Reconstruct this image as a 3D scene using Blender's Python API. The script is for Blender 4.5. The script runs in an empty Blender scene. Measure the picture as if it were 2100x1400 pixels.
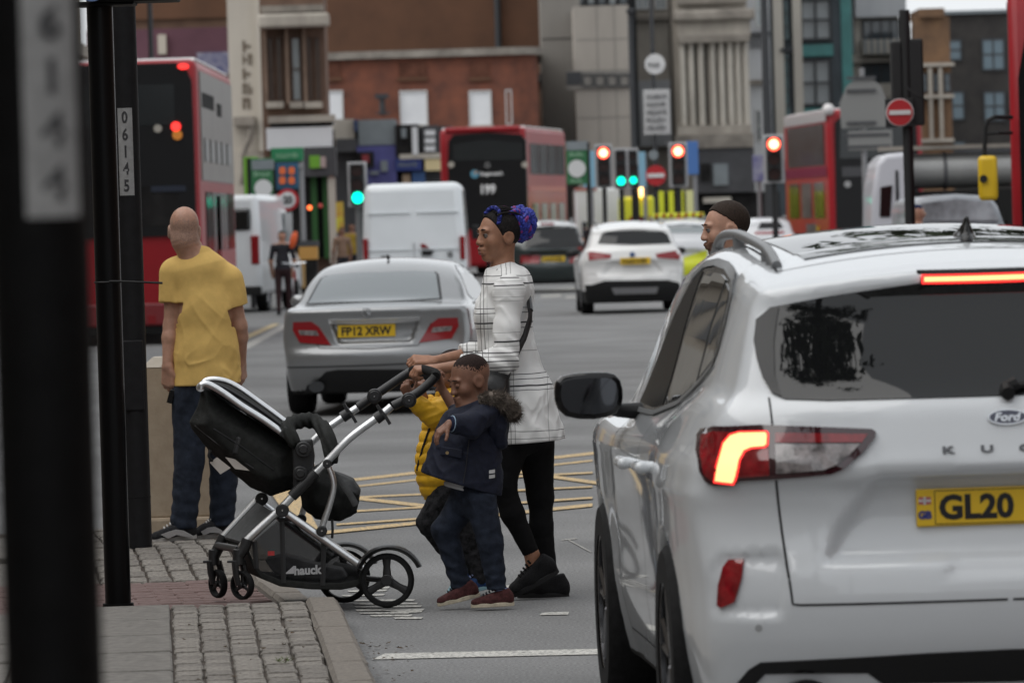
import bpy, bmesh, math, random
import numpy as np
from mathutils import Vector, Matrix, geometry as mgeo

random.seed(7)
C = bpy.context.scene.collection
SC = bpy.context.scene
PI = math.pi
rad = math.radians

# ------------------------------------------------------------------ camera
F = 200.0 / 36.0 * 2100.0
CAM = Vector((0, 0, 1.75))
pit = math.atan(257.0 / F)
rol = rad(1.7)
fw = Vector((0, math.cos(pit), -math.sin(pit)))
r0 = Vector((1, 0, 0))
u0 = Vector((0, math.sin(pit), math.cos(pit)))
rt = r0 * math.cos(rol) - u0 * math.sin(rol)
up = u0 * math.cos(rol) + r0 * math.sin(rol)
cd = bpy.data.cameras.new('camera')
cam = bpy.data.objects.new('camera', cd)
C.objects.link(cam)
cam.matrix_world = Matrix(((rt.x, up.x, -fw.x, CAM.x), (rt.y, up.y, -fw.y, CAM.y),
                           (rt.z, up.z, -fw.z, CAM.z), (0, 0, 0, 1)))
cd.lens = 200
cd.sensor_width = 36
cd.clip_start = 0.5
cd.clip_end = 4000
cd.dof.use_dof = True
cd.dof.focus_distance = 25.8
cd.dof.aperture_fstop = 7.8
SC.camera = cam

# ------------------------------------------------------------------ light: an overcast day
w = bpy.data.worlds.new('World')
SC.world = w
w.use_nodes = True
nt = w.node_tree
bg = nt.nodes['Background']
sky = nt.nodes.new('ShaderNodeTexSky')
sky.sky_type = 'NISHITA'
sky.sun_disc = False
SUN_EL, SUN_AZ = rad(50), rad(258)
sky.sun_elevation = SUN_EL
sky.sun_rotation = SUN_AZ
sky.air_density = 1.0
sky.dust_density = 1.5
sky.ozone_density = 1.0
hs = nt.nodes.new('ShaderNodeHueSaturation')
hs.inputs['Saturation'].default_value = 0.22
nt.links.new(sky.outputs[0], hs.inputs['Color'])
mixc = nt.nodes.new('ShaderNodeMix')          # a sheet of pale cloud in front of the blue
mixc.data_type = 'RGBA'
mixc.inputs['Factor'].default_value = 0.85
mixc.inputs['B'].default_value = (5.2, 5.4, 5.6, 1)
nt.links.new(hs.outputs[0], mixc.inputs['A'])
nt.links.new(mixc.outputs['Result'], bg.inputs['Color'])
bg.inputs['Strength'].default_value = 0.105
sl = bpy.data.lights.new('sun', 'SUN')
sl.energy = 1.5
sl.angle = rad(85)
sl.color = (1.0, 0.97, 0.93)
so = bpy.data.objects.new('sun', sl)
C.objects.link(so)
sdir = Vector((math.sin(SUN_AZ) * math.cos(SUN_EL), math.cos(SUN_AZ) * math.cos(SUN_EL), math.sin(SUN_EL)))
so.rotation_euler = sdir.to_track_quat('Z', 'Y').to_euler()
so.location = (0, 0, 60)
SC.view_settings.view_transform = 'Standard'
SC.view_settings.look = 'None'
SC.view_settings.gamma = 1
SC.view_settings.exposure = 0.74
SC.render.engine = 'CYCLES'
SC.cycles.use_denoising = True
SC.cycles.max_bounces = 6
SC.cycles.diffuse_bounces = 3
SC.cycles.glossy_bounces = 3
SC.cycles.transmission_bounces = 4
SC.cycles.transparent_max_bounces = 6
SC.cycles.sample_clamp_indirect = 6

# ------------------------------------------------------------------ pixel <-> world
def P(px, py, d):
    "the point seen at photo pixel (px, py), d metres away along the view axis"
    return CAM + (fw + rt * ((px - 1050) / F) + up * ((700 - py) / F)) * d

def G(px, py, z=0.0):
    "where the ray through a photo pixel meets the level z"
    v = fw + rt * ((px - 1050) / F) + up * ((700 - py) / F)
    return CAM + v * ((z - CAM.z) / v.z)

# ------------------------------------------------------------------ materials
MATS = {}
def mat(name, col, rough=0.6, metal=0.0, spec=0.5, coat=0.0, noise=0.0, nscale=20.0, bump=0.0, bscale=80.0,
        emit=0.0, emcol=None, col2=None, sheen=0.0, alpha=1.0, trans=0.0, detail=4.0, stretch=None):
    if name in MATS:
        return MATS[name]
    if rough >= .7 and spec == .5: spec = .2
    m = bpy.data.materials.new(name)
    m.use_nodes = True
    t = m.node_tree
    b = t.nodes['Principled BSDF']
    c4 = (col[0], col[1], col[2], 1)
    b.inputs['Base Color'].default_value = c4
    b.inputs['Roughness'].default_value = rough
    b.inputs['Metallic'].default_value = metal
    b.inputs['Specular IOR Level'].default_value = spec
    b.inputs['Coat Weight'].default_value = coat
    b.inputs['Coat Roughness'].default_value = 0.03
    b.inputs['Sheen Weight'].default_value = sheen
    b.inputs['Alpha'].default_value = alpha
    b.inputs['Transmission Weight'].default_value = trans
    tc = None
    def coord(sc):
        nonlocal tc
        if tc is None:
            tc = t.nodes.new('ShaderNodeTexCoord')
        src = tc.outputs['Object']
        if stretch:
            mp = t.nodes.new('ShaderNodeMapping')
            mp.inputs['Scale'].default_value = stretch
            t.links.new(src, mp.inputs[0])
            src = mp.outputs[0]
        n = t.nodes.new('ShaderNodeTexNoise')
        n.inputs['Scale'].default_value = sc
        n.inputs['Detail'].default_value = detail
        n.inputs['Roughness'].default_value = 0.6
        t.links.new(src, n.inputs['Vector'])
        return n
    if noise > 0 or col2 is not None:
        n = coord(nscale)
        r = t.nodes.new('ShaderNodeValToRGB')
        a = col if col2 is None else col
        k = col2 if col2 is not None else tuple(x * (1 - noise) for x in col)
        hi = tuple(min(1, x * (1 + noise)) for x in a)
        r.color_ramp.elements[0].position = 0.35
        r.color_ramp.elements[1].position = 0.65
        r.color_ramp.elements[0].color = (*k, 1)
        r.color_ramp.elements[1].color = (*hi, 1)
        t.links.new(n.outputs['Fac'], r.inputs[0])
        t.links.new(r.outputs[0], b.inputs['Base Color'])
    if bump > 0:
        n2 = coord(bscale)
        bp = t.nodes.new('ShaderNodeBump')
        bp.inputs['Strength'].default_value = bump
        bp.inputs['Distance'].default_value = 0.01
        t.links.new(n2.outputs['Fac'], bp.inputs['Height'])
        t.links.new(bp.outputs[0], b.inputs['Normal'])
    if emit > 0:
        e = emcol or col
        b.inputs['Emission Color'].default_value = (*e, 1)
        b.inputs['Emission Strength'].default_value = emit
    m.diffuse_color = c4
    MATS[name] = m
    return m

# ------------------------------------------------------------------ things and parts
W0 = {}
def tag(o, label=None, cat=None, group=None, kind=None):
    if label: o['label'] = label
    if cat: o['category'] = cat
    if group: o['group'] = group
    if kind: o['kind'] = kind
    return o

def thing(name, label, cat, loc=(0, 0, 0), rz=0.0, group=None):
    o = bpy.data.objects.new(name, None)
    C.objects.link(o)
    o.location = loc
    o.rotation_euler = (0, 0, rz)
    o.empty_display_size = 0.2
    W0[o.name] = Vector(loc)
    return tag(o, label, cat, group)

def link(name, me, parent=None, kind=None):
    o = bpy.data.objects.new(name, me)
    C.objects.link(o)
    if parent is not None:
        o.parent = parent
        W0[o.name] = W0.get(parent.name, Vector((0, 0, 0)))
    else:
        W0[o.name] = Vector((0, 0, 0))
    if kind: o['kind'] = kind
    return o

def copy_tree(o, parent=None):
    c = o.copy()
    C.objects.link(c)
    c.parent = parent if parent is not None else None
    W0[c.name] = W0.get(o.name, Vector())
    for ch in list(o.children):
        copy_tree(ch, c)
    return c

class MB:
    "collects solids and builds them as ONE mesh object"
    def __init__(s):
        s.v = []; s.f = []; s.m = []; s.mi = 0
    def add(s, vs, fs):
        o = len(s.v)
        s.v += [tuple(v) for v in vs]
        s.f += [tuple(i + o for i in f) for f in fs]
        s.m += [s.mi] * len(fs)
        return s
    def box(s, c, size, rot=None):
        hx, hy, hz = size[0] / 2, size[1] / 2, size[2] / 2
        vs = [Vector((x, y, z)) for x in (-hx, hx) for y in (-hy, hy) for z in (-hz, hz)]
        if rot is not None:
            vs = [rot @ v for v in vs]
        c = Vector(c)
        return s.add([v + c for v in vs], [(0, 1, 3, 2), (4, 6, 7, 5), (0, 4, 5, 1), (2, 3, 7, 6), (0, 2, 6, 4), (1, 5, 7, 3)])
    def bb(s, lo, hi):
        return s.box([(a + b) / 2 for a, b in zip(lo, hi)], [abs(b - a) for a, b in zip(lo, hi)])
    def cyl(s, p0, p1, r0_, r1_=None, n=16, caps=True):
        return s.tube([p0, p1], [r0_, r0_ if r1_ is None else r1_], n, caps)
    def tube(s, path, r, n=8, caps=True, flat=None, closed=False):
        path = [Vector(p) for p in path]
        k = len(path)
        rr = r if hasattr(r, '__len__') else [r] * k
        t0 = (path[1] - path[0]).normalized()
        a = Vector((0, 0, 1)) if abs(t0.z) < 0.9 else Vector((1, 0, 0))
        u = t0.cross(a).normalized()
        vs = []
        for i, p in enumerate(path):
            if closed:
                t = path[(i + 1) % k] - path[i - 1]
            else:
                t = path[min(i + 1, k - 1)] - path[max(i - 1, 0)]
            t.normalize()
            u = (u - t * u.dot(t))
            if u.length < 1e-6:
                u = t.orthogonal()
            u.normalize()
            w_ = t.cross(u)
            for j in range(n):
                th = 2 * PI * j / n
                d = u * math.cos(th) + w_ * math.sin(th)
                q = d * rr[i]
                if flat is not None:
                    q = q + flat[0] * (q.dot(flat[0]) * (flat[1] - 1))
                vs.append(p + q)
        fs = []
        rng = k if closed else k - 1
        for i in range(rng):
            i2 = (i + 1) % k
            for j in range(n):
                j2 = (j + 1) % n
                fs.append((i * n + j, i * n + j2, i2 * n + j2, i2 * n + j))
        if caps and not closed:
            fs.append(tuple(range(n - 1, -1, -1)))
            fs.append(tuple((k - 1) * n + j for j in range(n)))
        return s.add(vs, fs)
    def loft(s, rings, caps=True):
        n = len(rings[0])
        vs = [p for r in rings for p in r]
        fs = []
        for i in range(len(rings) - 1):
            for j in range(n):
                j2 = (j + 1) % n
                fs.append((i * n + j, i * n + j2, (i + 1) * n + j2, (i + 1) * n + j))
        if caps:
            fs.append(tuple(range(n - 1, -1, -1)))
            fs.append(tuple((len(rings) - 1) * n + j for j in range(n)))
        return s.add(vs, fs)
    def prism(s, poly, o, ux, uy, dep):
        "2-D outline poly in plane (o, ux, uy) pushed along dep"
        o = Vector(o); ux = Vector(ux); uy = Vector(uy); dep = Vector(dep)
        a = [o + ux * p[0] + uy * p[1] for p in poly]
        b = [p + dep for p in a]
        n = len(poly)
        return s.add(a + b, [tuple(range(n)), tuple(range(2 * n - 1, n - 1, -1))] +
                     [(i, i + n, (i + 1) % n + n, (i + 1) % n) for i in range(n)])
    def ball(s, c, r, n=12, m=8):
        c = Vector(c)
        rx, ry, rz = r if hasattr(r, '__len__') else (r, r, r)
        rings = []
        for i in range(1, m):
            ph = PI * i / m
            rings.append([c + Vector((rx * math.sin(ph) * math.cos(2 * PI * j / n), ry * math.sin(ph) * math.sin(2 * PI * j / n), -rz * math.cos(ph))) for j in range(n)])
        return s.loft(rings)
    def disc(s, c, nrm, r, th, n=24, rin=0.0):
        nrm = Vector(nrm).normalized()
        c = Vector(c)
        if rin <= 0:
            return s.cyl(c - nrm * th / 2, c + nrm * th / 2, r, n=n)
        u = nrm.orthogonal().normalized(); v = nrm.cross(u)
        ring = lambda R, h: [c + nrm * h + (u * math.cos(2 * PI * j / n) + v * math.sin(2 * PI * j / n)) * R for j in range(n)]
        return s.loft([ring(rin, -th / 2), ring(r, -th / 2), ring(r, th / 2), ring(rin, th / 2), ring(rin, -th / 2)], caps=False)
    def build(s, name, mats, parent=None, smooth=False, world=False, bevel=0.0, bseg=2, sub=0, kind=None, ang=40):
        me = bpy.data.meshes.new(name)
        vs = s.v
        if world and parent is not None:
            o = W0.get(parent.name, Vector())
            vs = [(v[0] - o.x, v[1] - o.y, v[2] - o.z) for v in vs]
        me.from_pydata(vs, [], s.f)
        ms = mats if isinstance(mats, (list, tuple)) else [mats]
        for m in ms:
            me.materials.append(m)
        if len(ms) > 1:
            me.polygons.foreach_set('material_index', s.m)
        bm = bmesh.new(); bm.from_mesh(me)
        bmesh.ops.recalc_face_normals(bm, faces=bm.faces)
        bm.to_mesh(me); bm.free()
        if smooth:
            me.shade_smooth()
            if not sub:
                me.set_sharp_from_angle(angle=rad(ang))
        o = link(name, me, parent, kind)
        if bevel > 0:
            md = o.modifiers.new('bevel', 'BEVEL')
            md.width = bevel; md.segments = bseg; md.limit_method = 'ANGLE'; md.angle_limit = rad(35)
            md.harden_normals = False
        if sub:
            md = o.modifiers.new('sub', 'SUBSURF'); md.levels = sub; md.render_levels = sub
        return o

def raw(name, V, Fq, mats, parent=None, mi=None, world=False, smooth=True, kind=None):
    "mesh from numpy arrays (quads or triangles)"
    me = bpy.data.meshes.new(name)
    V = np.asarray(V, dtype=np.float64)
    if world and parent is not None:
        V = V - np.array(W0.get(parent.name, Vector()))
    Fq = np.asarray(Fq, dtype=np.int32)
    nf, k = Fq.shape
    me.vertices.add(len(V)); me.vertices.foreach_set('co', V.astype(np.float32).ravel())
    me.loops.add(nf * k); me.loops.foreach_set('vertex_index', Fq.ravel())
    me.polygons.add(nf)
    me.polygons.foreach_set('loop_start', np.arange(nf, dtype=np.int32) * k)
    me.polygons.foreach_set('loop_total', np.full(nf, k, dtype=np.int32))
    ms = mats if isinstance(mats, (list, tuple)) else [mats]
    for m in ms: me.materials.append(m)
    if mi is not None:
        me.polygons.foreach_set('material_index', np.asarray(mi, dtype=np.int32))
    me.polygons.foreach_set('use_smooth', np.full(nf, smooth, dtype=bool))
    me.update(calc_edges=True)
    me.validate()
    return link(name, me, parent, kind)

# ------------------------------------------------------------------ text as solid lettering
def text_mesh(txt, size, depth=0.001, bold=0.0, spacing=1.0):
    cu = bpy.data.curves.new('lettering', 'FONT')
    cu.body = txt; cu.size = size; cu.extrude = depth; cu.offset = bold
    cu.space_character = spacing
    cu.align_x = 'CENTER'; cu.align_y = 'CENTER'
    cu.resolution_u = 3
    ob = bpy.data.objects.new('lettering', cu)
    C.objects.link(ob)
    dg = bpy.context.evaluated_depsgraph_get()
    me = bpy.data.meshes.new_from_object(ob.evaluated_get(dg))
    bpy.data.objects.remove(ob); bpy.data.curves.remove(cu)
    return me

def text(name, txt, size, m, parent, o, ux, uy, depth=0.001, bold=0.0, world=False, width=None, height=None, spacing=1.0):
    "lettering lying in plane (ux right, uy up) centred on o"
    me = text_mesh(txt, size, depth, bold, spacing)
    ux = Vector(ux).normalized(); uy = Vector(uy).normalized(); n = ux.cross(uy)
    o = Vector(o)
    if world and parent is not None:
        o = o - W0.get(parent.name, Vector())
    A = np.array([v.co for v in me.vertices])
    if len(A):
        c = (A.max(0) + A.min(0)) / 2
        A[:, :2] -= c[:2]
        if width: A[:, 0] *= width / max(1e-6, np.ptp(A[:, 0]))
        if height: A[:, 1] *= height / max(1e-6, np.ptp(A[:, 1]))
        B = np.array(o) + A[:, :1] * np.array(ux) + A[:, 1:2] * np.array(uy) + A[:, 2:3] * np.array(n)
        me.vertices.foreach_set('co', B.astype(np.float32).ravel())
    me.name = name
    me.materials.clear(); me.materials.append(m)
    me.update()
    return link(name, me, parent)

def marks(name, t, c, w_, h_, n, m, seed=1, world=True):
    "a row of small raised strokes: lettering too blurred to read"
    r = random.Random(seed + n)
    b = MB(); c = Vector(c); x = -w_ / 2; st = w_ / n
    for i in range(n):
        k = r.choice((0, 1, 2)); a = st * .72
        b.bb((c.x + x, c.y - .012, c.z - h_ / 2), (c.x + x + a * .35, c.y, c.z + h_ / 2))
        if k != 1: b.bb((c.x + x + a * .35, c.y - .010, c.z + (h_ * .18 if k else -h_ * .12)), (c.x + x + a, c.y, c.z + (h_ * .5 if k else h_ * .12)))
        if k: b.bb((c.x + x + a * .65, c.y - .011, c.z - h_ / 2), (c.x + x + a, c.y, c.z + h_ * (.1 if k == 1 else .17)))
        x += st
    return b.build(name, m, t, world=world)

# ------------------------------------------------------------------ implicit surfaces
def smin(a, b, k):
    h = np.clip(0.5 + 0.5 * (b - a) / k, 0, 1)
    return b + (a - b) * h - k * h * (1 - h)
def smax(a, b, k):
    return -smin(-a, -b, k)

def surf(f, lo, hi, h):
    "surface nets of f = 0 on a sparse grid, then pulled exactly onto the surface"
    lo = np.array(lo, float); hi = np.array(hi, float)
    K = 4
    nc = np.ceil((hi - lo) / (h * K)).astype(int) + 1
    H = h * K
    ax = [lo[i] + (np.arange(nc[i]) + 0.5) * H for i in range(3)]
    cc = np.stack(np.meshgrid(*ax, indexing='ij'), -1).reshape(-1, 3)
    fc = f(cc).reshape(nc)
    act = np.abs(fc) < H * 1.05
    n = nc * K
    V = np.repeat(np.repeat(np.repeat(fc, K, 0), K, 1), K, 2)
    M = np.repeat(np.repeat(np.repeat(act, K, 0), K, 1), K, 2)
    idx = np.argwhere(M)
    pts = lo + (idx + 0.5) * h
    vals = np.concatenate([f(pts[i:i + 400000]) for i in range(0, len(pts), 400000)]) if len(pts) else np.zeros(0)
    V[M] = vals
    S = V < 0
    s8 = [S[a:n[0] - 1 + a, b:n[1] - 1 + b, c:n[2] - 1 + c] for a in (0, 1) for b in (0, 1) for c in (0, 1)]
    cnt = sum(s.astype(np.int8) for s in s8)
    cell = (cnt > 0) & (cnt < 8)
    ids = np.full(cell.shape, -1, dtype=np.int64)
    ci = np.argwhere(cell)
    ids[cell] = np.arange(len(ci))
    acc = np.zeros((len(ci), 3)); num = np.zeros(len(ci))
    offs = [(a, b, c) for a in (0, 1) for b in (0, 1) for c in (0, 1)]
    g = lambda o: V[ci[:, 0] + o[0], ci[:, 1] + o[1], ci[:, 2] + o[2]]
    gv = {o: g(o) for o in offs}
    for o in offs:
        for a in range(3):
            if o[a] == 0:
                q = list(o); q[a] = 1; q = tuple(q)
                v0, v1 = gv[o], gv[q]
                cr = (v0 < 0) != (v1 < 0)
                t = np.where(cr, v0 / np.where(np.abs(v0 - v1) < 1e-12, 1, v0 - v1), 0)
                t = np.clip(t, 0, 1)
                p = np.tile(np.array(o, float), (len(ci), 1)); p[:, a] += t
                acc += p * cr[:, None]; num += cr
    vp = lo + (ci + 0.5 + acc / np.maximum(num, 1)[:, None]) * h
    quads = []
    for a in range(3):
        b, c = (a + 1) % 3, (a + 2) % 3
        sl0 = [slice(None)] * 3; sl1 = [slice(None)] * 3
        sl0[a] = slice(0, n[a] - 1); sl1[a] = slice(1, n[a])
        ch = S[tuple(sl0)] != S[tuple(sl1)]
        e = np.argwhere(ch)
        ok = (e[:, b] > 0) & (e[:, c] > 0) & (e[:, b] < n[b] - 1) & (e[:, c] < n[c] - 1)
        e = e[ok]
        if not len(e): continue
        def at(db, dc):
            q = e.copy(); q[:, b] -= db; q[:, c] -= dc
            return ids[q[:, 0], q[:, 1], q[:, 2]]
        q4 = np.stack([at(1, 1), at(0, 1), at(0, 0), at(1, 0)], 1)
        ins = S[e[:, 0], e[:, 1], e[:, 2]]
        q4 = np.where(ins[:, None], q4, q4[:, ::-1])
        quads.append(q4)
    Q = np.concatenate(quads) if quads else np.zeros((0, 4), int)
    Q = Q[(Q >= 0).all(1)]
    fv = f(vp)
    g3 = np.stack([(f(vp + np.eye(3)[a] * h * .2) - fv) / (h * .2) for a in range(3)], 1)
    gl = np.maximum((g3 ** 2).sum(1), 0.05)
    for k in range(2):
        if k: fv = f(vp)
        vp = vp - np.clip(fv / gl, -h * .6, h * .6)[:, None] * g3
    return vp, Q

def grad(f, p, e=0.002):
    G_ = np.zeros_like(p)
    fv = f(p)
    for a in range(3):
        d = np.zeros(3); d[a] = e
        G_[:, a] = (f(p + d) - f(p - d)) / (2 * e)
    return G_, fv

class SDF:
    "smooth union of tapered limbs and ellipsoids"
    def __init__(s, k=0.02):
        s.pr = []; s.k = k; s.post = []
    def cone(s, a, ra, b, rb, k=None, flat=None, sub=False):
        s.pr.append(('c', np.array(a, float), ra, np.array(b, float), rb, s.k if k is None else k, flat, sub)); return s
    def chain(s, pts, k=None, flat=None):
        for (a, ra), (b, rb) in zip(pts[:-1], pts[1:]):
            s.cone(a, ra, b, rb, k, flat)
        return s
    def ell(s, c, r, rot=None, k=None, sub=False):
        s.pr.append(('e', np.array(c, float), np.array(r, float), None if rot is None else np.array(rot), 0, s.k if k is None else k, None, sub)); return s
    def cut(s, o, n, k=0.004):
        s.post.append(('p', np.array(o, float), np.array(Vector(n).normalized()), k)); return s
    def fn(s, g, ):
        s.post.append(('f', g)); return s
    def __call__(s, p):
        d = None
        for q in s.pr:
            if q[0] == 'c':
                _, a, ra, b, rb, k, flat, sub = q
                ab = b - a
                L = max(ab @ ab, 1e-9)
                t = np.clip((p - a) @ ab / L, 0, 1)
                v = p - a - t[:, None] * ab
                if flat is not None:
                    n = np.array(flat[0]); v = v + np.outer((v @ n) * (flat[1] - 1), n)
                dd = np.sqrt((v * v).sum(1)) - (ra + (rb - ra) * t)
            else:
                _, c, r, rot, _, k, _, sub = q
                v = p - c
                if rot is not None: v = v @ rot
                k0 = np.sqrt(((v / r) ** 2).sum(1)); k1 = np.sqrt(((v / (r * r)) ** 2).sum(1))
                dd = k0 * (k0 - 1) / np.maximum(k1, 1e-9)
            if d is None: d = dd
            elif sub: d = smax(d, -dd, k)
            else: d = smin(d, dd, k)
        for q in s.post:
            if q[0] == 'p':
                d = smax(d, (p - q[1]) @ q[2], q[3])
            else:
                d = q[1](p, d)
        return d
    def bounds(s, pad=0.03):
        lo = np.full(3, 1e9); hi = -lo
        for q in s.pr:
            if q[7]: continue
            if q[0] == 'c':
                for c, r in ((q[1], q[2]), (q[3], q[4])):
                    lo = np.minimum(lo, c - r * 1.3); hi = np.maximum(hi, c + r * 1.3)
            else:
                R = q[2].max() if q[3] is not None else q[2]
                lo = np.minimum(lo, q[1] - R); hi = np.maximum(hi, q[1] + R)
        return lo - pad, hi + pad
    def mesh(s, name, mats, parent, h=0.006, zone=None, world=True, lo=None, hi=None):
        a, b = s.bounds()
        if lo is not None: a = np.maximum(a, lo)
        if hi is not None: b = np.minimum(b, hi)
        V, Q = surf(s, a, b, h)
        mi = None
        if zone is not None:
            mi = zone(V[Q].mean(1))
        return raw(name, V, Q, mats, parent, mi, world)

def wrinkle(p, sc, seed=0, ridged=True):
    "cheap smooth noise from a few rotated sines, about -1..1"
    r = np.random.RandomState(seed)
    out = np.zeros(len(p))
    amp = 0
    for i in range(5):
        d = r.randn(3); d /= np.linalg.norm(d)
        d2 = r.randn(3); d2 /= np.linalg.norm(d2)
        fq = sc * (0.7 + 0.6 * r.rand()) * (1.0 + i * 0.35)
        w_ = 1.0 / (1 + i * 0.4)
        out += w_ * np.sin(p @ d * fq + 1.6 * np.sin(p @ d2 * fq * 0.6 + r.rand() * 6) + r.rand() * 6)
        amp += w_
    return out / amp

def smooth_tab(xs, ys, w_=0.0):
    "smooth interpolation table through control points"
    xs = np.array(xs, float); ys = np.array(ys, float)
    x = np.linspace(xs[0], xs[-1], 600)
    # monotone-ish cubic (finite-difference tangents)
    d = np.gradient(ys, xs) if len(xs) > 2 else np.full(len(xs), (ys[-1] - ys[0]) / (xs[-1] - xs[0]))
    i = np.clip(np.searchsorted(xs, x, side='right') - 1, 0, len(xs) - 2)
    hh = xs[i + 1] - xs[i]; t = (x - xs[i]) / hh
    y = ((2*t**3 - 3*t**2 + 1) * ys[i] + (t**3 - 2*t**2 + t) * hh * d[i] + (-2*t**3 + 3*t**2) * ys[i + 1] + (t**3 - t**2) * hh * d[i + 1])
    lin = np.interp(x, xs, ys)
    y = y * (1 - w_) + lin * w_
    return lambda q: np.interp(q, x, y)

def patch(f, poly, axis, start, step_dir, off=0.003, g=0.03, th=0.0, inward=0.02):
    """panel that follows the surface f=0: outline poly given in the two other coordinates, cast along axis.
    returns verts (N,3), tris"""
    ax = {'x': 0, 'y': 1, 'z': 2}[axis]
    oth = [i for i in range(3) if i != ax]
    poly = [tuple(p) for p in poly]
    bd = []
    for i in range(len(poly)):
        a = np.array(poly[i]); b = np.array(poly[(i + 1) % len(poly)])
        n = max(1, int(np.linalg.norm(b - a) / g))
        for j in range(n): bd.append(a + (b - a) * j / n)
    nb = len(bd)
    A = np.array(bd)
    lo, hi = A.min(0), A.max(0)
    gx = np.arange(lo[0] + g * .5, hi[0], g); gy = np.arange(lo[1] + g * .5, hi[1], g)
    pts = np.stack(np.meshgrid(gx, gy, indexing='ij'), -1).reshape(-1, 2)
    if len(pts):
        dmin = np.sqrt(((pts[:, None] - A[None]) ** 2).sum(-1)).min(1)
        pts = pts[dmin > g * 0.55]
    allp = [Vector(p) for p in A] + [Vector(p) for p in pts]
    res = mgeo.delaunay_2d_cdt(allp, [(i, (i + 1) % nb) for i in range(nb)], [list(range(nb))], 1, 1e-6)
    v2 = np.array([tuple(v) for v in res[0]]); tr = [tuple(t) for t in res[2]]
    p = np.zeros((len(v2), 3)); p[:, oth[0]] = v2[:, 0]; p[:, oth[1]] = v2[:, 1]; p[:, ax] = start
    hit = np.zeros(len(p), bool)
    for _ in range(90):
        d = f(p)
        p[:, ax] += step_dir * np.clip(d * 0.75, -.1, .1)
        if np.abs(d).max() < .0004: break
    gr, _ = grad(f, p, 0.004)
    nn = gr / np.maximum(np.linalg.norm(gr, axis=1), 1e-6)[:, None]
    return p + nn * off, nn, tr, res[1]

def panel(name, f, poly, axis, start, sd, m, parent, off=0.003, g=0.03, th=0.006, mi=None):
    p, nn, tr, ed = patch(f, poly, axis, start, sd, off, g)
    n = len(p)
    V = np.concatenate([p, p - nn * th])
    T = [t for t in tr]
    cnt = {}
    for t in T:
        for i in range(3):
            e = (t[i], t[(i + 1) % 3]); cnt[e] = cnt.get(e, 0) + 1
    fs = list(T) + [(t[2] + n, t[1] + n, t[0] + n) for t in T]
    for e in cnt:
        if (e[1], e[0]) not in cnt:
            fs += [(e[1], e[0], e[0] + n), (e[1], e[0] + n, e[1] + n)]
    o = raw(name, V, np.array(fs), m, parent)
    me = o.data
    bm = bmesh.new(); bm.from_mesh(me); bmesh.ops.remove_doubles(bm, verts=bm.verts, dist=1e-5); bmesh.ops.delete(bm, geom=[v for v in bm.verts if not v.link_faces], context='VERTS'); bmesh.ops.recalc_face_normals(bm, faces=bm.faces); bm.to_mesh(me); bm.free()
    me.set_sharp_from_angle(angle=rad(50))
    return o

def ribbon(name, f, line, axis, start, sd, wd, m, parent, off=0.0012):
    "a thin strip along a polyline on the surface (a shut line or a trim strip)"
    ln = [np.array(p, float) for p in line]
    pts = []
    for a, b in zip(ln[:-1], ln[1:]):
        n = max(2, int(np.linalg.norm(b - a) / 0.025))
        pts += [a + (b - a) * j / n for j in range(n)]
    pts.append(ln[-1])
    pts = np.array(pts)
    t = np.gradient(pts, axis=0); t /= np.maximum(np.linalg.norm(t, axis=1), 1e-9)[:, None]
    nr = np.stack([-t[:, 1], t[:, 0]], 1)
    ax = {'x': 0, 'y': 1, 'z': 2}[axis]
    oth = [i for i in range(3) if i != ax]
    rows = []
    for sgn in (-.5, .5):
        q = pts + nr * sgn * wd
        p = np.zeros((len(q), 3)); p[:, oth[0]] = q[:, 0]; p[:, oth[1]] = q[:, 1]; p[:, ax] = start
        for _ in range(90):
            d = f(p); p[:, ax] += sd * np.clip(d * 0.75, -.1, .1)
            if np.abs(d).max() < .0004: break
        gr, _ = grad(f, p, 0.004)
        rows.append(p + off * gr / np.maximum(np.linalg.norm(gr, axis=1), 1e-6)[:, None])
    n = len(pts)
    V = np.concatenate(rows)
    fs = [(i, i + 1, i + 1 + n, i + n) for i in range(n - 1)]
    return raw(name, V, np.array(fs), m, parent)
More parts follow.
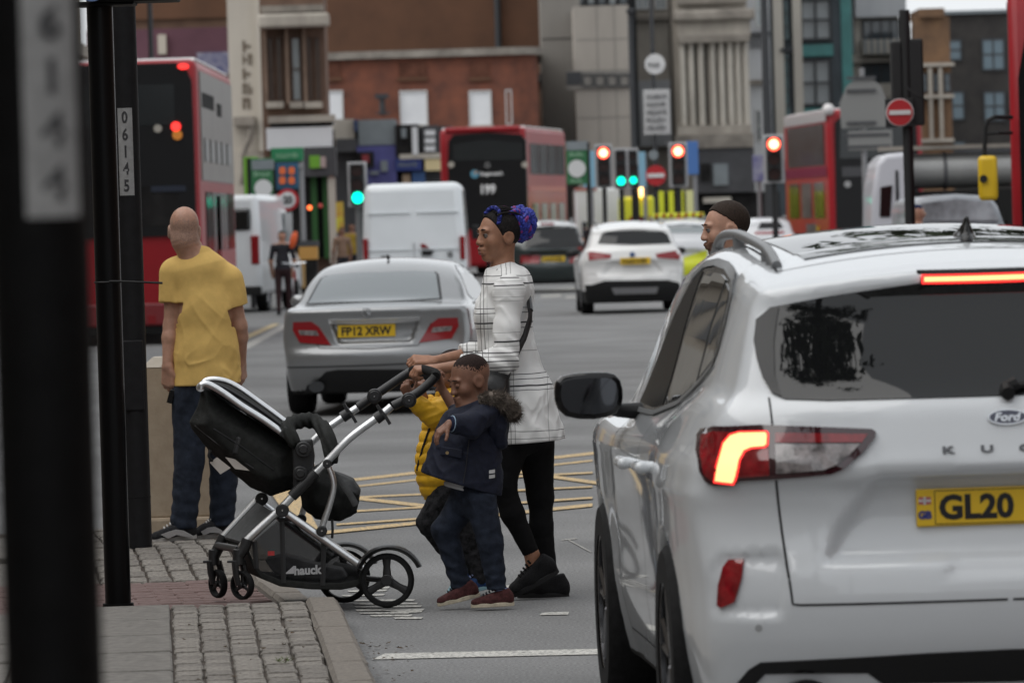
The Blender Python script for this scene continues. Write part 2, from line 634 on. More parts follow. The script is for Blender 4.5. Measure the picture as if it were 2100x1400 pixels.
# ================================================================== road, pavement and markings
def asphalt():
    m = mat('asphalt', (0.088, 0.088, 0.090), rough=0.88, spec=.3)
    t = m.node_tree; b = t.nodes['Principled BSDF']
    tc = t.nodes.new('ShaderNodeTexCoord')
    def nz(sc, det, lo, hi, c0, c1):
        n = t.nodes.new('ShaderNodeTexNoise'); n.inputs['Scale'].default_value = sc; n.inputs['Detail'].default_value = det
        t.links.new(tc.outputs['Object'], n.inputs['Vector'])
        r = t.nodes.new('ShaderNodeValToRGB'); r.color_ramp.elements[0].position = lo; r.color_ramp.elements[1].position = hi
        r.color_ramp.elements[0].color = (c0, c0, c0 * 1.0, 1); r.color_ramp.elements[1].color = (c1, c1, c1 * 1.0, 1)
        t.links.new(n.outputs['Fac'], r.inputs[0]); return n, r
    n1, r1 = nz(75, 3, .30, .72, .10, .255)
    n2, r2 = nz(.55, 5, .32, .68, .76, 1.14)
    n3, r3 = nz(190, 1, .66, .80, 1.0, 2.1)
    a = t.nodes.new('ShaderNodeMix'); a.data_type = 'RGBA'; a.blend_type = 'MULTIPLY'; a.inputs['Factor'].default_value = 1
    t.links.new(r1.outputs[0], a.inputs['A']); t.links.new(r2.outputs[0], a.inputs['B'])
    c = t.nodes.new('ShaderNodeMix'); c.data_type = 'RGBA'; c.blend_type = 'MULTIPLY'; c.inputs['Factor'].default_value = 1
    t.links.new(a.outputs['Result'], c.inputs['A']); t.links.new(r3.outputs[0], c.inputs['B'])
    t.links.new(c.outputs['Result'], b.inputs['Base Color'])
    bp = t.nodes.new('ShaderNodeBump'); bp.inputs['Strength'].default_value = .7; bp.inputs['Distance'].default_value = .006
    t.links.new(n1.outputs['Fac'], bp.inputs['Height']); t.links.new(bp.outputs[0], b.inputs['Normal'])
    return m
gm = MB()
gm.add([(-900, -150, 0), (900, -150, 0), (900, 2600, 0), (-900, 2600, 0)], [(0, 1, 2, 3)])
ROAD = gm.build('road', asphalt(), kind='structure')

def stone(name, a, b, sc=30, bs=120, bump=.5):
    return mat(name, a, rough=.9, col2=b, nscale=sc, bump=bump, bscale=bs, detail=6)
M_SLAB = stone('concrete_slab', (.20, .188, .172), (.135, .126, .116), 22, 180, .4)
M_SETT = stone('granite_sett', (.30, .275, .245), (.13, .12, .108), 40, 55, .9)
M_SETT2 = stone('granite_sett_dark', (.245, .225, .20), (.11, .10, .092), 40, 55, .9)
M_KERB = stone('granite_kerb', (.23, .205, .178), (.145, .13, .115), 45, 150, .4)
M_REDP = stone('red_paver', (.20, .138, .128), (.14, .098, .092), 25, 140, .5)
M_MORTAR = stone('brown_joint', (.085, .068, .056), (.045, .038, .032), 18, 90, .6)

def hp(y):
    "height of the pavement: full kerb height, a dropped crossing, full height again"
    return .12 - .095 * float(sstep0(24.35, 25.5, y) * (1 - sstep0(27.5, 29.0, y)))
def sstep0(a, b, x):
    t = min(1, max(0, (x - a) / (b - a))); return t * t * (3 - 2 * t)

def line_x(ptop, pbot):
    "x as a function of y for a joint seen at two pixels on the raised pavement"
    a = G(ptop[0], ptop[1], .12); b = G(pbot[0], pbot[1], .12)
    return lambda y: a.x + (b.x - a.x) * (y - a.y) / (b.y - a.y)
TOPY, BOTY = 1234, 1400
cols = [line_x((t, TOPY), (b, BOTY)) for t, b in ((350, 358), (404, 421), (459, 482), (512, 549), (570, 617), (627, 682), (699, 777))]
kedge = cols[6]
def kerb_x(y):
    # the kerb swings a little left beyond the crossing
    return kedge(y) - .050 * max(0, y - 24.6) ** 1.12
bm_ = MB()
NY = 80
ys = [3 + (30.9 - 3) * i / NY for i in range(NY + 1)]
rows = [[(-9, y, hp(y) - .014), (kerb_x(y) - .16, y, hp(y) - .014)] for y in ys]
vs = [p for r in rows for p in r]
fs = [(2 * i, 2 * i + 1, 2 * i + 3, 2 * i + 2) for i in range(NY)]
n = len(vs)
vs += [(-9, 30.9, -.05), (kerb_x(30.9) - .16, 30.9, -.05)]
fs += [(2 * NY, 2 * NY + 1, n + 1, n)]
bm_.add(vs, fs)
PAV = bm_.build('pavement', M_MORTAR, kind='structure', smooth=True)

def stone_mesh(name, sx, sy, sz, m, seed, rough=.004, bev=.008):
    bm = bmesh.new()
    bmesh.ops.create_cube(bm, size=1)
    for v in bm.verts: v.co = Vector((v.co.x * sx, v.co.y * sy, v.co.z * sz))
    bmesh.ops.bevel(bm, geom=list(bm.edges), offset=bev, segments=1, affect='EDGES')
    r = random.Random(seed)
    for v in bm.verts:
        v.co += Vector((r.uniform(-1, 1), r.uniform(-1, 1) * .8, r.uniform(-1, 1) * .5)) * rough
    me = bpy.data.meshes.new(name); bm.to_mesh(me); bm.free(); me.materials.append(m)
    return me
rnd = random.Random(11)
def lay(name, me, x, y, parent, scx=1.0, rz=0.0, dz=0.0, slope=0.0):
    o = link(name, me, parent); o.location = (x, y, hp(y) + dz); o.rotation_euler = (slope, rnd.uniform(-.01, .01), rz); o.scale = (scx, 1, 1)
    return o
sett_m = [stone_mesh('sett', .100, .191, .10, M_SETT if i % 3 else M_SETT2, i, .0035, .007) for i in range(7)]
def slope_at(y): return math.atan((hp(y + .05) - hp(y - .05)) / .1)
# raised corner in front: slabs, five columns of setts, kerb stones
for c in range(5):
    y = 17.7 + rnd.uniform(0, .1)
    while y < 24.62:
        x0, x1 = cols[c](y), cols[c + 1](y)
        rz = math.atan((cols[c](y + 1) - x0)) * -1
        lay('sett', rnd.choice(sett_m), (x0 + x1) / 2 + rnd.uniform(-.004, .004), y, PAV, (x1 - x0 - .009) / .100, rz + rnd.uniform(-.02, .02), -.05 + rnd.uniform(-.004, .004), slope_at(y))
        y += .197
slab_m = [stone_mesh('slab', .60, .885, .06, M_SLAB, 20 + i, .002, .006) for i in range(4)]
for k in range(3):
    y = 11.4 - .3 * (k % 2)
    while y < 24.3:
        x1 = cols[0](y) - .006 - k * .61
        lay('slab', rnd.choice(slab_m), x1 - .30, y, PAV, 1, -math.atan(cols[0](y + 1) - cols[0](y)), -.031 + rnd.uniform(-.003, .003))
        y += .905
kerb_m = [stone_mesh('kerb_stone', .15, .90, .26, M_KERB, 30 + i, .004, .018) for i in range(4)]
y = 6.0
while y < 30.6:
    xk = kerb_x(y)
    sl_ = (kerb_x(y + .45) - kerb_x(y - .45)) / .9
    wk = (kerb_x(y) - cols[5](y)) if y < 24.8 else .16
    lay('kerb_stone', rnd.choice(kerb_m), xk - .075 * max(.14, wk) / .15, y, PAV, max(.14, wk - .01) / .15, -math.atan(sl_), -.13 + .003, slope_at(y))
    y += .912
# the dropped crossing: red block pavers; beyond it slabs and setts again
pav_m = [stone_mesh('red_paver', .196, .096, .06, M_REDP, 40 + i, .003, .007) for i in range(5)]
y = 25.25; r_ = 0
while y < 27.62:
    xk = kerb_x(y) - .19
    for k in range(14):
        lay('red_paver', rnd.choice(pav_m), xk - .1 - k * .203 - (.1 if r_ % 2 else 0) * (k > -1) + .0, y, PAV, 1, .06 + rnd.uniform(-.015, .015), -.031 + rnd.uniform(-.003, .003), slope_at(y))
    y += .101 if y > 26.9 else .101; r_ += 1
y = 27.75
while y < 30.75:
    for k in range(7):
        xk = kerb_x(y) - .19 - .055 - k * .118
        lay('sett', rnd.choice(sett_m), xk, y, PAV, 1.06, .09 + rnd.uniform(-.02, .02), -.05 + rnd.uniform(-.003, .004), slope_at(y))
    y += .198
y = 28.1
while y < 30.8:
    xk = kerb_x(y) - .19 - 7 * .118 - .31
    lay('slab', rnd.choice(slab_m), xk, y - .1, PAV, 1, .09, -.031, slope_at(y)); lay('slab', rnd.choice(slab_m), xk - .62, y - .1, PAV, 1, .09, -.031, slope_at(y))
    y += .905

# ------------------------------------------------------------------ painted markings, 4 mm sheets
def worn(name, col, th=.52):
    m = mat(name, col, rough=.75)
    t = m.node_tree; b = t.nodes['Principled BSDF']
    tc = t.nodes.new('ShaderNodeTexCoord'); n = t.nodes.new('ShaderNodeTexNoise'); n.inputs['Scale'].default_value = 55; n.inputs['Detail'].default_value = 5
    t.links.new(tc.outputs['Object'], n.inputs['Vector'])
    r = t.nodes.new('ShaderNodeValToRGB'); r.color_ramp.elements[0].position = .34; r.color_ramp.elements[1].position = .56
    r.color_ramp.elements[0].color = (.16, .155, .15, 1); r.color_ramp.elements[1].color = (*col, 1)
    t.links.new(n.outputs['Fac'], r.inputs[0]); t.links.new(r.outputs[0], b.inputs['Base Color'])
    return m
M_WHITEP = worn('white_road_paint', (.56, .55, .51)); M_YELP = worn('yellow_road_paint', (.62, .44, .21)); M_OLDP = worn('old_paint', (.40, .39, .36))
def mark(name, pts, m, z=.004):
    b = MB(); p = [G(x, y, 0) for x, y in pts]
    b.add([(v.x, v.y, z) for v in p], [tuple(range(len(p)))])
    o = b.build(name, m, kind='structure')
    return o
def mline(name, x0, y0, x1, y1, th, m, z=.004):
    return mark(name, [(x0, y0 - th / 2), (x1, y1 - th / 2), (x1, y1 + th / 2), (x0, y0 + th / 2)], m, z)
mark('stop_line', [(790, 1341), (1240, 1331), (1240, 1342), (762, 1353)], M_WHITEP)
mark('road_stud_line', [(1112, 1257), (1167, 1255), (1165, 1261), (1107, 1262)], M_WHITEP)
mark('road_stud_line', [(1012, 1203), (1062, 1200), (1060, 1206), (1008, 1209)], M_WHITEP)
for i, (x0, y0, x1, y1, th) in enumerate(((700, 987, 1225, 929, 7), (731, 998, 1215, 945, 4.5), (720, 1021, 960, 1010, 4.5), (700, 1019, 930, 1045, 8), (720, 1050, 940, 1037, 4.5), (690, 1077, 935, 1060, 4.5), (655, 1095, 1215, 1037, 8),
                                          (1020, 963, 1225, 992, 8), (1000, 982, 1215, 971, 4.5), (1010, 1010, 1215, 1000, 4), (1010, 1037, 1215, 1023, 5), (640, 960, 700, 987, 6))):
    mline('box_junction_line', x0, y0, x1, y1, th * .8, M_YELP, .004 + .0006 * i)
mark('box_junction_line', [(548, 1003), (606, 1002), (655, 1090), (600, 1078)], M_YELP, .012)
for x0, x1, y0, th in ((760, 800, 1206, 4), (712, 795, 1213, 3.5), (715, 852, 1232, 3.5), (724, 858, 1239, 3.2), (726, 866, 1245, 3.4), (728, 871, 1252, 4), (736, 842, 1258, 2.6), (800, 868, 1256, 4), (758, 846, 1263, 3.4), (806, 868, 1268, 4), (700, 790, 1222, 3)):
    k = rnd.uniform(-2.0, .5)
    mark('worn_lettering', [(x0, y0 - th * .3), (x0 + (x1 - x0) * .4, y0 - th * .5 + k * .3), (x1, y0 - th * .5 + k), (x1 - 4, y0 + th * .5 + k), (x0 + (x1 - x0) * .5, y0 + th * .4), (x0 + 5, y0 + th * .5)], M_WHITEP, .004 + .0005 * rnd.random())
mark('lane_line', [(584, 664), (584, 674), (494, 724), (494, 710)], M_OLDP)
mark('lane_line', [(560, 664), (575, 664), (494, 702), (494, 692)], mat('faded_yellow', (.42, .34, .20), rough=.8), .005)
for a in ((1095, 598, 1195, 592, 5), (1110, 608, 1150, 606, 5), (1160, 610, 1196, 608, 4)): mline('lane_line', *a, M_OLDP)
mline('chalk_mark', 1152, 1108, 1183, 1105, 2, M_OLDP, .004); mline('chalk_mark', 1166, 1108, 1212, 1133, 2, M_OLDP, .005)
# litter in the gutter: leaf crumbs
lt = MB(); r2 = random.Random(3)
for i in range(130):
    y = r2.uniform(20.0, 23.6); x = kedge(y) + abs(r2.gauss(0, .09)) + .01
    if r2.random() < .3: x = kedge(y) - .15 - abs(r2.gauss(0, .25))
    z = .008 if x > kedge(y) else .125
    s_ = r2.uniform(.006, .018); a = r2.uniform(0, 6)
    lt.add([(x + s_ * math.cos(a + k * 1.57) * (1 if k % 2 else .5), y + s_ * math.sin(a + k * 1.57), z + r2.uniform(0, .008)) for k in range(4)], [(0, 1, 2, 3)])
lt.build('leaf_litter', mat('dead_leaf', (.05, .032, .018), rough=.9, noise=.6, nscale=12), kind='stuff')
sp = MB()
for i in range(16):
    p = G(590 + r2.uniform(-25, 8), 1357 + r2.uniform(-4, 4), .12); a = r2.uniform(0, 6)
    sp.add([(p.x, p.y, .125), (p.x + .006, p.y, .125), (p.x + .03 * math.cos(a), p.y + .03 * math.sin(a), .132 + r2.uniform(0, .015))], [(0, 1, 2)])
sp.build('weeds', mat('weed_green', (.07, .09, .03), rough=.8), kind='stuff')
# ================================================================== shared vehicle bits
M_PAINTW = mat('white_paint', (0.62, 0.645, 0.67), rough=0.35, coat=1.0, noise=0.015, nscale=3)
M_GLASS = mat('dark_glass', (0.008, 0.0085, 0.009), rough=0.02, spec=0.5, coat=0.0)
M_GBLACK = mat('gloss_black', (0.007, 0.007, 0.0075), rough=0.12, spec=0.4)
M_RUBBER = mat('tyre_rubber', (0.010, 0.010, 0.0105), rough=0.8, noise=0.3, nscale=40)
M_BPLAST = mat('black_plastic', (0.012, 0.012, 0.0125), rough=0.55, spec=.3, noise=0.2, nscale=60)
M_RIM = mat('dark_alloy', (0.22, 0.22, 0.23), rough=0.25, metal=1.0)
M_SILVERRIM = mat('silver_alloy', (0.5, 0.5, 0.52), rough=0.3, metal=1.0)
M_SEAM = mat('shut_line', (0.03, 0.03, 0.032), rough=0.9)
M_LAMPRED = mat('red_lens', (0.22, 0.008, 0.012), rough=0.06, coat=1.0, noise=0.35, nscale=25)
M_LAMPDK = mat('smoked_lens', (0.035, 0.008, 0.012), rough=0.05, coat=1.0)
M_LAMPCLR = mat('clear_lens', (0.22, 0.20, 0.20), rough=0.1, coat=1.0, noise=0.6, nscale=22)
M_GLOW = mat('lit_lamp', (.55, 0.40, 0.14), emit=1.0, emcol=(1.0, 0.66, 0.24), rough=0.3)
M_GLOWRED = mat('lit_red_lamp', (.5, 0.02, 0.015), emit=1.15, emcol=(1.0, 0.035, 0.03), rough=0.3)
M_PLATEY = mat('yellow_plate', (0.78, 0.5, 0.02), rough=0.35)
M_BLACKINK = mat('black_ink', (0.008, 0.008, 0.01), rough=0.5)
M_CHROME = mat('chrome', (0.62, 0.63, 0.65), rough=0.12, metal=1.0)
M_GREYTRIM = mat('grey_trim', (0.16, 0.165, 0.17), rough=0.35)
M_UNDER = mat('underbody', (0.015, 0.015, 0.015), rough=0.9)

def polysd(x, z, poly):
    "signed distance to a closed 2-D outline, negative inside"
    d = np.full(len(x), 1e9); ins = np.zeros(len(x), bool)
    n = len(poly)
    for i in range(n):
        ax, az = poly[i]; bx, bz = poly[(i + 1) % n]
        ex, ez = bx - ax, bz - az
        wx, wz = x - ax, z - az
        t = np.clip((wx * ex + wz * ez) / max(ex * ex + ez * ez, 1e-12), 0, 1)
        d = np.minimum(d, (wx - ex * t) ** 2 + (wz - ez * t) ** 2)
        c = ((az > z) != (bz > z)) & (x < ex * (z - az) / (ez if abs(ez) > 1e-12 else 1e-12) + ax)
        ins ^= c
    d = np.sqrt(d)
    return np.where(ins, -d, d)

def sstep(a, b, x):
    t = np.clip((x - a) / (b - a), 0, 1)
    return t * t * (3 - 2 * t)

def wheel(parent, x, y, z, R, wd, side, rim, spokes=5, name='wheel', detail=True):
    "wheel with tyre and spoked rim: local car frame, axle along x, face on side (-1 left)"
    m = MB()
    prof = [(R * .66, -wd / 2), (R * .93, -wd / 2), (R * .985, -wd * .42), (R, -wd * .25), (R, wd * .25), (R * .985, wd * .42), (R * .93, wd / 2), (R * .66, wd / 2)]
    n = 40
    rings = [[Vector((x + side * h, y + r * math.cos(2 * PI * j / n), z + r * math.sin(2 * PI * j / n))) for j in range(n)] for r, h in prof]
    m.loft(rings, caps=False)
    t = m.build('wheel', M_RUBBER, parent, smooth=True)
    q = MB()
    prof = [(R * .67, wd * .48), (R * .64, wd * .40), (R * .62, wd * .05), (R * .30, wd * .0)]
    rings = [[Vector((x + side * h, y + r * math.cos(2 * PI * j / n), z + r * math.sin(2 * PI * j / n))) for j in range(n)] for r, h in prof]
    q.loft(rings, caps=False)
    q.build('rim_barrel', M_GBLACK, t, smooth=True)
    s_ = MB()
    s_.cyl((x + side * wd * .2, y, z), (x + side * wd * .42, y, z), R * .15, n=16)
    for k in range(spokes):
        for dv in (-.13, .13) if detail else (0,):
            a = 2 * PI * k / spokes + dv + PI / 2
            c0 = Vector((x + side * wd * .36, y + R * .1 * math.cos(a), z + R * .1 * math.sin(a)))
            c1 = Vector((x + side * wd * .40, y + R * .655 * math.cos(a + dv * .5), z + R * .655 * math.sin(a + dv * .5)))
            s_.tube([c0, c1], [R * .055, R * .045], 6)
    n = 40
    ring = lambda r, h: [Vector((x + side * h, y + r * math.cos(2 * PI * j / n), z + r * math.sin(2 * PI * j / n))) for j in range(n)]
    s_.loft([ring(R * .64, wd * .36), ring(R * .64, wd * .47), ring(R * .68, wd * .5), ring(R * .69, wd * .44)], caps=False)
    s_.build('rim', rim, t, smooth=True)
    return t

def inv_frame(o):
    R = Matrix.Rotation(-o.rotation_euler.z, 3, 'Z')
    L = Vector(o.location)
    return lambda p: R @ (Vector(p) - L)

def in_car(o, yc):
    "photo pixel -> (x, z) in the vehicle's frame on its plane y = yc"
    inv = inv_frame(o)
    a = inv(CAM)
    def k(px, py, y=yc):
        b = inv(P(px, py, 10.0))
        t = (y - a.y) / (b.y - a.y)
        q = a + (b - a) * t
        return (q.x, q.z)
    return k

def on_body(o, f):
    "photo pixel -> (x, z) where the sight line first meets the vehicle's surface f"
    inv = inv_frame(o)
    a = np.array(inv(CAM))
    def k(pts, y=None):
        D = np.array([inv(P(px, py, 10.0)) for px, py in pts]) - a
        D /= np.linalg.norm(D, axis=1)[:, None]
        t0_ = (-.4 - a[1]) / D[:, 1]
        p = a + D * t0_[:, None]
        best = p.copy(); bd = np.full(len(p), 1e9)
        for _ in range(160):
            d = f(p)
            if np.abs(d).max() < .0005: break
            upd = np.abs(d) < bd
            best[upd] = p[upd]; bd = np.minimum(bd, np.abs(d))
            p = p + D * (d * .75)[:, None]
        best[np.abs(d) < bd] = p[np.abs(d) < bd]
        return [(float(q[0]), float(q[2])) for q in best]
    return k

def mirror_poly(p):
    return [(-x, z) for x, z in reversed(p)]

# ================================================================== the near white SUV
CARA = thing('parked_car', 'big white SUV close by with its tail lamps lit, cut by the frame edge', 'car',
             (0, 0, 0), rad(3.2))
CARA.name = 'car'
_b = P(2067, 1037, 16.67)
CARA.location = (_b.x, _b.y, 0)
W0[CARA.name] = Vector(CARA.location)

def hatch_sdf():
    Tp = smooth_tab([-.2, 0, .06, .15, .3, .5, .98, 1.6, 2.3, 3.0, 3.69, 4.2, 4.45, 4.6, 4.8], [.3, .70, .80, .862, .905, .928, .946, .930, .925, .930, .945, .90, .82, .70, .4])
    ins = smooth_tab([.1, .2, .32, .48, .62, .8, .93, 1.0, 1.06, 1.15, 1.25, 1.35], [.10, .075, .045, .020, .016, .004, .0, .012, .045, .085, .125, .17])
    yr = smooth_tab([.1, .25, .35, .48, .60, .68, .74, .80, .90, .965, .985, 1.0, 1.08, 1.165, 1.25], [.14, .10, .055, .012, .0, .012, .035, .05, .055, .045, .04, .048, .065, .085, .12], .3)
    zt = smooth_tab([-.1, .1, .4, .75, 1.1, 1.6, 2.3, 3.0, 3.5, 3.9, 4.3, 4.5, 4.65, 4.8], [1.15, 1.175, 1.20, 1.205, 1.165, 1.10, 1.06, 1.05, 1.07, 1.06, .98, .88, .70, .5])
    wc = smooth_tab([.9, 1.05, 1.16, 1.26, 1.40, 1.52, 1.60, 1.7], [.89, .865, .822, .788, .745, .700, .665, .61])
    yrc = smooth_tab([1.0, 1.12, 1.3, 1.5, 1.62, 1.7], [.03, .085, .175, .285, .36, .42])
    zr = smooth_tab([0, .25, .6, 1.2, 1.9, 2.4, 2.75, 3.05, 3.4, 3.9, 4.2], [1.52, 1.555, 1.608, 1.658, 1.683, 1.665, 1.615, 1.50, 1.33, 1.06, .9])
    recess = [(-.37, .972), (.37, .972), (.50, .80), (.54, .70), (-.54, .70), (-.50, .80)]
    pocket = [(-.835, .70), (-.60, .735), (-.60, .745), (-.80, .745), (-.87, .70), (-.885, .60), (-.87, .54), (-.66, .50), (-.66, .52), (-.80, .56)]
    pocket = [(-.865, .70), (-.83, .735), (-.66, .742), (-.64, .70), (-.66, .55), (-.74, .545), (-.87, .555), (-.88, .62)]
    grip = [(-.16, .715), (.16, .715), (.19, .655), (-.19, .655)]
    def f(p):
        x = np.abs(p[:, 0]); y = p[:, 1]; z = p[:, 2]
        # lower body
        W = Tp(y) - ins(z)
        bow = .13 * (np.minimum(x, .95) / .8) ** 3
        rear = yr(z) + bow
        # panel relief on the tail
        near = y < .55
        if near.any():
            xn = x[near]; zn = z[near]
            e = .040 * sstep(.012, -.035, polysd(xn, zn, recess))
            e += .018 * sstep(.006, -.02, polysd(-xn, zn, pocket))
            e += .016 * sstep(.014, -.03, polysd(xn, zn, grip))
            rear[near] += e
        d = smax(x - W, rear - y, .07)
        d = smax(d, z - zt(y) + .02 * (x / .8) ** 2, .06)
        d = smax(d, .20 - z, .03)
        d = smax(d, y - 4.62, .12)
        # character line along the flank
        d = d - .006 * np.exp(-((z - .90 - .012 * y) / .03) ** 2) * (x > .5)
        # cabin
        Wc = wc(z) - .05 * sstep(.7, .1, y) - .03 * sstep(2.6, 3.6, y)
        c = smax(x - Wc, z - zr(y) + .055 * (x / .6) ** 2, .055)
        c = smax(c, yrc(z) + .10 * (x / .7) ** 3 - y, .04)
        c = smax(c, .95 - z, .02)
        d = smin(d, c, .05)
        # tailgate spoiler
        th = zr(y) - .055 * (x / .6) ** 2
        s_ = smax(z - th, (th - .055) - z, .02)
        s_ = smax(s_, .255 + .09 * (x / .66) ** 3 - y, .025)
        s_ = smax(s_, y - .9, .02)
        s_ = smax(s_, x - .672, .03)
        d = smin(d, s_, .025)
        # wheel arches
        for yc in (.98, 3.69):
            a = np.sqrt((y - yc) ** 2 + (z - .37) ** 2) - .395
            a = np.maximum(a, .62 - x)
            d = smax(d, -a, .012)
        return d
    return f
HF = hatch_sdf()
_V, _Q = surf(HF, (-1.02, -.06, .12), (1.02, 4.72, 1.76), .0185)
_c = _V[_Q].mean(1)
raw('body', _V, _Q, [M_PAINTW, M_UNDER], CARA, np.where((_c[:, 2] < .235) | ((np.abs(_c[:, 0]) < .80) & (_c[:, 2] < .70) & (_c[:, 1] > .55) & (_c[:, 1] < 4.3)), 1, 0))
KA = in_car(CARA, .1)
KB = on_body(CARA, HF)
def kp(pts, y=.1):
    return KB(pts)
# rear window, side gloss panels, wash area
half = kp([(1548, 700), (1553, 655), (1580, 630), (1700, 607), (1880, 581), (2067, 569)], .40)
low = kp([(2067, 822), (1700, 822), (1610, 819), (1583, 806), (1565, 775), (1553, 735)], .11)
left = half[:-1] + [(0, half[-1][1])] + [(0, low[0][1])] + low[1:]
whole = left[:6] + [(-x, z) for x, z in reversed(left[:5])] + [(-x, z) for x, z in reversed(left[7:])] + left[7:]
panel('rear_window', HF, whole, 'y', -.3, 1, M_GLASS, CARA, off=.004, g=.04, th=.01)
M_PRIV = mat('privacy_glass', (0.03, 0.03, 0.032), rough=0.03, spec=0.7)
for sgn in (-1, 1):
    sp = kp([(1548, 700), (1553, 657), (1578, 634), (1598, 630), (1588, 700), (1590, 770), (1603, 815), (1583, 806), (1565, 775), (1553, 735)], .3)
    sp = sp if sgn < 0 else mirror_poly(sp)
    panel('window_side_trim', HF, sp, 'y', -.3, 1, M_GBLACK, CARA, off=.0085, g=.03, th=.006)
# tail lamps
lampo = [(1433, 925), (1436, 893), (1444, 881), (1470, 876), (1560, 872), (1690, 877), (1788, 881), (1797, 887), (1794, 900), (1770, 930), (1738, 957), (1705, 971), (1660, 976), (1590, 981), (1520, 985), (1508, 993), (1470, 994), (1452, 988), (1440, 965)]
lens_a = [(1443, 930), (1447, 895), (1470, 887), (1577, 889), (1580, 973), (1520, 978), (1500, 985), (1465, 985), (1450, 970)]
lens_r = [(1592, 889), (1780, 892), (1768, 909), (1592, 909)]
lens_c = [(1592, 912), (1764, 912), (1742, 936), (1715, 955), (1690, 962), (1594, 969)]
glow = [(1473, 984), (1477, 960), (1490, 912), (1503, 896), (1520, 890), (1572, 889), (1575, 893), (1574, 912), (1569, 916), (1543, 918), (1528, 925), (1518, 945), (1511, 975), (1506, 987)]
rim_ = [(1469, 988), (1473, 958), (1487, 909), (1501, 892), (1519, 886), (1575, 885), (1579, 890), (1578, 915), (1572, 920), (1545, 922), (1532, 928), (1522, 947), (1515, 978), (1508, 991)]
for sgn in (-1, 1):
    fl = (lambda q: q) if sgn < 0 else mirror_poly
    t = panel('tail_lamp', HF, fl(kp(lampo)), 'y', -.3, 1, M_LAMPDK, CARA, off=.012, g=.025, th=.02)
    panel('red_lens', HF, fl(kp(lens_a)), 'y', -.3, 1, M_LAMPRED, t, off=.0155, g=.022, th=.006)
    panel('red_strip', HF, fl(kp(lens_r)), 'y', -.3, 1, M_LAMPRED, t, off=.0155, g=.022, th=.006)
    panel('clear_lens', HF, fl(kp(lens_c)), 'y', -.3, 1, M_LAMPCLR, t, off=.0155, g=.022, th=.006)
    panel('light_edge', HF, fl(kp(rim_)), 'y', -.3, 1, M_GLOWRED, t, off=.0165, g=.02, th=.004)
    panel('light_bar', HF, fl(kp(glow)), 'y', -.3, 1, M_GLOW, t, off=.0185, g=.02, th=.004)
    fog = kp([(1496, 1147), (1527, 1144), (1523, 1185), (1508, 1234), (1482, 1245), (1474, 1240), (1476, 1200), (1485, 1163)])
    panel('fog_reflector', HF, fl(fog), 'y', -.3, 1, M_LAMPRED, CARA, off=.010, g=.025, th=.012)
    ribbon('tailgate_seam', HF, [(sgn * abs(a), b) for a, b in kp([(1577, 815), (1584, 873)])], 'y', -.3, 1, .006, M_SEAM, CARA)
    ribbon('tailgate_seam', HF, [(sgn * abs(a), b) for a, b in kp([(1592, 984), (1608, 1120), (1626, 1238), (1640, 1240), (2067, 1228)])], 'y', -.3, 1, .007, M_SEAM, CARA)
    q = KA(1560, 1290, .05)
    o_ = MB(); 
    pp, nn, _, _ = patch(HF, [(sgn * abs(q[0]) + .011 * math.cos(i * PI / 5), q[1] + .011 * math.sin(i * PI / 5)) for i in range(10)], 'y', -.3, 1, .001, .01)
    o_.add([tuple(v) for v in pp[:10]], [tuple(range(10))])
    o_.build('parking_sensor', mat('sensor_grey', (0.35, 0.36, 0.37), rough=.4), CARA)
# lower bumper: black band, skid panel and exhaust
band = kp([(2067, 1330), (1900, 1338), (1700, 1350), (1560, 1357), (1535, 1372), (1510, 1402), (1480, 1450), (1500, 1470), (1540, 1412), (1570, 1380), (1640, 1378), (1780, 1378), (1810, 1400), (2067, 1395)], .05)
band = [(0, band[0][1])] + band[1:-1] + [(0, band[-1][1])]
band = band + [(-x, z) for x, z in reversed(band[1:-1])]
panel('bumper_insert', HF, band, 'y', -.3, 1, M_GBLACK, CARA, off=.006, g=.03, th=.01)
for sgn in (-1, 1):
    ex = MB(); ex.tube([(sgn * .60, .06, .315), (sgn * .60, .3, .315)], .050, 20, flat=(Vector((1, 0, 0)), 1.4)); ex.build('exhaust', M_GBLACK, CARA, smooth=True)
# brake light in the spoiler
bl = kp([(1895, 569), (2067, 564), (2067, 573), (1895, 577)], .3)
bl = [(-abs(bl[0][0]), bl[0][1]), (abs(bl[0][0]), bl[0][1]), (abs(bl[0][0]), bl[3][1]), (-abs(bl[0][0]), bl[3][1])]
bl0 = [(bl[0][0] - .008, bl[0][1] + .006), (bl[1][0] + .008, bl[1][1] + .006), (bl[2][0] + .008, bl[2][1] - .006), (bl[3][0] - .008, bl[3][1] - .006)]
t = panel('brake_light', HF, [(a * 1.06, b + (.012 if i < 2 else -.014)) for i, (a, b) in enumerate(bl0)], 'y', -.3, 1, M_GBLACK, CARA, off=.006, g=.03, th=.012)
panel('light_edge', HF, bl0, 'y', -.3, 1, M_GLOWRED, t, off=.009, g=.03, th=.004)
panel('light_bar', HF, bl, 'y', -.3, 1, M_GLOW, t, off=.0105, g=.03, th=.004)
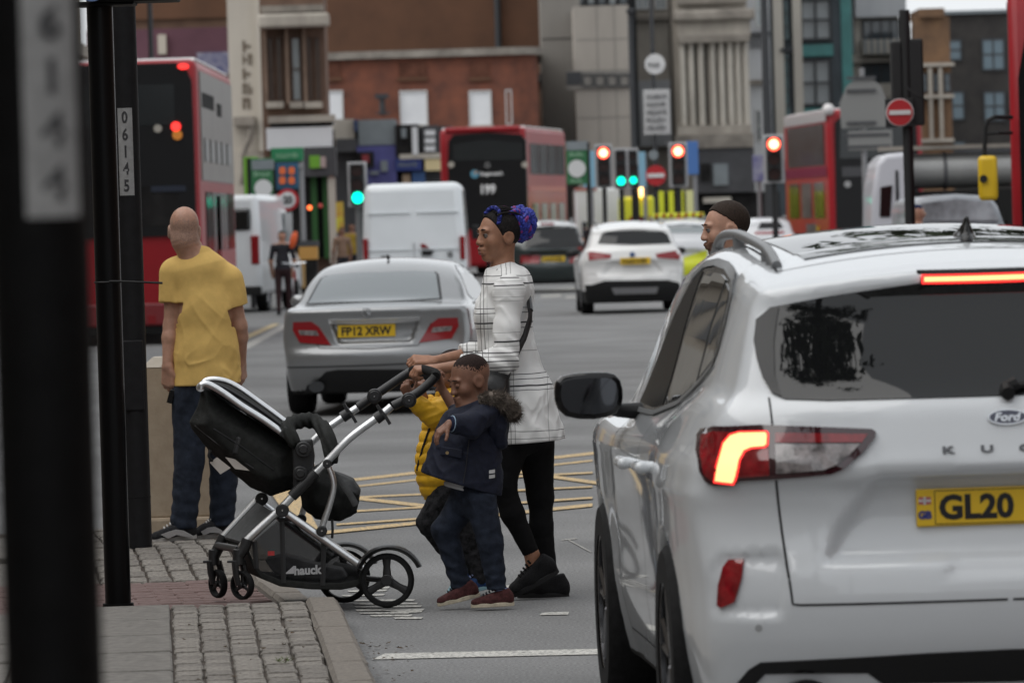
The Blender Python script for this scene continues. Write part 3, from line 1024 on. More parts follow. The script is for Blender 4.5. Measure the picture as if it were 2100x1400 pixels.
# roof: glass panel, rails, aerial
roofp = [(-.50, .72), (.50, .72), (.52, 1.6), (.50, 2.5), (-.50, 2.5), (-.52, 1.6)]
panel('glass_roof', HF, roofp, 'z', 2.1, -1, M_GLASS, CARA, off=.004, g=.08, th=.008)
for sgn in (-1, 1):
    r_ = MB()
    pts = []
    for i in range(19):
        y = .66 + i * (2.75 - .66) / 18
        p0 = np.array([[sgn * (.592 + .012 * math.sin(i / 18 * PI)), y, 2.0]])
        for _ in range(150): p0[:, 2] -= np.clip(HF(p0) * .6, -.1, .1)
        e = min(1, i / 3, (18 - i) / 3)
        pts.append((p0[0, 0], y, p0[0, 2] + .006 + .036 * (e ** .6)))
    r_.tube(pts, [.017] * 19, 10)
    for i in (1, 2, 9, 16, 17):
        a = pts[i]
        r_.cyl((a[0], a[1], a[2] - .05), a, .02, n=8)
    r_.build('roof_rail', M_GREYTRIM, CARA, smooth=True)
    ribbon('roof_seam', HF, [(sgn * .60, .58), (sgn * .585, 1.2), (sgn * .58, 2.6)], 'z', 2.1, -1, .008, M_SEAM, CARA)
ribbon('roof_seam', HF, [(-.60, .58), (-.3, .575), (0, .57), (.3, .575), (.60, .58)], 'z', 2.1, -1, .007, M_SEAM, CARA)
fin = SDF(.01)
fb = KA(1982, 500, .95)
fx = fb[0]
pz = np.array([[fx, .92, 2.0]])
for _ in range(150): pz[:, 2] -= np.clip(HF(pz) * .6, -.1, .1)
fz = pz[0, 2]
fin.ell((fx, .98, fz), (.034, .10, .02)).cone((fx, 1.0, fz + .005), .024, (fx, .93, fz + .062), .006, k=.03).cone((fx, .93, fz + .02), .02, (fx, .93, fz + .06), .005)
fin.mesh('roof_aerial', M_GBLACK, CARA, .007, world=False)
# side glass
dlo = [(3.02, 1.075), (2.80, 1.24), (2.55, 1.42), (2.36, 1.525), (2.1, 1.570), (1.75, 1.580), (1.35, 1.570), (1.0, 1.540), (.82, 1.485), (.735, 1.40), (.725, 1.33), (.78, 1.275), (1.0, 1.225), (1.5, 1.14), (2.2, 1.085)]
panes = {'front_door_glass': [(2.93, 1.10), (2.52, 1.40), (2.34, 1.50), (2.12, 1.548), (2.06, 1.548), (1.98, 1.12), (2.3, 1.10)],
         'rear_door_glass': [(1.90, 1.13), (1.955, 1.552), (1.4, 1.545), (1.18, 1.53), (1.12, 1.215), (1.5, 1.155)],
         'quarter_glass': [(1.07, 1.228), (1.12, 1.52), (.93, 1.495), (.80, 1.42), (.765, 1.345), (.80, 1.29)]}
M_DKGL = mat('open_dark_window', (0.006, 0.006, 0.006), rough=0.35, spec=0.2)
for sgn in (-1, 1):
    sd = -sgn
    panel('window_trim', HF, dlo, 'x', sgn * 1.3, sd, M_GBLACK, CARA, off=.003, g=.05, th=.008)
    for nm, po in panes.items():
        panel(nm, HF, po, 'x', sgn * 1.3, sd, M_DKGL if nm.startswith('front') else M_GLASS, CARA, off=.0055, g=.06, th=.005)
    ribbon('window_brightwork', HF, dlo[:11], 'x', sgn * 1.3, sd, .022, M_GREYTRIM, CARA, off=.007)
    ribbon('window_brightwork', HF, dlo[10:] + [dlo[0]], 'x', sgn * 1.3, sd, .016, M_GREYTRIM, CARA, off=.007)
    for ln in ([(2.03, 1.06), (2.06, .80), (2.05, .45), (2.06, .30)], [(1.14, 1.20), (1.19, 1.0), (1.30, .78), (1.24, .60), (1.38, .42), (1.42, .30)], [(3.03, 1.04), (3.10, .85), (3.10, .45), (3.0, .30)], [(1.42, .32), (3.0, .32)]):
        ribbon('door_seam', HF, ln, 'x', sgn * 1.3, sd, .007, M_SEAM, CARA)
    for yc, zc in ((2.22, .925), (1.42, .945)):
        h_ = SDF(.015)
        px0 = np.array([[sgn * 1.3, yc, zc]])
        for _ in range(150): px0[:, 0] += sd * np.clip(HF(px0) * .6, -.1, .1)
        xs = px0[0, 0]
        h_.cone((xs + sgn * .036, yc - .09, zc), .017, (xs + sgn * .036, yc + .09, zc), .017)
        h_.cone((xs, yc - .085, zc), .016, (xs + sgn * .034, yc - .085, zc), .016).cone((xs, yc + .085, zc), .014, (xs + sgn * .034, yc + .085, zc), .014)
        h_.mesh('door_handle', M_PAINTW, CARA, .008, world=False)
    # door mirror
    mx = sgn * 1.035
    mout = [(.100, 1.150), (.096, 1.176), (.080, 1.190), (.05, 1.196), (0, 1.199), (-.065, 1.198), (-.088, 1.192), (-.103, 1.176), (-.109, 1.15), (-.109, 1.12), (-.103, 1.095), (-.088, 1.078), (-.06, 1.068), (-.02, 1.063), (.03, 1.065), (.07, 1.075), (.090, 1.095), (.099, 1.12)]
    mpo = [(mx + sgn * a, b) for a, b in mout]
    mm = SDF(.02)
    mm.ell((mx, 2.8, 1.13), (.15, .12, .12))
    mm.fn(lambda p, d, q=mpo: smax(polysd(p[:, 0], p[:, 2], q) - .012 + .9 * np.maximum(0, p[:, 1] - 2.80) ** 1.4, np.maximum(2.745 - p[:, 1], p[:, 1] - 2.88), .018))
    mo = mm.mesh('door_mirror', [M_GREYTRIM, M_PAINTW, M_GBLACK], CARA, .009, zone=lambda c: np.where(c[:, 1] < 2.765, 2, np.where(c[:, 2] > 1.10, 1, 2)), world=False)
    g_ = MB()
    outl = [(mx + sgn * (a * .93 - .002), 1.128 + (b - 1.128) * .90) for a, b in mout]
    g_.prism([(a, b) for a, b in outl], (0, 2.737, 0), (1, 0, 0), (0, 0, 1), (0, .01, 0))
    g_.build('mirror_glass', mat('mirror_glass', (0.07, 0.073, 0.08), rough=.03, metal=1.0), mo)
    a_ = MB()
    a_.tube([(sgn * .84, 2.86, 1.07), (sgn * .92, 2.85, 1.075), (sgn * .97, 2.81, 1.09)], [.045, .035, .03], 10, flat=(Vector((0, 0, 1)), .7))
    a_.build('mirror_arm', M_BPLAST, mo, smooth=True)
# number plate, badge and lettering
pl = MB()
py_ = .082
pl.box((0, py_, .857), (.52, .012, .111))
po = pl.build('number_plate', M_PLATEY, CARA, bevel=.004)
def on_tail(x, z):
    q = np.array([[x, -.3, z]])
    for _ in range(150): q[:, 1] += np.clip(HF(q) * .6, -.1, .1)
    return q[0, 1]
py2 = on_tail(0, .857)
po.location.y = (py2 - .012) - py_
yy = py_ - .0065
fr = MB()
for z in (.857 + .049, .857 - .049): fr.box((.02, yy, z), (.45, .0016, .0022))
for x in (-.205, .245): fr.box((x, yy, .857), (.0022, .0016, .098))
fr.build('plate_border', M_BLACKINK, po)
text('plate_letters', 'GL20', .1, M_BLACKINK, po, (-.082, yy, .857), (1, 0, 0), (0, 0, 1), .001, bold=.004, width=.222, height=.076)
fl = MB(); fl.box((-.235, yy, .878), (.036, .0016, .022)); fl.build('plate_flag', mat('flag_red', (.45, .12, .12), rough=.5), po)
fl = MB(); fl.box((-.235, yy - .001, .878), (.036, .0016, .006)); fl.box((-.235, yy - .001, .878), (.007, .0016, .022)); fl.build('plate_flag_cross', mat('flag_white', (.6, .6, .6), rough=.5), po)
text('plate_letters', 'GB', .03, mat('flag_blue', (.03, .04, .2)), po, (-.235, yy, .836), (1, 0, 0), (0, 0, 1), .001, bold=.002)
yb = on_tail(0, 1.118)
bd = MB()
ell = lambda a, b: [(a * math.cos(2 * PI * i / 32), b * math.sin(2 * PI * i / 32)) for i in range(32)]
bd.prism(ell(.058, .0235), (.014, yb - .012, 1.118), (1, 0, 0), (0, .1, 1), (0, .014, 0))
bo = bd.build('badge', M_CHROME, CARA)
b2 = MB(); b2.prism(ell(.054, .0195), (.014, yb - .0135, 1.118), (1, 0, 0), (0, .1, 1), (0, .003, 0))
b2.build('badge_oval', mat('badge_blue', (.01, .015, .06), rough=.15, coat=1), bo)
text('badge_script', 'Ford', .04, M_CHROME, bo, (.014, yb - .0145, 1.118), (1, 0, 0), (.25, .1, 1), .001, width=.072, height=.026, bold=.001)
for ch, xx in zip('KUGA', (-.165, -.052, .06, .17)):
    yl = on_tail(xx, 1.027)
    text('model_letter', ch, .034, mat('dark_chrome', (.12, .12, .125), rough=.3, metal=1.0), CARA, (xx, yl - .003, 1.027), (1, 0, 0), (0, .25, 1), .003, width=.036, height=.022, bold=.0012)
# wheels
for sgn in (-1, 1):
    for yc in (.98, 3.69):
        wheel(CARA, sgn * .825, yc, .365, .362, .235, sgn, M_RIM, 5)
        sh = MB(); sh.box((sgn * .60, yc, .45), (.03, .78, .60)); sh.build('wheel_well', M_UNDER, CARA)
# wiper parked at the foot of the rear window
wp = MB()
wp.tube([(.02, .068, 1.185), (.02, .10, 1.20), (.05, .105, 1.215)], .022, 8)
wp.tube([(.03, .10, 1.205), (.20, .12, 1.225), (.42, .155, 1.235)], .011, 6)
wp.build('rear_wiper', M_BPLAST, CARA, smooth=True)
# ================================================================== people: shared anatomy
def unit(v): return Vector(v).normalized()
def arr(v): return np.array(v, float)

def skin(name, base, dark=.5):
    m = mat(name, base, rough=.5, spec=.35, noise=.10, nscale=35)
    b = m.node_tree.nodes['Principled BSDF']
    b.inputs['Subsurface Weight'].default_value = .12
    b.inputs['Subsurface Radius'].default_value = (.012, .005, .003)
    b.inputs['Subsurface Scale'].default_value = .6
    return m

class Head:
    def __init__(s, c, fwd, upv, sc=1.0):
        s.c = Vector(c); s.f = unit(fwd); u = unit(upv)
        s.u = (u - s.f * u.dot(s.f)).normalized()
        s.s = s.u.cross(s.f)          # the head's own left
        s.sc = sc
        s.R = np.array([tuple(s.f), tuple(s.s), tuple(s.u)]).T
    def L(s, f, sd, u): return arr(s.c + s.f * (f * s.sc) + s.s * (sd * s.sc) + s.u * (u * s.sc))
    def loc(s, p): return ((p - arr(s.c)) @ s.R) / s.sc
    def add(s, S, child=False, lips=1.0, nose=1.0, ear=1.0, jaw=1.0):
        L, R, q = s.L, s.R, s.sc
        e = lambda c, r, k=.02, sub=False: S.ell(L(*c), arr(r) * q, R, k * q, sub)
        cf = .0 if not child else 1.0
        e((-.020, 0, .035), (.097, .075 + .003 * cf, .088))
        e((.028 - .006 * cf, 0, -.018), (.062, .060, .086 - .008 * cf), .03)
        e((.020, 0, -.062 + .008 * cf), (.056, .052 * jaw, .044), .025)
        e((.064 - .006 * cf, 0, -.098 + .014 * cf), (.021, .024, .018), .025)
        for d in (-1, 1):
            e((.056, d * .036, -.026), (.026 + .004 * cf, .026 + .004 * cf, .028 + .004 * cf), .02)
            e((.098, d * .011, -.031), (.011 * nose, .0105 * nose, .009), .01)
            e((.079 - .004 * cf, d * .026, .027), (.010, .024, .009), .016)
        S.cone(L(.086, 0, .012), .008 * q, L(.101 + .012 * (nose - 1) - .005 * cf, 0, -.024), .0135 * q * nose, k=.012 * q)
        S.cone(L(.088, -.017, -.058), .0085 * q * lips, L(.088, .017, -.058), .0085 * q * lips, k=.008 * q)
        S.cone(L(.096, -.006, -.057), .0085 * q * lips, L(.096, .006, -.057), .0085 * q * lips, k=.008 * q)
        S.cone(L(.088, -.013, -.073), .009 * q * lips, L(.088, .013, -.073), .009 * q * lips, k=.008 * q)
        for d in (-1, 1):
            e((.0985, d * .032, .004), (.0095, .017, .0075), .012, True)
            e((-.014, d * .076 * ear, -.008), (.029, .010, .034), .008)
            e((-.006, d * .088 * ear, -.006), (.016, .008, .020), .006, True)
        return s
    def face(s, body, eye=(.05, .02, .012), brow=None, lip=None, look=0.0, lips=1.0, shut=False, lash=None):
        M_EW = mat('eye_white', (.15, .13, .12), rough=.35); M_EI = mat('iris_' + body.name, eye, rough=.1)
        lash = lash or M_BLACKHAIR
        for d in (-1, 1):
            m = MB(); m.ball(s.L(.0790, d * .031, .003), .0118 * s.sc, 12, 8)
            o = m.build('eye', body.data.materials[0] if shut else M_EW, body, smooth=True, world=True)
            if not shut:
                m = MB(); m.ball(s.L(.0818, d * .0295, .003 + look), .0098 * s.sc, 10, 8); m.build('iris', M_EI, o, smooth=True, world=True)
            m = MB(); up_ = -.0035 if shut else .0075
            m.tube([s.L(.0865, d * .017, up_), s.L(.0925, d * .030, up_ + .002), s.L(.0835, d * .045, up_ - .001)], [.0014 * s.sc, .0022 * s.sc, .0012 * s.sc], 6)
            m.build('eyelid', lash, body, smooth=True, world=True)
            if brow:
                m = MB(); m.tube([s.L(.0945, d * .012, .0285), s.L(.0940, d * .027, .0330), s.L(.0815, d * .045, .0295)], [.0022 * s.sc, .0032 * s.sc, .0012 * s.sc], 6)
                m.build('eyebrow', brow, body, smooth=True, world=True)
        if lip:
            S = SDF(.004)
            q = s.sc
            S.cone(s.L(.0885, -.019, -.060), .0055 * q * lips, s.L(.0985, 0, -.057), .0088 * q * lips).cone(s.L(.0985, 0, -.057), .0088 * q * lips, s.L(.0885, .019, -.060), .0055 * q * lips)
            S.cone(s.L(.0895, -.014, -.072), .0065 * q * lips, s.L(.0955, 0, -.0735), .0098 * q * lips).cone(s.L(.0955, 0, -.0735), .0098 * q * lips, s.L(.0895, .014, -.072), .0065 * q * lips)
            S.mesh('lips', lip, body, .0035)

def hand(S, wv, aim, nrm, curl=(35, 45, 30), sc=1.0, thumb=1, tdir=None, k=.004, spread=1.0, tcurl=25):
    "palm, four unequal fingers and a thumb. nrm = back of the hand, thumb = +1/-1 side along aim x nrm"
    wv = Vector(wv); aim = unit(aim); nrm = Vector(nrm); nrm = (nrm - aim * nrm.dot(aim)).normalized(); lat = aim.cross(nrm)
    off = [-1.5, -.5, .5, 1.5]
    if thumb > 0: off = off[::-1]         # index finger lies on the thumb side
    off = [o * spread for o in off]
    ln = [.068, .077, .071, .056]; kn = [.086, .089, .085, .078]
    for i in range(4):
        b = wv + lat * (off[i] * .0115 * sc)
        kk = wv + aim * (kn[i] * sc) + lat * (off[i] * .0195 * sc)
        S.cone(b, .0155 * sc, kk, .0125 * sc, k=.012 * sc)
        a = 0; p = kk; r_ = .0102
        for j, fr in enumerate((.46, .31, .23)):
            a += curl[j] * (1 + .06 * (i - 1))
            d = aim * math.cos(rad(a)) - nrm * math.sin(rad(a)) + lat * (.05 * off[i] * (1 if a < 90 else 0))
            q = p + d.normalized() * (ln[i] * fr * sc)
            S.cone(p, r_ * sc, q, (r_ - .0008) * sc, k=k * sc)
            p = q; r_ -= .0009
    tl = lat * thumb
    b = wv + aim * (.022 * sc) + tl * (.020 * sc)
    d1 = (aim * .65 + tl * .65 - nrm * .35).normalized() if tdir is None else unit(tdir)
    m = b + d1 * (.040 * sc)
    d2 = (d1 * math.cos(rad(tcurl)) + (aim * .6 - nrm * .8).normalized() * math.sin(rad(tcurl))).normalized()
    t = m + d2 * (.032 * sc)
    e = t + (d2 * .8 + aim * .3).normalized() * (.024 * sc)
    S.cone(b, .016 * sc, m, .0125 * sc, k=.012 * sc); S.cone(m, .0115 * sc, t, .0105 * sc, k=k * sc); S.cone(t, .0105 * sc, e, .009 * sc, k=k * sc)

def shoe(parent, heel, toe, up_, ln, mats, sc=1.0, high=.0):
    "low trainer: heel and toe are points on the ground side of the sole"
    heel = Vector(heel); toe = Vector(toe); a = (toe - heel).normalized(); u = Vector(up_); u = (u - a * u.dot(a)).normalized(); sd = u.cross(a)
    L = (toe - heel).length
    R = np.array([tuple(a), tuple(sd), tuple(u)]).T
    c = lambda f, h, s_=0: arr(heel + a * (f * L) + u * (h * sc) + sd * (s_ * sc))
    S = SDF(.018 * sc)
    S.cone(c(.14, .035), .036 * sc, c(.55, .030), .043 * sc, flat=(tuple(u), 1.0))
    S.cone(c(.55, .030), .043 * sc, c(.86, .024), .036 * sc)
    S.cone(c(.15, .060), .034 * sc, c(.22, .085 + high), .033 * sc)
    S.cone(c(.30, .070), .034 * sc, c(.62, .045), .036 * sc)
    S.cut(c(0, .018), tuple(-u), .003)
    S.cut(c(.2, .098 + high), tuple(u * .9 - a * -.25), .006)
    o = S.mesh('shoe', mats[0], parent, .0055 * max(sc, .8))
    m = MB()
    out = []
    for i in range(28):
        th = 2 * PI * i / 28
        f_ = .5 + .5 * math.cos(th)
        wdt = .036 + .010 * math.sin(PI * min(1, max(0, f_ * .9)))
        out.append((L * (f_ * 1.03 - .015), math.copysign(abs(math.sin(th)) ** .62, math.sin(th)) * wdt * sc))
    m.prism(out, heel, a, sd, u * (.024 * sc))
    m.build('sole', mats[1], o, world=True, bevel=.004 * sc)
    if len(mats) > 2:
        l_ = MB()
        for i in range(5):
            f_ = .42 + i * .07
            h_ = .105 - i * .0085
            l_.tube([c(f_, h_ - .006, -.022), c(f_ + .005, h_ + .002, 0), c(f_, h_ - .006, .022)], .0045 * sc, 6)
        l_.build('laces', mats[2], o, world=True, smooth=True)
    return o

def cloth_fn(seed, amp, sc, mask=None):
    def g(p, d):
        w_ = wrinkle(p, sc, seed)
        w_ = (1 - np.abs(w_)) ** 2 * 1.6 - .6
        a = amp if mask is None else amp * mask(p)
        return d - a * w_
    return g

def stripes(name, base, zl, xl, ink=(.02, .02, .022), xdir=(1, 0, 0)):
    "white cloth with a printed line check: zl, xl = lists of (position, width, strength)"
    m = mat(name, base, rough=.75, sheen=.15, bump=.12, bscale=500)
    t = m.node_tree; b = t.nodes['Principled BSDF']
    tc = t.nodes.new('ShaderNodeTexCoord')
    nz = t.nodes.new('ShaderNodeTexNoise'); nz.inputs['Scale'].default_value = 6
    t.links.new(tc.outputs['Object'], nz.inputs['Vector'])
    mx_ = t.nodes.new('ShaderNodeMix'); mx_.data_type = 'RGBA'; mx_.blend_type = 'ADD'; mx_.inputs['Factor'].default_value = .012
    t.links.new(tc.outputs['Object'], mx_.inputs['A']); t.links.new(nz.outputs['Color'], mx_.inputs['B'])
    sp = t.nodes.new('ShaderNodeSeparateXYZ'); t.links.new(mx_.outputs['Result'], sp.inputs[0])
    outs = []
    for axis, ll in (('Z', zl), ('X', xl)):
        ll = sorted(ll)
        lo = ll[0][0] - .1; hi = ll[-1][0] + .1
        mr = t.nodes.new('ShaderNodeMapRange'); mr.inputs[1].default_value = lo; mr.inputs[2].default_value = hi
        t.links.new(sp.outputs[axis], mr.inputs[0])
        r = t.nodes.new('ShaderNodeValToRGB'); r.color_ramp.interpolation = 'CONSTANT'
        els = r.color_ramp.elements
        els[0].position = 0; els[0].color = (1, 1, 1, 1)
        els.remove(els[1])
        for (p_, w_, st) in ll[:15]:
            a_ = els.new((p_ - w_ / 2 - lo) / (hi - lo)); a_.color = (1 - st, 1 - st, 1 - st, 1)
            a_ = els.new((p_ + w_ / 2 - lo) / (hi - lo)); a_.color = (1, 1, 1, 1)
        t.links.new(mr.outputs[0], r.inputs[0]); outs.append(r.outputs[0])
    mu = t.nodes.new('ShaderNodeMix'); mu.data_type = 'RGBA'; mu.blend_type = 'MULTIPLY'; mu.inputs['Factor'].default_value = 1
    t.links.new(outs[0], mu.inputs['A']); t.links.new(outs[1], mu.inputs['B'])
    fin_ = t.nodes.new('ShaderNodeMix'); fin_.data_type = 'RGBA'
    t.links.new(mu.outputs['Result'], fin_.inputs['Factor'])
    fin_.inputs['A'].default_value = (*ink, 1); fin_.inputs['B'].default_value = (*base, 1)
    t.links.new(fin_.outputs['Result'], b.inputs['Base Color'])
    return m

def hair_shell(H, name, m, parent, off, fn, h=.006, child=False, bumpn=0.0):
    "close hair: the skull grown by off where fn(local) is negative"
    S = SDF(.02); H.add(S, child)
    S.pr = S.pr[:1] + S.pr[1:2]
    base = S
    def g(p):
        q = H.loc(p)
        d = base(p) - off * H.sc
        if bumpn: d = d - bumpn * wrinkle(p, 260, 3)
        return smax(d, fn(q) * H.sc, .006)
    c = arr(H.c); r = .13 * H.sc
    V, Q = surf(g, c - r, c + r, h)
    return raw(name, V, Q, m, parent, None, True)

def hair_zone(H, fn, amp=.010, seed=3):
    "which faces of the body carry close-cropped hair: a stippled edge, not a line"
    r = np.random.RandomState(seed)
    def z(c):
        q = H.loc(c)
        v = fn(q) + amp * (r.rand(len(c)) - .5) * 2 + .004 * wrinkle(c, 90, seed)
        return np.where((v < 0) & (np.linalg.norm(q, axis=1) < .16), 1, 0)
    return z

M_BLACKHAIR = mat('black_hair', (.012, .010, .010), rough=.75, noise=.5, nscale=120, bump=.5, bscale=300)
M_BLACKCLOTH = mat('black_leggings', (.0055, .0055, .006), rough=.9, spec=.2, noise=.2, nscale=40)
# ================================================================== the woman
SK_W = skin('brown_skin', (.31, .155, .095))
SK_LIP = mat('lips_brown', (.22, .085, .07), rough=.35)
D = 26.05
J = lambda px, py, dd=0.0: arr(P(px, py, D + dd))
WOM = thing('person', 'woman in white checked tunic and black leggings pushing the pram, her braids in a bun', 'person', (0, 0, 0))
_g = G(1105, 1226); WOM.location = (_g.x, _g.y, 0); W0[WOM.name] = Vector(WOM.location)
hw = Head(J(1021, 483, -.005), (-.87, -.49, -.03), (0.03, 0, 1), 1.0)
B = SDF(.022)
hw.add(B, lips=1.12, nose=.92)
# neck, torso
B.cone(hw.L(-.030, 0, -.05), .049, J(1030, 566), .053, k=.025)
B.cone(J(1032, 562), .054, J(1042, 585, 0), .085, k=.04)
B.chain([(J(1040, 600, 0), .10), (J(1035, 660), .105), (J(1050, 740), .10), (J(1070, 830), .115), (J(1075, 870), .11)], k=.05)
sh_n, el_n, wr_n = J(1044, 594, -.165), J(1037, 738, -.235), J(893, 757, -.17)
sh_f, el_f, wr_f = J(1034, 592, .15), J(1012, 715, .14), J(889, 741, .04)
for a, b, c in ((sh_n, el_n, wr_n), (sh_f, el_f, wr_f)):
    B.cone(a, .052, b, .038, k=.03); B.cone(b, .037, c, .0235, k=.02)
# legs: near leg pushing off, far leg planted
hip_n, kn_n, an_n = J(1052, 885, -.08), J(1031, 990, -.10), J(1091, 1137, -.07)
hip_f, kn_f, an_f = J(1096, 885, .08), J(1108, 1015, .08), J(1126, 1168, .07)
for a, b, c, ra in ((hip_n, kn_n, an_n, .078), (hip_f, kn_f, an_f, .078)):
    B.cone(a, ra, b, .052, k=.03); B.cone(b, .050, c, .031, k=.02)
B.cone(an_n, .031, J(1093, 1165, -.07), .034); B.cone(an_f, .031, J(1122, 1195, .07), .034)
# hands on the handlebar
hand(B, wr_n, (-.97, -.1, .02), (-.1, -.25, 1), (55, 70, 45), 1.0, thumb=1, tcurl=40)
hand(B, wr_f, (-.96, -.15, .10), (-.05, -.5, .9), (50, 70, 50), 1.0, thumb=1, tcurl=35)
bw = B.mesh('body', SK_W, WOM, .0052)
hw.face(bw, eye=(.012, .006, .004), brow=M_BLACKHAIR, lip=SK_LIP, lips=.95)
# tunic
T = SDF(.03)
T.cone(J(1030, 556), .066, J(1040, 575), .088, k=.03)
T.cone(J(1044, 588, -.11), .080, J(1040, 588, .11), .080, k=.05)
T.chain([(J(1040, 600), .118), (J(1031, 650), .122), (J(1042, 730), .120), (J(1068, 820), .148), (J(1080, 900), .158), (J(1084, 940), .160)], k=.05, flat=((0, 1, 0), .82))
T.ell(J(1008, 648, -.06), (.07, .07, .075), k=.04); T.ell(J(1008, 648, .07), (.07, .07, .075), k=.04)
SLV = []
for a, b, c, e in ((sh_n, el_n, wr_n, .62), (sh_f, el_f, wr_f, .53)):
    q = SDF(.03); b2 = b + (c - b) * (e + .06); n = unit(c - b); o = b + (c - b) * e
    q.ell(a + np.array([0, 0, -.01]), (.070, .058, .078), k=.03)
    q.cone(a + np.array([0, 0, -.02]), .062, a + (b - a) * .55, .055, k=.03); q.cone(a + (b - a) * .55, .055, b, .058, k=.03); q.cone(b, .058, b2, .047, k=.02)
    q.fn(cloth_fn(7, .0055, 34)); q.fn(lambda p, d, b=b: d - .006 * np.sin((p[:, 2] + p[:, 0] * .6) * 75 + 2 * np.sin(p[:, 1] * 30)) * sstep(.17, .03, np.linalg.norm(p - b, axis=1)))
    q.cut(o, tuple(n), .004); SLV.append(q)
hemn = unit(Vector((.05, 0, -1)))
T.fn(cloth_fn(3, .0055, 30))
T.fn(lambda p, d: d - .004 * np.sin(p[:, 0] * 60 + 5 * np.sin(p[:, 2] * 8) + p[:, 1] * 30) * sstep(1.05, .75, p[:, 2]))
T.cut(J(1083, 905), tuple(hemn), .006)
T.cut(J(1022, 543), (-.25, 0, 1), .006)
zz = lambda py: 1.75 - (py - 442) / 447.8
zl = [(zz(y), w_ * .0027, s_) for y, w_, s_ in ((562, 1.5, .95), (568, 1, .5), (577, 2, 1), (583, 1, .45), (601, 1, .5), (627, 2, .95), (637, 2.2, 1), (651, 1, .5), (658, 2.2, 1), (668, 2, .95), (679, 1, .45), (715, 1.3, .6), (737, 1, .5))]
zl2 = [(zz(y), w_ * .0027, s_) for y, w_, s_ in ((762, 2, 1), (772, 2.2, 1), (786, 2.2, 1), (795, 1.6, .9), (803, 1, .5), (850, 1, .4), (879, 1.5, .8), (893, 1.2, .6))]
xx = lambda px: (px - 1050) / 447.8 - WOM.location.x - (.0)
xl = [(xx(x), w_ * .0027, s_) for x, w_, s_ in ((990, 1.6, .7), (997, 1.6, .75), (1004, 1.3, .5), (1035, 1.6, .6), (1044, 1.6, .65), (1053, 1.3, .5), (1122, 1.3, .4))]
M_TUN = stripes('checked_tunic', (.74, .74, .73), [q for q in zl + zl2 if q[2] > .55][:15], xl, (.045, .045, .048))
M_TUN2 = None
tn = T.mesh('tunic', M_TUN, WOM, .0062)
xs_ = [(xx(x), w_ * .0027, s_) for x, w_, s_ in ((952, 1.4, .6), (960, 1.6, .8), (978, 1.4, .6), (992, 1.6, .8), (1004, 1.4, .6))]
zs_ = [(zz(y), w_ * .0027, s_) for y, w_, s_ in ((566, 2, .95), (573, 1, .5), (581, 2.2, 1), (589, 1, .45), (604, 1, .6), (612, 1, .5), (676, 1.2, .6), (694, 2.2, 1), (703, 1.4, .7), (716, 2, .95), (724, 1.2, .6), (733, 2.2, 1), (745, 1.6, .8), (753, 2, .95), (764, 1.4, .6))]
M_SLV = stripes('checked_sleeve', (.74, .74, .73), zs_, xs_, (.045, .045, .048))
for q in SLV: q.mesh('sleeve', M_SLV, tn, .0058)
# leggings
K = SDF(.02)
for a, b, c, ra in ((hip_n, kn_n, an_n, .086), (hip_f, kn_f, an_f, .086)):
    K.cone(a, ra + .008, b, .060, k=.03)
    m_c = b + (c - b) * .42 + np.array([-.012, 0, 0]); K.cone(b, .055, m_c, .053, k=.03)
    K.cone(m_c, .053, c, .036, k=.02)
K.cone(J(1074, 840), .135, J(1078, 880), .118, k=.05)
K.fn(cloth_fn(8, .0012, 45))
nn_ = unit(an_n - kn_n)
K.fn(lambda p, d: np.where(np.linalg.norm(p - an_n, axis=1) < .1, smax(d, (p - (an_n - arr(nn_) * .01)) @ arr(nn_), .004), d))
K.mesh('leggings', M_BLACKCLOTH, WOM, .007)
M_BSHOE = mat('black_mesh_shoe', (.010, .010, .011), rough=.8, noise=.4, nscale=200, bump=.3, bscale=400)
M_BSOLE = mat('black_rubber_sole', (.02, .02, .021), rough=.7)
shoe(WOM, J(1146, 1172, -.07), J(1052, 1224, -.10), (.35, -.05, 1), .25, (M_BSHOE, M_BSOLE, M_BLACKCLOTH), 1.08)
shoe(WOM, J(1166, 1226, .07), J(1062, 1226, .05), (0, 0, 1), .25, (M_BSHOE, M_BSOLE, M_BLACKCLOTH), 1.08, .004)
# hair: cornrows, blue front braid and coiled two-colour bun
hs_ = hair_shell(hw, 'hair', M_BLACKHAIR, WOM, .008, lambda q: np.minimum(np.maximum(q[:, 0] * .86 - q[:, 2] * .46 - .012, -.010 - q[:, 2]), np.maximum(q[:, 0] + .036, -.062 - q[:, 2])), .0055, bumpn=.0016)
M_BBLUE = mat('blue_braid', (.022, .035, .29), rough=.6, noise=.5, nscale=90, bump=.4, bscale=250)
M_BMAG = mat('magenta_braid', (.20, .018, .15), rough=.6, noise=.4, nscale=90, bump=.4, bscale=250)
cn = MB()
for i in range(9):
    sd = -.066 + i * .0165
    pts = []
    for j in range(9):
        th = rad(34 - j * 19)
        pts.append(hw.L(-.020 + .103 * math.sin(th) , sd * (1 - .1 * (j > 5)) , .035 + .097 * math.cos(th) * (1 - .35 * (sd / .075) ** 2)))
    cn.tube(pts, [.0052 + .0012 * math.sin(j * 3) for j in range(9)], 6)
cn.build('cornrows', M_BLACKHAIR, hs_, smooth=True, world=True)

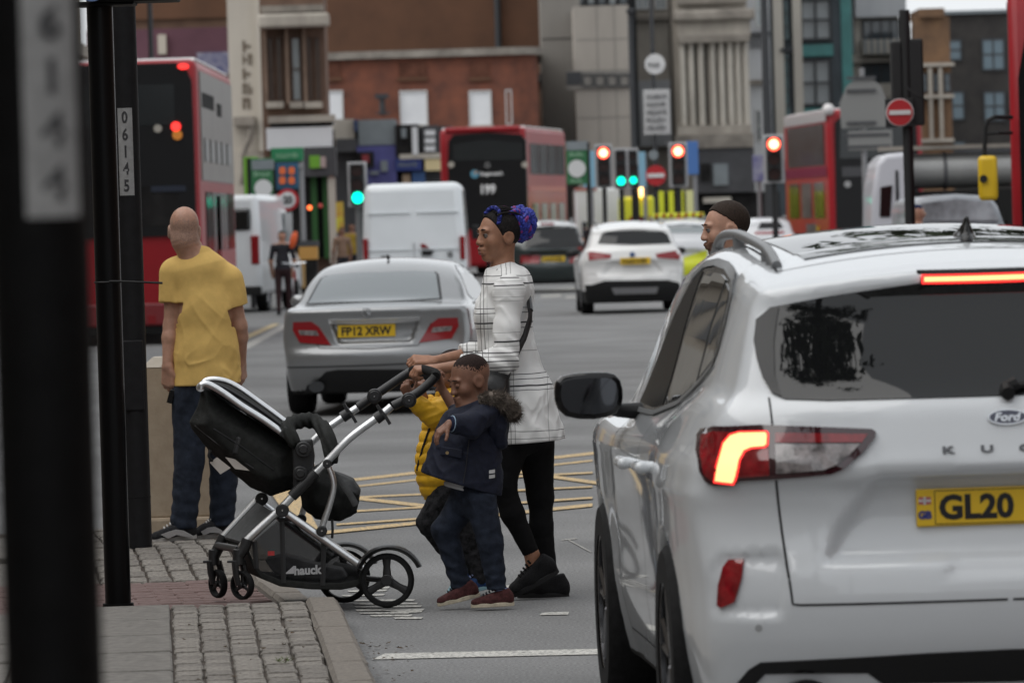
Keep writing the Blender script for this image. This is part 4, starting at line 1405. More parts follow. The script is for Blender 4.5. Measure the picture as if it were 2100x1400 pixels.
def rope(path, r, m0, m1, parent, names, turns=10, n=60):
    "two or three twisted strands along a path"
    path = [Vector(p) for p in path]
    def at(t):
        x = t * (len(path) - 1); i = min(int(x), len(path) - 2); f_ = x - i
        p0, p1, p2, p3 = path[max(i - 1, 0)], path[i], path[i + 1], path[min(i + 2, len(path) - 1)]
        return .5 * ((2 * p1) + (p2 - p0) * f_ + (2 * p0 - 5 * p1 + 4 * p2 - p3) * f_ ** 2 + (3 * p1 - p0 - 3 * p2 + p3) * f_ ** 3)
    for k_, mm_ in enumerate((m0, m0, m1)):
        q = []
        for j in range(n + 1):
            t = j / n
            c = at(t); tg = (at(min(1, t + .01)) - at(max(0, t - .01))).normalized()
            a_ = tg.orthogonal().normalized() if abs(tg.y) > .9 else tg.cross(Vector((0, 1, 0))).normalized(); b_ = tg.cross(a_)
            ph = 2 * PI * (turns * t + k_ / 3)
            rr = r * (.55 if 0.03 < t < .97 else .3)
            q.append(c + a_ * (math.cos(ph) * rr) + b_ * (math.sin(ph) * rr))
        b = MB(); b.tube(q, r * .62, 6)
        b.build(names, mm_, parent, smooth=True, world=True)
bc = hw.c + hw.f * -.098 + hw.u * .040
bunm = MB()
bl_ = SDF(.02); bl_.ell(arr(bc + hw.f * -.035), (.055, .062, .072))
bun = bl_.mesh('bun', M_BBLUE, WOM, .008)
ax1 = unit(hw.f * -.9 + hw.u * .35); ub = ax1.orthogonal().normalized(); vb = ax1.cross(ub)
random.seed(4)
for (a0, R_, dz, t0, t1, mm_) in ((0, .064, .0, 0, 1.9, 0), (1.0, .066, .026, .3, 2.1, 1), (2.2, .058, .050, .1, 2.0, 0), (3.4, .040, .070, 0, 2.0, 0), (4.2, .052, -.018, 0, 1.9, 1), (.6, .020, .082, 0, 2, 0)):
    pts = [bc + ax1 * (dz + .008 * math.sin(3 * th)) + ub * (R_ * math.cos(th + a0)) + vb * (R_ * 1.12 * math.sin(th + a0)) for th in [PI * (t0 + (t1 - t0) * i / 14) for i in range(15)]]
    rope(pts, .0165, M_BBLUE, M_BMAG if mm_ else M_BBLUE, bun, 'braid', 9)
# swept strands from the scalp into the bun
for i, (sd, m_) in enumerate(((-.05, M_BMAG), (-.03, M_BBLUE), (.0, M_BMAG), (.03, M_BBLUE), (.052, M_BBLUE))):
    rope([hw.L(-.03, sd, .123 - abs(sd) * .5), hw.L(-.085, sd * .95, .105), hw.L(-.13, sd * .8, .06)], .012, m_, M_BBLUE if i % 2 else M_BMAG, bun, 'braid', 5, 30)
M_DKBL = mat('dark_blue_braid', (.012, .017, .12), rough=.7, noise=.5, nscale=90, bump=.4, bscale=250)
rope([J(996, 439, -.030), J(1003, 430, -.035), J(1012, 426, -.04), J(1021, 431, -.055), J(1025, 445, -.072), J(1021, 460, -.080)], .0105, M_DKBL, M_BBLUE, hs_, 'front_braid', 7, 40)
# earring-free; collar edge and shoulder zip
zp = MB(); zp.tube([J(1020, 552, -.085), J(1017, 562, -.10)], .003, 6); zp.build('zip', M_BLACKINK, tn, world=True)
# shoulder bag
M_LEATHER = mat('black_leather', (.012, .012, .013), rough=.35, noise=.3, nscale=60, bump=.2, bscale=200)
BAG = thing('shoulder_bag', 'black leather crossbody bag hanging at the hip of the woman in the checked tunic', 'bag', tuple(J(1020, 800, -.26)))
S_ = SDF(.02)
S_.cone(J(1022, 770, -.245), .05, J(1012, 800, -.25), .07, k=.03, flat=((0, 1, 0), 2.0)).cone(J(1012, 800, -.25), .07, J(1005, 812, -.25), .05, flat=((0, 1, 0), 2.0))
S_.cone(J(1035, 756, -.245), .03, J(1000, 770, -.245), .03, flat=((0, 1, 0), 1.6))
S_.fn(cloth_fn(5, .003, 50))
S_.mesh('bag_body', M_LEATHER, BAG, .007)
st = MB()
st.tube([J(1088, 637, -.145), J(1087, 655, -.165), J(1076, 690, -.19), J(1060, 722, -.215), J(1050, 738, -.235)], .019, 8, flat=(Vector((.9, 0, .45)).normalized(), .35))
st.tube([J(1088, 637, -.145), J(1084, 606, -.06), J(1075, 585, 0), J(1055, 572, .08)], .013, 8)
st.build('bag_strap', M_LEATHER, BAG, smooth=True, world=True)
ch = MB()
for i in range(7):
    c = J(1050 - i * 2.4, 738 + i * 4.0, -.24)
    ch.tube([Vector(c) + Vector((.010 * math.cos(a) * (1 if i % 2 else .3), .008 * math.sin(a) * (.3 if i % 2 else 1), .010 * math.sin(a))) for a in [2 * PI * j / 8 for j in range(8)]], .0028, 5, closed=True)
ch.build('bag_chain', M_CHROME, BAG, smooth=True, world=True)
# ================================================================== boy in the navy parka
SK_B = skin('dark_skin', (.21, .104, .068))
D = 25.4
J = lambda px, py, dd=0.0: arr(P(px, py, D + dd))
M_NAVY = mat('navy_parka', (.0085, .011, .024), rough=.78, spec=.3, noise=.25, nscale=60, bump=.12, bscale=300)
M_NAVYL = mat('navy_lining', (.02, .05, .06), rough=.7)
M_DENIM = mat('dark_denim', (.017, .022, .035), rough=.9, spec=.2, noise=.32, nscale=26, bump=.25, bscale=350)
M_FUR = mat('grey_fur', (.115, .095, .080), rough=.9, noise=.5, nscale=30)
M_BURG = mat('burgundy_suede', (.060, .020, .020), rough=.8, noise=.35, nscale=60)
M_CREAM = mat('cream_sole', (.50, .44, .34), rough=.7, noise=.2, nscale=30)
M_SOCK = mat('blue_white_sock', (.30, .36, .60), rough=.9)
BOY = thing('person', 'small boy in navy parka with fur-trimmed hood and blue jeans, holding the pram handle', 'person')
_g = G(975, 1243); BOY.location = (_g.x, _g.y, 0); W0[BOY.name] = Vector(BOY.location)
hb = Head(J(962, 780, -.01), (-.86, -.44, -.30), (-.10, -.08, 1), .93)
B = SDF(.018)
hb.add(B, True, lips=1.05, nose=.95)
B.cone(hb.L(-.03, 0, -.05), .046, J(972, 838), .046, k=.03)
B.chain([(J(968, 850), .075), (J(962, 920), .085), (J(972, 1005), .088)], k=.05)
shn, eln, wrn = J(996, 846, -.10), J(966, 872, -.20), J(922, 868, -.25)
shf, elf, wrf = J(952, 842, .10), J(936, 842, .19), J(905, 796, .20)
for a, b, c in ((shn, eln, wrn), (shf, elf, wrf)):
    B.cone(a, .036, b, .029, k=.02); B.cone(b, .028, c, .0185, k=.015)
hand(B, wrn, (-.72, -.15, -.55), (-.45, -.35, .8), (22, 25, 18), .72, thumb=-1, spread=1.05, tcurl=10)
hand(B, wrf, (-.30, -.1, .95), (-.7, -.55, -.15), (45, 75, 55), .70, thumb=-1, tcurl=45)
hpn, knn, ann = J(985, 1025, -.055), J(1005, 1110, -.06), J(1018, 1200, -.05)
hpf, knf, anf = J(955, 1025, .05), J(912, 1085, .03), J(943, 1192, .06)
for a, b, c in ((hpn, knn, ann), (hpf, knf, anf)):
    B.cone(a, .055, b, .040, k=.03); B.cone(b, .038, c, .026, k=.02)
M_CROP = mat('cropped_hair', (.022, .013, .011), rough=.85, noise=.5, nscale=220)
bb_ = B.mesh('body', [SK_B, M_CROP], BOY, .0046, zone=hair_zone(hb, lambda q: np.maximum(q[:, 0] * .58 - q[:, 2] * .80 + .042 + .12 * np.abs(q[:, 1]), .045 - q[:, 2] - .05 * q[:, 0]), .012))
hb.face(bb_, eye=(.010, .006, .004), brow=M_BLACKHAIR, lip=mat('lips_boy', (.11, .045, .04), rough=.4), lips=.85, shut=True)
# parka
T = SDF(.03)
T.chain([(J(972, 838), .075), (J(968, 860), .110), (J(958, 910), .142), (J(948, 975), .168), (J(941, 1035), .190)], k=.05, flat=((0, 1, 0), 1.22))
for a, b, c, e in ((shn, eln, wrn, .86), (shf, elf, wrf, .18)):
    b2 = b + (c - b) * e
    T.cone(a, .058, b, .052, k=.03); T.cone(b, .052, b2, .043, k=.02)
T.fn(cloth_fn(12, .0055, 38))
T.fn(lambda p, d: d - .003 * np.sin(p[:, 2] * 55 + 3 * np.sin(p[:, 0] * 9)) * (np.linalg.norm(p - arr(eln), axis=1) < .14))
hA, hB = J(858, 966), J(1026, 1016)
hn = arr(unit(Vector(hB - hA).cross(Vector((0, 1, 0)))))
if hn[2] > 0: hn = -hn
T.cut(hA, tuple(hn), .006)
n_ = unit(wrn - eln); o_n = eln + (wrn - eln) * .86
T.fn(lambda p, d: np.where(np.linalg.norm(p - o_n, axis=1) < .07, smax(d, (p - o_n) @ arr(n_), .004), d))
n2_ = unit(wrf - elf); o_f = elf + (wrf - elf) * .16
T.fn(lambda p, d: np.where(np.linalg.norm(p - o_f, axis=1) < .07, smax(d, (p - o_f) @ arr(n2_), .004), d))
T.cut(J(965, 822), (-.35, -.1, 1), .006)
pk = T.mesh('parka', M_NAVY, BOY, .0058)
TF = T
hd = SDF(.03)
hd.ell(J(1016, 868, .0), (.060, .105, .075), k=.03).cone(J(1000, 840, -.08), .045, J(1025, 905, -.04), .035).cone(J(1000, 840, .08), .045, J(1025, 905, .04), .035)
hd.fn(cloth_fn(14, .006, 45))
ho = hd.mesh('hood', M_NAVY, pk, .008)
path = [J(988, 822, -.115), J(1012, 816, -.105), J(1036, 822, -.07), J(1050, 838, -.02), J(1050, 842, .04), J(1030, 824, .09), J(1005, 818, .115)]
fr_ = MB(); fr_.tube([J(982, 822, -.115), J(1005, 816, -.12), J(1030, 822, -.10), J(1052, 842, -.05), J(1048, 850, .02), J(1030, 830, .08), J(1000, 820, .11)], [.022, .031, .036, .036, .034, .030, .020], 12)
fur = fr_.build('fur_trim', M_FUR, ho, smooth=True, world=True)
# the hairs of the trim: too many to count, one part
rs = np.random.RandomState(5)
pc = np.array([J(982, 822, -.115), J(1005, 816, -.12), J(1030, 822, -.10), J(1052, 842, -.05), J(1048, 850, .02), J(1030, 830, .08), J(1000, 820, .11)])
pr_ = [.022, .031, .036, .036, .034, .030, .020]
NV = 6500
t_ = rs.rand(NV) * 5.999; i_ = t_.astype(int); f_ = (t_ - i_)[:, None]
cc = pc[i_] * (1 - f_) + pc[i_ + 1] * f_; rr_ = np.array(pr_)[i_] * (1 - f_[:, 0]) + np.array(pr_)[i_ + 1] * f_[:, 0]
tg = pc[i_ + 1] - pc[i_]; tg /= np.linalg.norm(tg, axis=1)[:, None]
dr = rs.randn(NV, 3); dr -= (dr * tg).sum(1)[:, None] * tg; dr /= np.linalg.norm(dr, axis=1)[:, None]
root = cc + dr * (rr_ * .9)[:, None]
tip = root + (dr + rs.randn(NV, 3) * .55 + np.array([.35, 0, -.2])) * (rs.rand(NV, 1) * .012 + .008)
sd_ = np.cross(tip - root, rs.randn(NV, 3)); sd_ /= np.linalg.norm(sd_, axis=1)[:, None]
V = np.stack([root - sd_ * .0013, root + sd_ * .0013, tip], 1).reshape(-1, 3)
raw('fur_hairs', V, np.arange(NV * 3).reshape(-1, 3), M_FUR, ho, None, True, kind='stuff')
# cuff, pocket, reflective strips, shirt tail, drawcord
cf = MB(); cf.cyl(o_n - arr(n_) * .012, o_n + arr(n_) * .016, .037, .032, 16); cf.build('cuff', mat('cuff_rib', (.012, .016, .04), rough=.8), pk, smooth=True, world=True)
cf = MB(); cf.cyl(o_n - arr(n_) * .006, o_n - arr(n_) * .002, .0385, .038, 16); cf.build('cuff_stripe', mat('cuff_orange', (.35, .12, .06), rough=.8), pk, smooth=True, world=True)
cf = MB(); cf.cyl(o_n + arr(n_) * .002, o_n + arr(n_) * .005, .0375, .037, 16); cf.build('cuff_stripe', mat('cuff_paleblue', (.3, .4, .5), rough=.8), pk, smooth=True, world=True)
def on_skin(Sx, px, py, off=.002, d0=None):
    "first point of surface Sx along the sight line of a photo pixel"
    a = arr(CAM); q = arr(P(px, py, 10)) - a; q /= np.linalg.norm(q)
    p = a + q * ((d0 or D) - .6)
    best, bd = p, 9
    for _ in range(140):
        d = Sx(p[None])[0]
        if abs(d) < bd: best, bd = p, abs(d)
        p = p + q * (d * .7)
    return best - q * off
m_ = MB()
for y0 in (964, 974):
    a, b, c_, d_ = [on_skin(TF, x, y, .006) for x, y in ((1003, y0), (1015, y0 - 2), (1015, y0 + 5), (1003, y0 + 7))]
    m_.add([a, b, c_, d_, a + np.array([0, .004, 0]), b + np.array([0, .004, 0]), c_ + np.array([0, .004, 0]), d_ + np.array([0, .004, 0])], [(0, 1, 2, 3), (7, 6, 5, 4), (0, 4, 5, 1), (1, 5, 6, 2), (2, 6, 7, 3), (3, 7, 4, 0)])
    m_.build('reflective_strip', mat('reflective', (.55, .55, .55), rough=.5), pk, world=True); m_ = MB()
a, b, c_, d_ = [on_skin(TF, x, y, .016) for x, y in ((905, 915), (948, 922), (946, 940), (903, 932))]
k_ = np.array([0, .022, 0])
m_.add([a, b, c_, d_, a + k_, b + k_, c_ + k_, d_ + k_], [(0, 1, 2, 3), (7, 6, 5, 4), (0, 4, 5, 1), (1, 5, 6, 2), (2, 6, 7, 3), (3, 7, 4, 0)])
m_.build('pocket_flap', M_NAVY, pk, world=True, bevel=.003)
m_ = MB(); m_.disc(on_skin(TF, 917, 928, .019), (0, 1, 0), .0075, .004, 12); m_.build('snap_button', mat('brass', (.45, .33, .18), rough=.3, metal=1), pk, world=True)
m_ = MB(); m_.tube([on_skin(TF, x, y, .004) for x, y in ((960, 850), (962, 900), (955, 960), (950, 990))], .0022, 5); m_.build('front_seam', M_BLACKINK, pk, world=True)
sh = SDF(.02); sh.cone(J(956, 985), .100, J(956, 1012), .098, flat=((0, 1, 0), 1.1)); sh.cut(J(940, 1002), (-.27, 0, -1)); sh.cut(J(952, 985), (0, 0, 1))
sh.mesh('shirt_hem', mat('white_shirt', (.5, .5, .52), rough=.8), BOY, .007)
# jeans
K = SDF(.02)
for a, b, c in ((hpn, knn, ann), (hpf, knf, anf)):
    K.cone(a, .070, b, .056, k=.03); K.cone(b, .054, c + (c - b) * .05, .043, k=.02)
K.cone(J(972, 1000), .098, J(972, 1020), .09, k=.04)
K.fn(cloth_fn(21, .0035, 38)); K.fn(lambda p, d: d - .0025 * np.sin(p[:, 2] * 130 + 4 * np.sin(p[:, 0] * 20)) * sstep(.30, .12, p[:, 2]))
K.cut(J(972, 1208), (0, 0, -1))
K.mesh('jeans', M_DENIM, BOY, .0058)
shoe(BOY, J(984, 1222, .06), J(899, 1243, .04), (.2, 0, 1), .19, (M_BURG, M_CREAM, mat('dark_lace', (.02, .02, .025), rough=.8)), .80)
shoe(BOY, J(1054, 1241, -.05), J(967, 1246, -.07), (0, 0, 1), .19, (M_BURG, M_CREAM, mat('dark_lace', (0, 0, 0))), .80)
for q in (J(962, 1205, .06), J(1030, 1214, -.05)):
    m_ = MB(); m_.cyl(Vector(q) - Vector((0, 0, .02)), Vector(q) + Vector((0, 0, .02)), .034, .031, 14); m_.build('sock', M_SOCK, BOY, smooth=True, world=True)

# ================================================================== boy in the yellow jacket
D = 26.35
J = lambda px, py, dd=0.0: arr(P(px, py, D + dd))
M_YEL = mat('yellow_jacket', (.72, .40, .012), rough=.6, noise=.12, nscale=20)
M_GREYDEN = mat('charcoal_denim', (.019, .019, .021), rough=.9, spec=.2, noise=.75, nscale=38, bump=.3, bscale=300)
BO2 = thing('person', 'small boy in yellow padded jacket and charcoal jeans, half hidden behind the boy in navy', 'person')
_g = G(985, 1221); BO2.location = (_g.x, _g.y, 0); W0[BO2.name] = Vector(BO2.location)
h2 = Head(J(926, 766), (-.95, -.15, -.25), (-.12, 0, 1), .90)
B = SDF(.018); h2.add(B, True)
B.cone(h2.L(-.03, 0, -.05), .045, J(932, 818), .045, k=.03)
B.chain([(J(930, 840), .07), (J(915, 920), .08), (J(915, 990), .085)], k=.05)
shn, eln, wrn = J(930, 826, -.10), J(888, 852, -.15), J(842, 818, -.19)
shf, elf, wrf = J(918, 826, .10), J(885, 850, .14), J(868, 812, .1)
for a, b, c in ((shn, eln, wrn), (shf, elf, wrf)):
    B.cone(a, .036, b, .029, k=.02); B.cone(b, .028, c, .0195, k=.015)
hand(B, wrn, (-.38, -.1, .92), (-.55, -.75, -.2), (45, 75, 55), .74, thumb=1, tcurl=40)
hand(B, wrf, (-.3, -.1, .95), (-.6, -.6, -.2), (45, 75, 55), .70, thumb=-1, tcurl=40)
hpn, knn, ann = J(915, 1020, -.05), J(880, 1070, -.03), J(935, 1150, .03)
hpf, knf, anf = J(930, 1020, .05), J(958, 1100, .02), J(985, 1185, .0)
for a, b, c in ((hpn, knn, ann), (hpf, knf, anf)):
    B.cone(a, .055, b, .040, k=.03); B.cone(b, .036, c, .026, k=.02)
b2_ = B.mesh('body', [SK_B, M_CROP], BO2, .0055, zone=hair_zone(h2, lambda q: np.maximum(q[:, 0] * .62 - q[:, 2] * .78 + .036, .038 - q[:, 2])))
h2.face(b2_, brow=M_BLACKHAIR, shut=True)
T = SDF(.03)
T.chain([(J(930, 826), .085), (J(922, 870), .108), (J(914, 930), .120), (J(911, 975), .118), (J(904, 1012), .072)], k=.05, flat=((0, 1, 0), 1.15))
T.fn(lambda p, d: d - .009 * np.abs(np.sin((p[:, 2] - .2) * PI / .052)) ** .6 - .003 * wrinkle(p, 70, 4))
T.cut(J(905, 1016), (.25, 0, -1), .008)
jk = T.mesh('padded_jacket', M_YEL, BO2, .006)
S_ = SDF(.02)
for a, b, c, e in ((shn, eln, wrn, .90), (shf, elf, wrf, .85)):
    b2 = b + (c - b) * e
    S_.cone(a, .060, b, .050, k=.03); S_.cone(b, .052, b2, .038, k=.02)
    n_ = arr(unit(c - b)); S_.fn(lambda p, d, o=b2, n=n_: np.where(np.linalg.norm(p - o, axis=1) < .07, smax(d, (p - o) @ n, .004), d))
S_.fn(cloth_fn(9, .004, 50))
S_.mesh('sleeves', M_YEL, jk, .006)
m_ = MB(); m_.tube([on_skin(T, x, y, .002, D) for x, y in ((893, 858), (880, 880), (868, 915), (858, 950), (855, 965))], .0055, 6); m_.build('zip', M_BLACKINK, jk, world=True, smooth=True)
m_ = MB(); m_.tube([J(938, 812, -.06), J(905, 806, -.05), J(900, 810, 0), J(906, 806, .05)], .02, 8); m_.build('collar', M_YEL, jk, world=True, smooth=True)
K = SDF(.02)
for a, b, c in ((hpn, knn, ann), (hpf, knf, anf)):
    K.cone(a, .072, b, .056, k=.03); K.cone(b, .053, c, .042, k=.02)
K.cone(J(918, 985), .10, J(920, 1015), .09, k=.04)
K.fn(cloth_fn(33, .004, 45))
K.mesh('jeans', M_GREYDEN, BO2, .006)
M_BLUESH = mat('blue_trainer', (.02, .05, .14), rough=.7, noise=.4, nscale=80); M_AQUA = mat('pale_blue_sole', (.25, .42, .48), rough=.6)
shoe(BO2, J(1006, 1205, .0), J(935, 1222, -.02), (.2, 0, 1), .18, (M_BLUESH, M_AQUA, M_SOCK), .78)
shoe(BO2, J(955, 1158, .03), J(915, 1215, .04), (.8, 0, .5), .18, (M_BLUESH, M_AQUA, M_SOCK), .78)
# ================================================================== bald man in the yellow T-shirt, seen from behind
SK_P = skin('pale_skin', (.42, .235, .165))
D = 29.6
J = lambda px, py, dd=0.0: arr(P(px, py, D + dd))
M_TEE = mat('yellow_tee', (.70, .465, .15), rough=.85, noise=.06, nscale=14, bump=.08, bscale=400)
M_JEAN = mat('blue_denim', (.021, .027, .041), rough=.9, spec=.2, noise=.28, nscale=22, bump=.25, bscale=350)
MAN = thing('person', 'bald man in yellow T-shirt and jeans, back turned, standing beside the posts', 'person')
_g = G(385, 1108, .12); MAN.location = (_g.x, _g.y, .12); W0[MAN.name] = Vector(MAN.location)
hm = Head(J(377, 472), (-.17, .98, .05), (.02, .10, 1), 1.0)
B = SDF(.022)
hm.add(B, ear=1.03)
B.ell(hm.L(-.05, 0, -.035), (.06, .06, .055), k=.03)
B.cone(hm.L(-.045, 0, -.06), .066, J(400, 530), .072, k=.03)
for i in range(3):
    q = hm.L(-.10, 0, -.065 - i * .020)
B.fn(lambda p, d: d - .0007 * np.sin((p[:, 2] - p[:, 0] * .25) * 260) * sstep(.045, .01, np.abs(p[:, 2] - J(388, 500)[2])) * (np.abs(p[:, 0] - J(388, 505)[0]) < .12))
B.chain([(J(408, 560), .11), (J(418, 640), .12), (J(424, 740), .12), (J(428, 800), .115)], k=.05)
sl_, el_, wl_ = J(358, 560, .02), J(352, 668, .02), J(344, 752, -.03)
sr_, er_, wr_ = J(468, 575, .02), J(490, 668, .04), J(494, 740, .14)
for a, b, c in ((sl_, el_, wl_), (sr_, er_, wr_)):
    B.cone(a, .054, b, .041, k=.03); B.cone(b, .043, b + (c - b) * .3, .043, k=.02); B.cone(b + (c - b) * .3, .043, c, .028, k=.02)
hand(B, wl_, (.0, .05, -1), (-.6, -.75, 0), (30, 40, 25), 1.08, thumb=-1, tcurl=25)
hand(B, wr_, (.05, .3, -1), (.8, -.3, 0), (30, 40, 25), 1.08, thumb=-1)
hl, kl, al = J(392, 810, .0), J(388, 940, -.02), J(376, 1070, -.02)
hr, kr, ar = J(452, 810, .05), J(460, 940, .1), J(455, 1062, .14)
for a, b, c in ((hl, kl, al), (hr, kr, ar)):
    B.cone(a, .08, b, .052, k=.03); B.cone(b, .048, c, .032, k=.02)
bm_ = B.mesh('body', [SK_P, mat('shaved_hair', (.35, .215, .16), rough=.6, noise=.25, nscale=150)], MAN, .0055, zone=hair_zone(hm, lambda q: np.maximum(np.maximum(q[:, 2] - .050, -.062 - q[:, 2]), q[:, 0] - .012), .018))
hm.face(bm_, brow=mat('grey_brow', (.2, .17, .15), rough=.8))
T = SDF(.03)
T.cone(J(404, 522), .066, J(410, 545), .11, k=.04)
T.cone(J(378, 560, .02), .085, J(450, 568, .02), .085, k=.05)
T.chain([(J(410, 565), .135), (J(420, 640), .150), (J(424, 720), .158), (J(425, 790), .164), (J(425, 830), .166)], k=.05, flat=((0, 1, 0), 1.12))
for a, b in ((sl_, el_), (sr_, er_)):
    T.cone(a, .080, a + (b - a) * .62, .070, k=.03)
    o = a + (b - a) * .56; n = arr(unit(b - a))
    T.fn(lambda p, d, o=o, n=n: np.where(np.linalg.norm(p - o, axis=1) < .135, smax(d, (p - o) @ n, .004), d))
def fold(p, dr, sc, st, seed):
    "ridged noise pulled out along a direction: long soft creases"
    dr = arr(unit(dr)); q = p - np.outer((p @ dr) * (1 - st), dr)
    return np.clip(1 - np.abs(wrinkle(q, sc, seed)) * 2.2, 0, 1) ** 2
def folds(p, d):
    z = p[:, 2]
    a = fold(p, (-.55, 0, .8), 16, .22, 71) * sstep(1.50, 1.30, z) * sstep(.95, 1.10, z)
    b = fold(p, (.55, 0, .8), 15, .25, 72) * sstep(1.45, 1.25, z) * sstep(.9, 1.0, z)
    c = fold(p, (1, 0, .25), 24, .35, 73) * sstep(1.16, 1.0, z)
    return d - .006 * a - .004 * b - .0085 * c - .003 * wrinkle(p, 14, 74)
T.fn(folds)
T.cut(J(425, 788), (.03, 0, -1), .006)
T.cut(J(398, 513), (-.15, .45, 1), .008)
te = T.mesh('t_shirt', M_TEE, MAN, .0065)
K = SDF(.025)
for a, b, c, hm_ in ((hl, kl, al, 0), (hr, kr, ar, 0)):
    K.cone(a, .102, b, .078, k=.03); K.cone(b, .076, c + np.array([0, 0, -.02]), .066, k=.02)
K.cone(J(422, 780), .148, J(424, 815), .14, k=.05, flat=((0, 1, 0), 1.1))
K.fn(cloth_fn(41, .004, 24)); K.fn(lambda p, d: d - .003 * np.sin(p[:, 2] * 90 + 3 * np.sin(p[:, 0] * 14)) * sstep(.50, .22, p[:, 2]))
K.cut(J(400, 1082), (0, 0, -1), .006)
K.mesh('jeans', M_JEAN, MAN, .007)
M_SUEDE = mat('black_suede', (.018, .018, .02), rough=.85, noise=.3, nscale=80); M_WHSOLE = mat('pale_rubber_sole', (.42, .41, .40), rough=.6)
s1 = shoe(MAN, J(403, 1104, -.02), J(312, 1113, -.06), (0, 0, 1), .29, (M_SUEDE, M_WHSOLE, M_WHSOLE), 1.05)
s2 = shoe(MAN, J(465, 1099, .14), J(402, 1105, .10), (0, 0, 1), .29, (M_SUEDE, M_WHSOLE, M_WHSOLE), 1.05)
for (pts, so_) in ((((330, 1096), (345, 1090), (360, 1086), (376, 1088), (398, 1100), (380, 1100), (362, 1096), (345, 1104)), s1), (((412, 1090), (425, 1082), (440, 1080), (452, 1086), (462, 1094), (446, 1092), (430, 1092), (418, 1098)), s2)):
    m_ = MB(); a = [P(x, y, D - .115 if so_ is s1 else D + .045) for x, y in pts]
    m_.add(list(a) + [v + Vector((0, .03, 0)) for v in a], [tuple(range(8)), tuple(range(15, 7, -1))] + [(i, i + 8, (i + 1) % 8 + 8, (i + 1) % 8) for i in range(8)])
    m_.build('side_stripe', mat('grey_suede', (.32, .31, .31), rough=.8), so_, world=True)
PH = thing('mobile_phone', 'black phone held low in the left hand of the bald man in yellow', 'phone', tuple(J(352, 815, -.02)))
m_ = MB(); m_.box(J(352, 812, -.03), (.028, .07, .075), Matrix.Rotation(.3, 3, 'Y')); m_.build('phone_case', M_GBLACK, PH, world=True, bevel=.006)
m_ = MB(); m_.box(Vector(J(352, 812, -.03)) + Vector((-.015, 0, 0)), (.003, .062, .068), Matrix.Rotation(.3, 3, 'Y')); m_.build('phone_screen', M_GLASS, PH, world=True)

# ================================================================== dark-haired man crossing beyond the white SUV
D = 26.6
J = lambda px, py, dd=0.0: arr(P(px, py, D + dd))
MN2 = thing('person', 'short-haired bearded man walking past behind the white SUV, only his head showing', 'person')
_g = P(1505, 700, D); MN2.location = (_g.x, _g.y, 0); W0[MN2.name] = Vector(MN2.location)
h3 = Head(J(1486, 470), (-.97, -.20, -.10), (-.06, 0, 1), 1.04)
B = SDF(.022); h3.add(B, nose=.98, jaw=1.05, lips=.85)
fx_ = J(1500, 560)
g0 = np.array([fx_[0], fx_[1], 0])
B.cone(h3.L(-.035, 0, -.05), .062, fx_ + np.array([0, 0, -.02]), .065, k=.03)
B.chain([(g0 + [0, 0, 1.42], .12), (g0 + [0, 0, 1.15], .125), (g0 + [0, 0, .95], .13)], k=.05)
for sy in (-1, 1):
    a = g0 + [0, sy * .19, 1.42]; b = g0 + [.04, sy * .24, 1.13]; c = g0 + [-.08, sy * .22, .90]
    B.cone(a, .056, b, .042, k=.03); B.cone(b, .04, c, .028, k=.02); hand(B, c, (-.25, 0, -1), (0, sy, 0), (25, 30, 20), 1.05, thumb=sy)
    a = g0 + [0, sy * .09, .92]; b = g0 + [-.05 * sy, sy * .1, .50]; c = g0 + [-.14 * sy, sy * .1, .10]
    B.cone(a, .085, b, .055, k=.03); B.cone(b, .05, c, .034, k=.02)
b3 = B.mesh('body', SK_P, MN2, .0055)
M_DKBROWN = mat('dark_brown_hair', (.028, .018, .013), rough=.75, noise=.5, nscale=200, bump=.4, bscale=350)
h3.face(b3, eye=(.03, .04, .05), brow=M_DKBROWN)
hair_shell(h3, 'hair', M_DKBROWN, MN2, .0055, lambda q: np.minimum(np.maximum(q[:, 0] * .62 - q[:, 2] * .72 + .036 - .30 * np.maximum(0, .03 - np.abs(q[:, 1])), .030 - q[:, 2]), np.maximum(q[:, 0] + .028, -.060 - q[:, 2])) + .004 * wrinkle(q, 170, 5), .005, bumpn=.0012)
M_STUB = mat('stubble', (.16, .085, .06), rough=.8, noise=.3, nscale=200)
S2 = SDF(.02); h3.add(S2, nose=.98, jaw=1.05, lips=.85)
def beard(p):
    q = h3.loc(p); d = S2(p) - .0022
    return smax(d, np.maximum(np.maximum(q[:, 2] + .045 - .35 * np.maximum(0, .03 - q[:, 0]), -.030 - (q[:, 0] - .03)), -np.maximum(0, 1) * (np.abs(q[:, 2] + .066) < .010) * (np.abs(q[:, 1]) < .02) + -1e-3), .004)
V, Q = surf(beard, arr(h3.c) - .14, arr(h3.c) + .14, .006)
raw('beard', V, Q, M_STUB, MN2, None, True)
T = SDF(.03); T.cone(fx_ + [.005, 0, .02], .075, g0 + [0, 0, 1.47], .10); T.chain([(g0 + [0, 0, 1.42], .15), (g0 + [0, 0, 1.15], .15), (g0 + [0, 0, .88], .16)], k=.05)
for sy in (-1, 1):
    a = g0 + [0, sy * .19, 1.42]; b = g0 + [.04, sy * .24, 1.13]; c = g0 + [-.07, sy * .22, .94]
    T.cone(a, .075, b, .06, k=.03); T.cone(b, .058, c, .045, k=.02)
T.cone(g0 + [0, -.13, 1.44], .07, g0 + [0, .13, 1.44], .07, k=.04); T.fn(cloth_fn(51, .005, 40))
T.mesh('jacket', mat('charcoal_jacket', (.02, .02, .022), rough=.8), MN2, .012)
K = SDF(.02); K.cone(g0 + [0, 0, .95], .15, g0 + [0, 0, .88], .14)
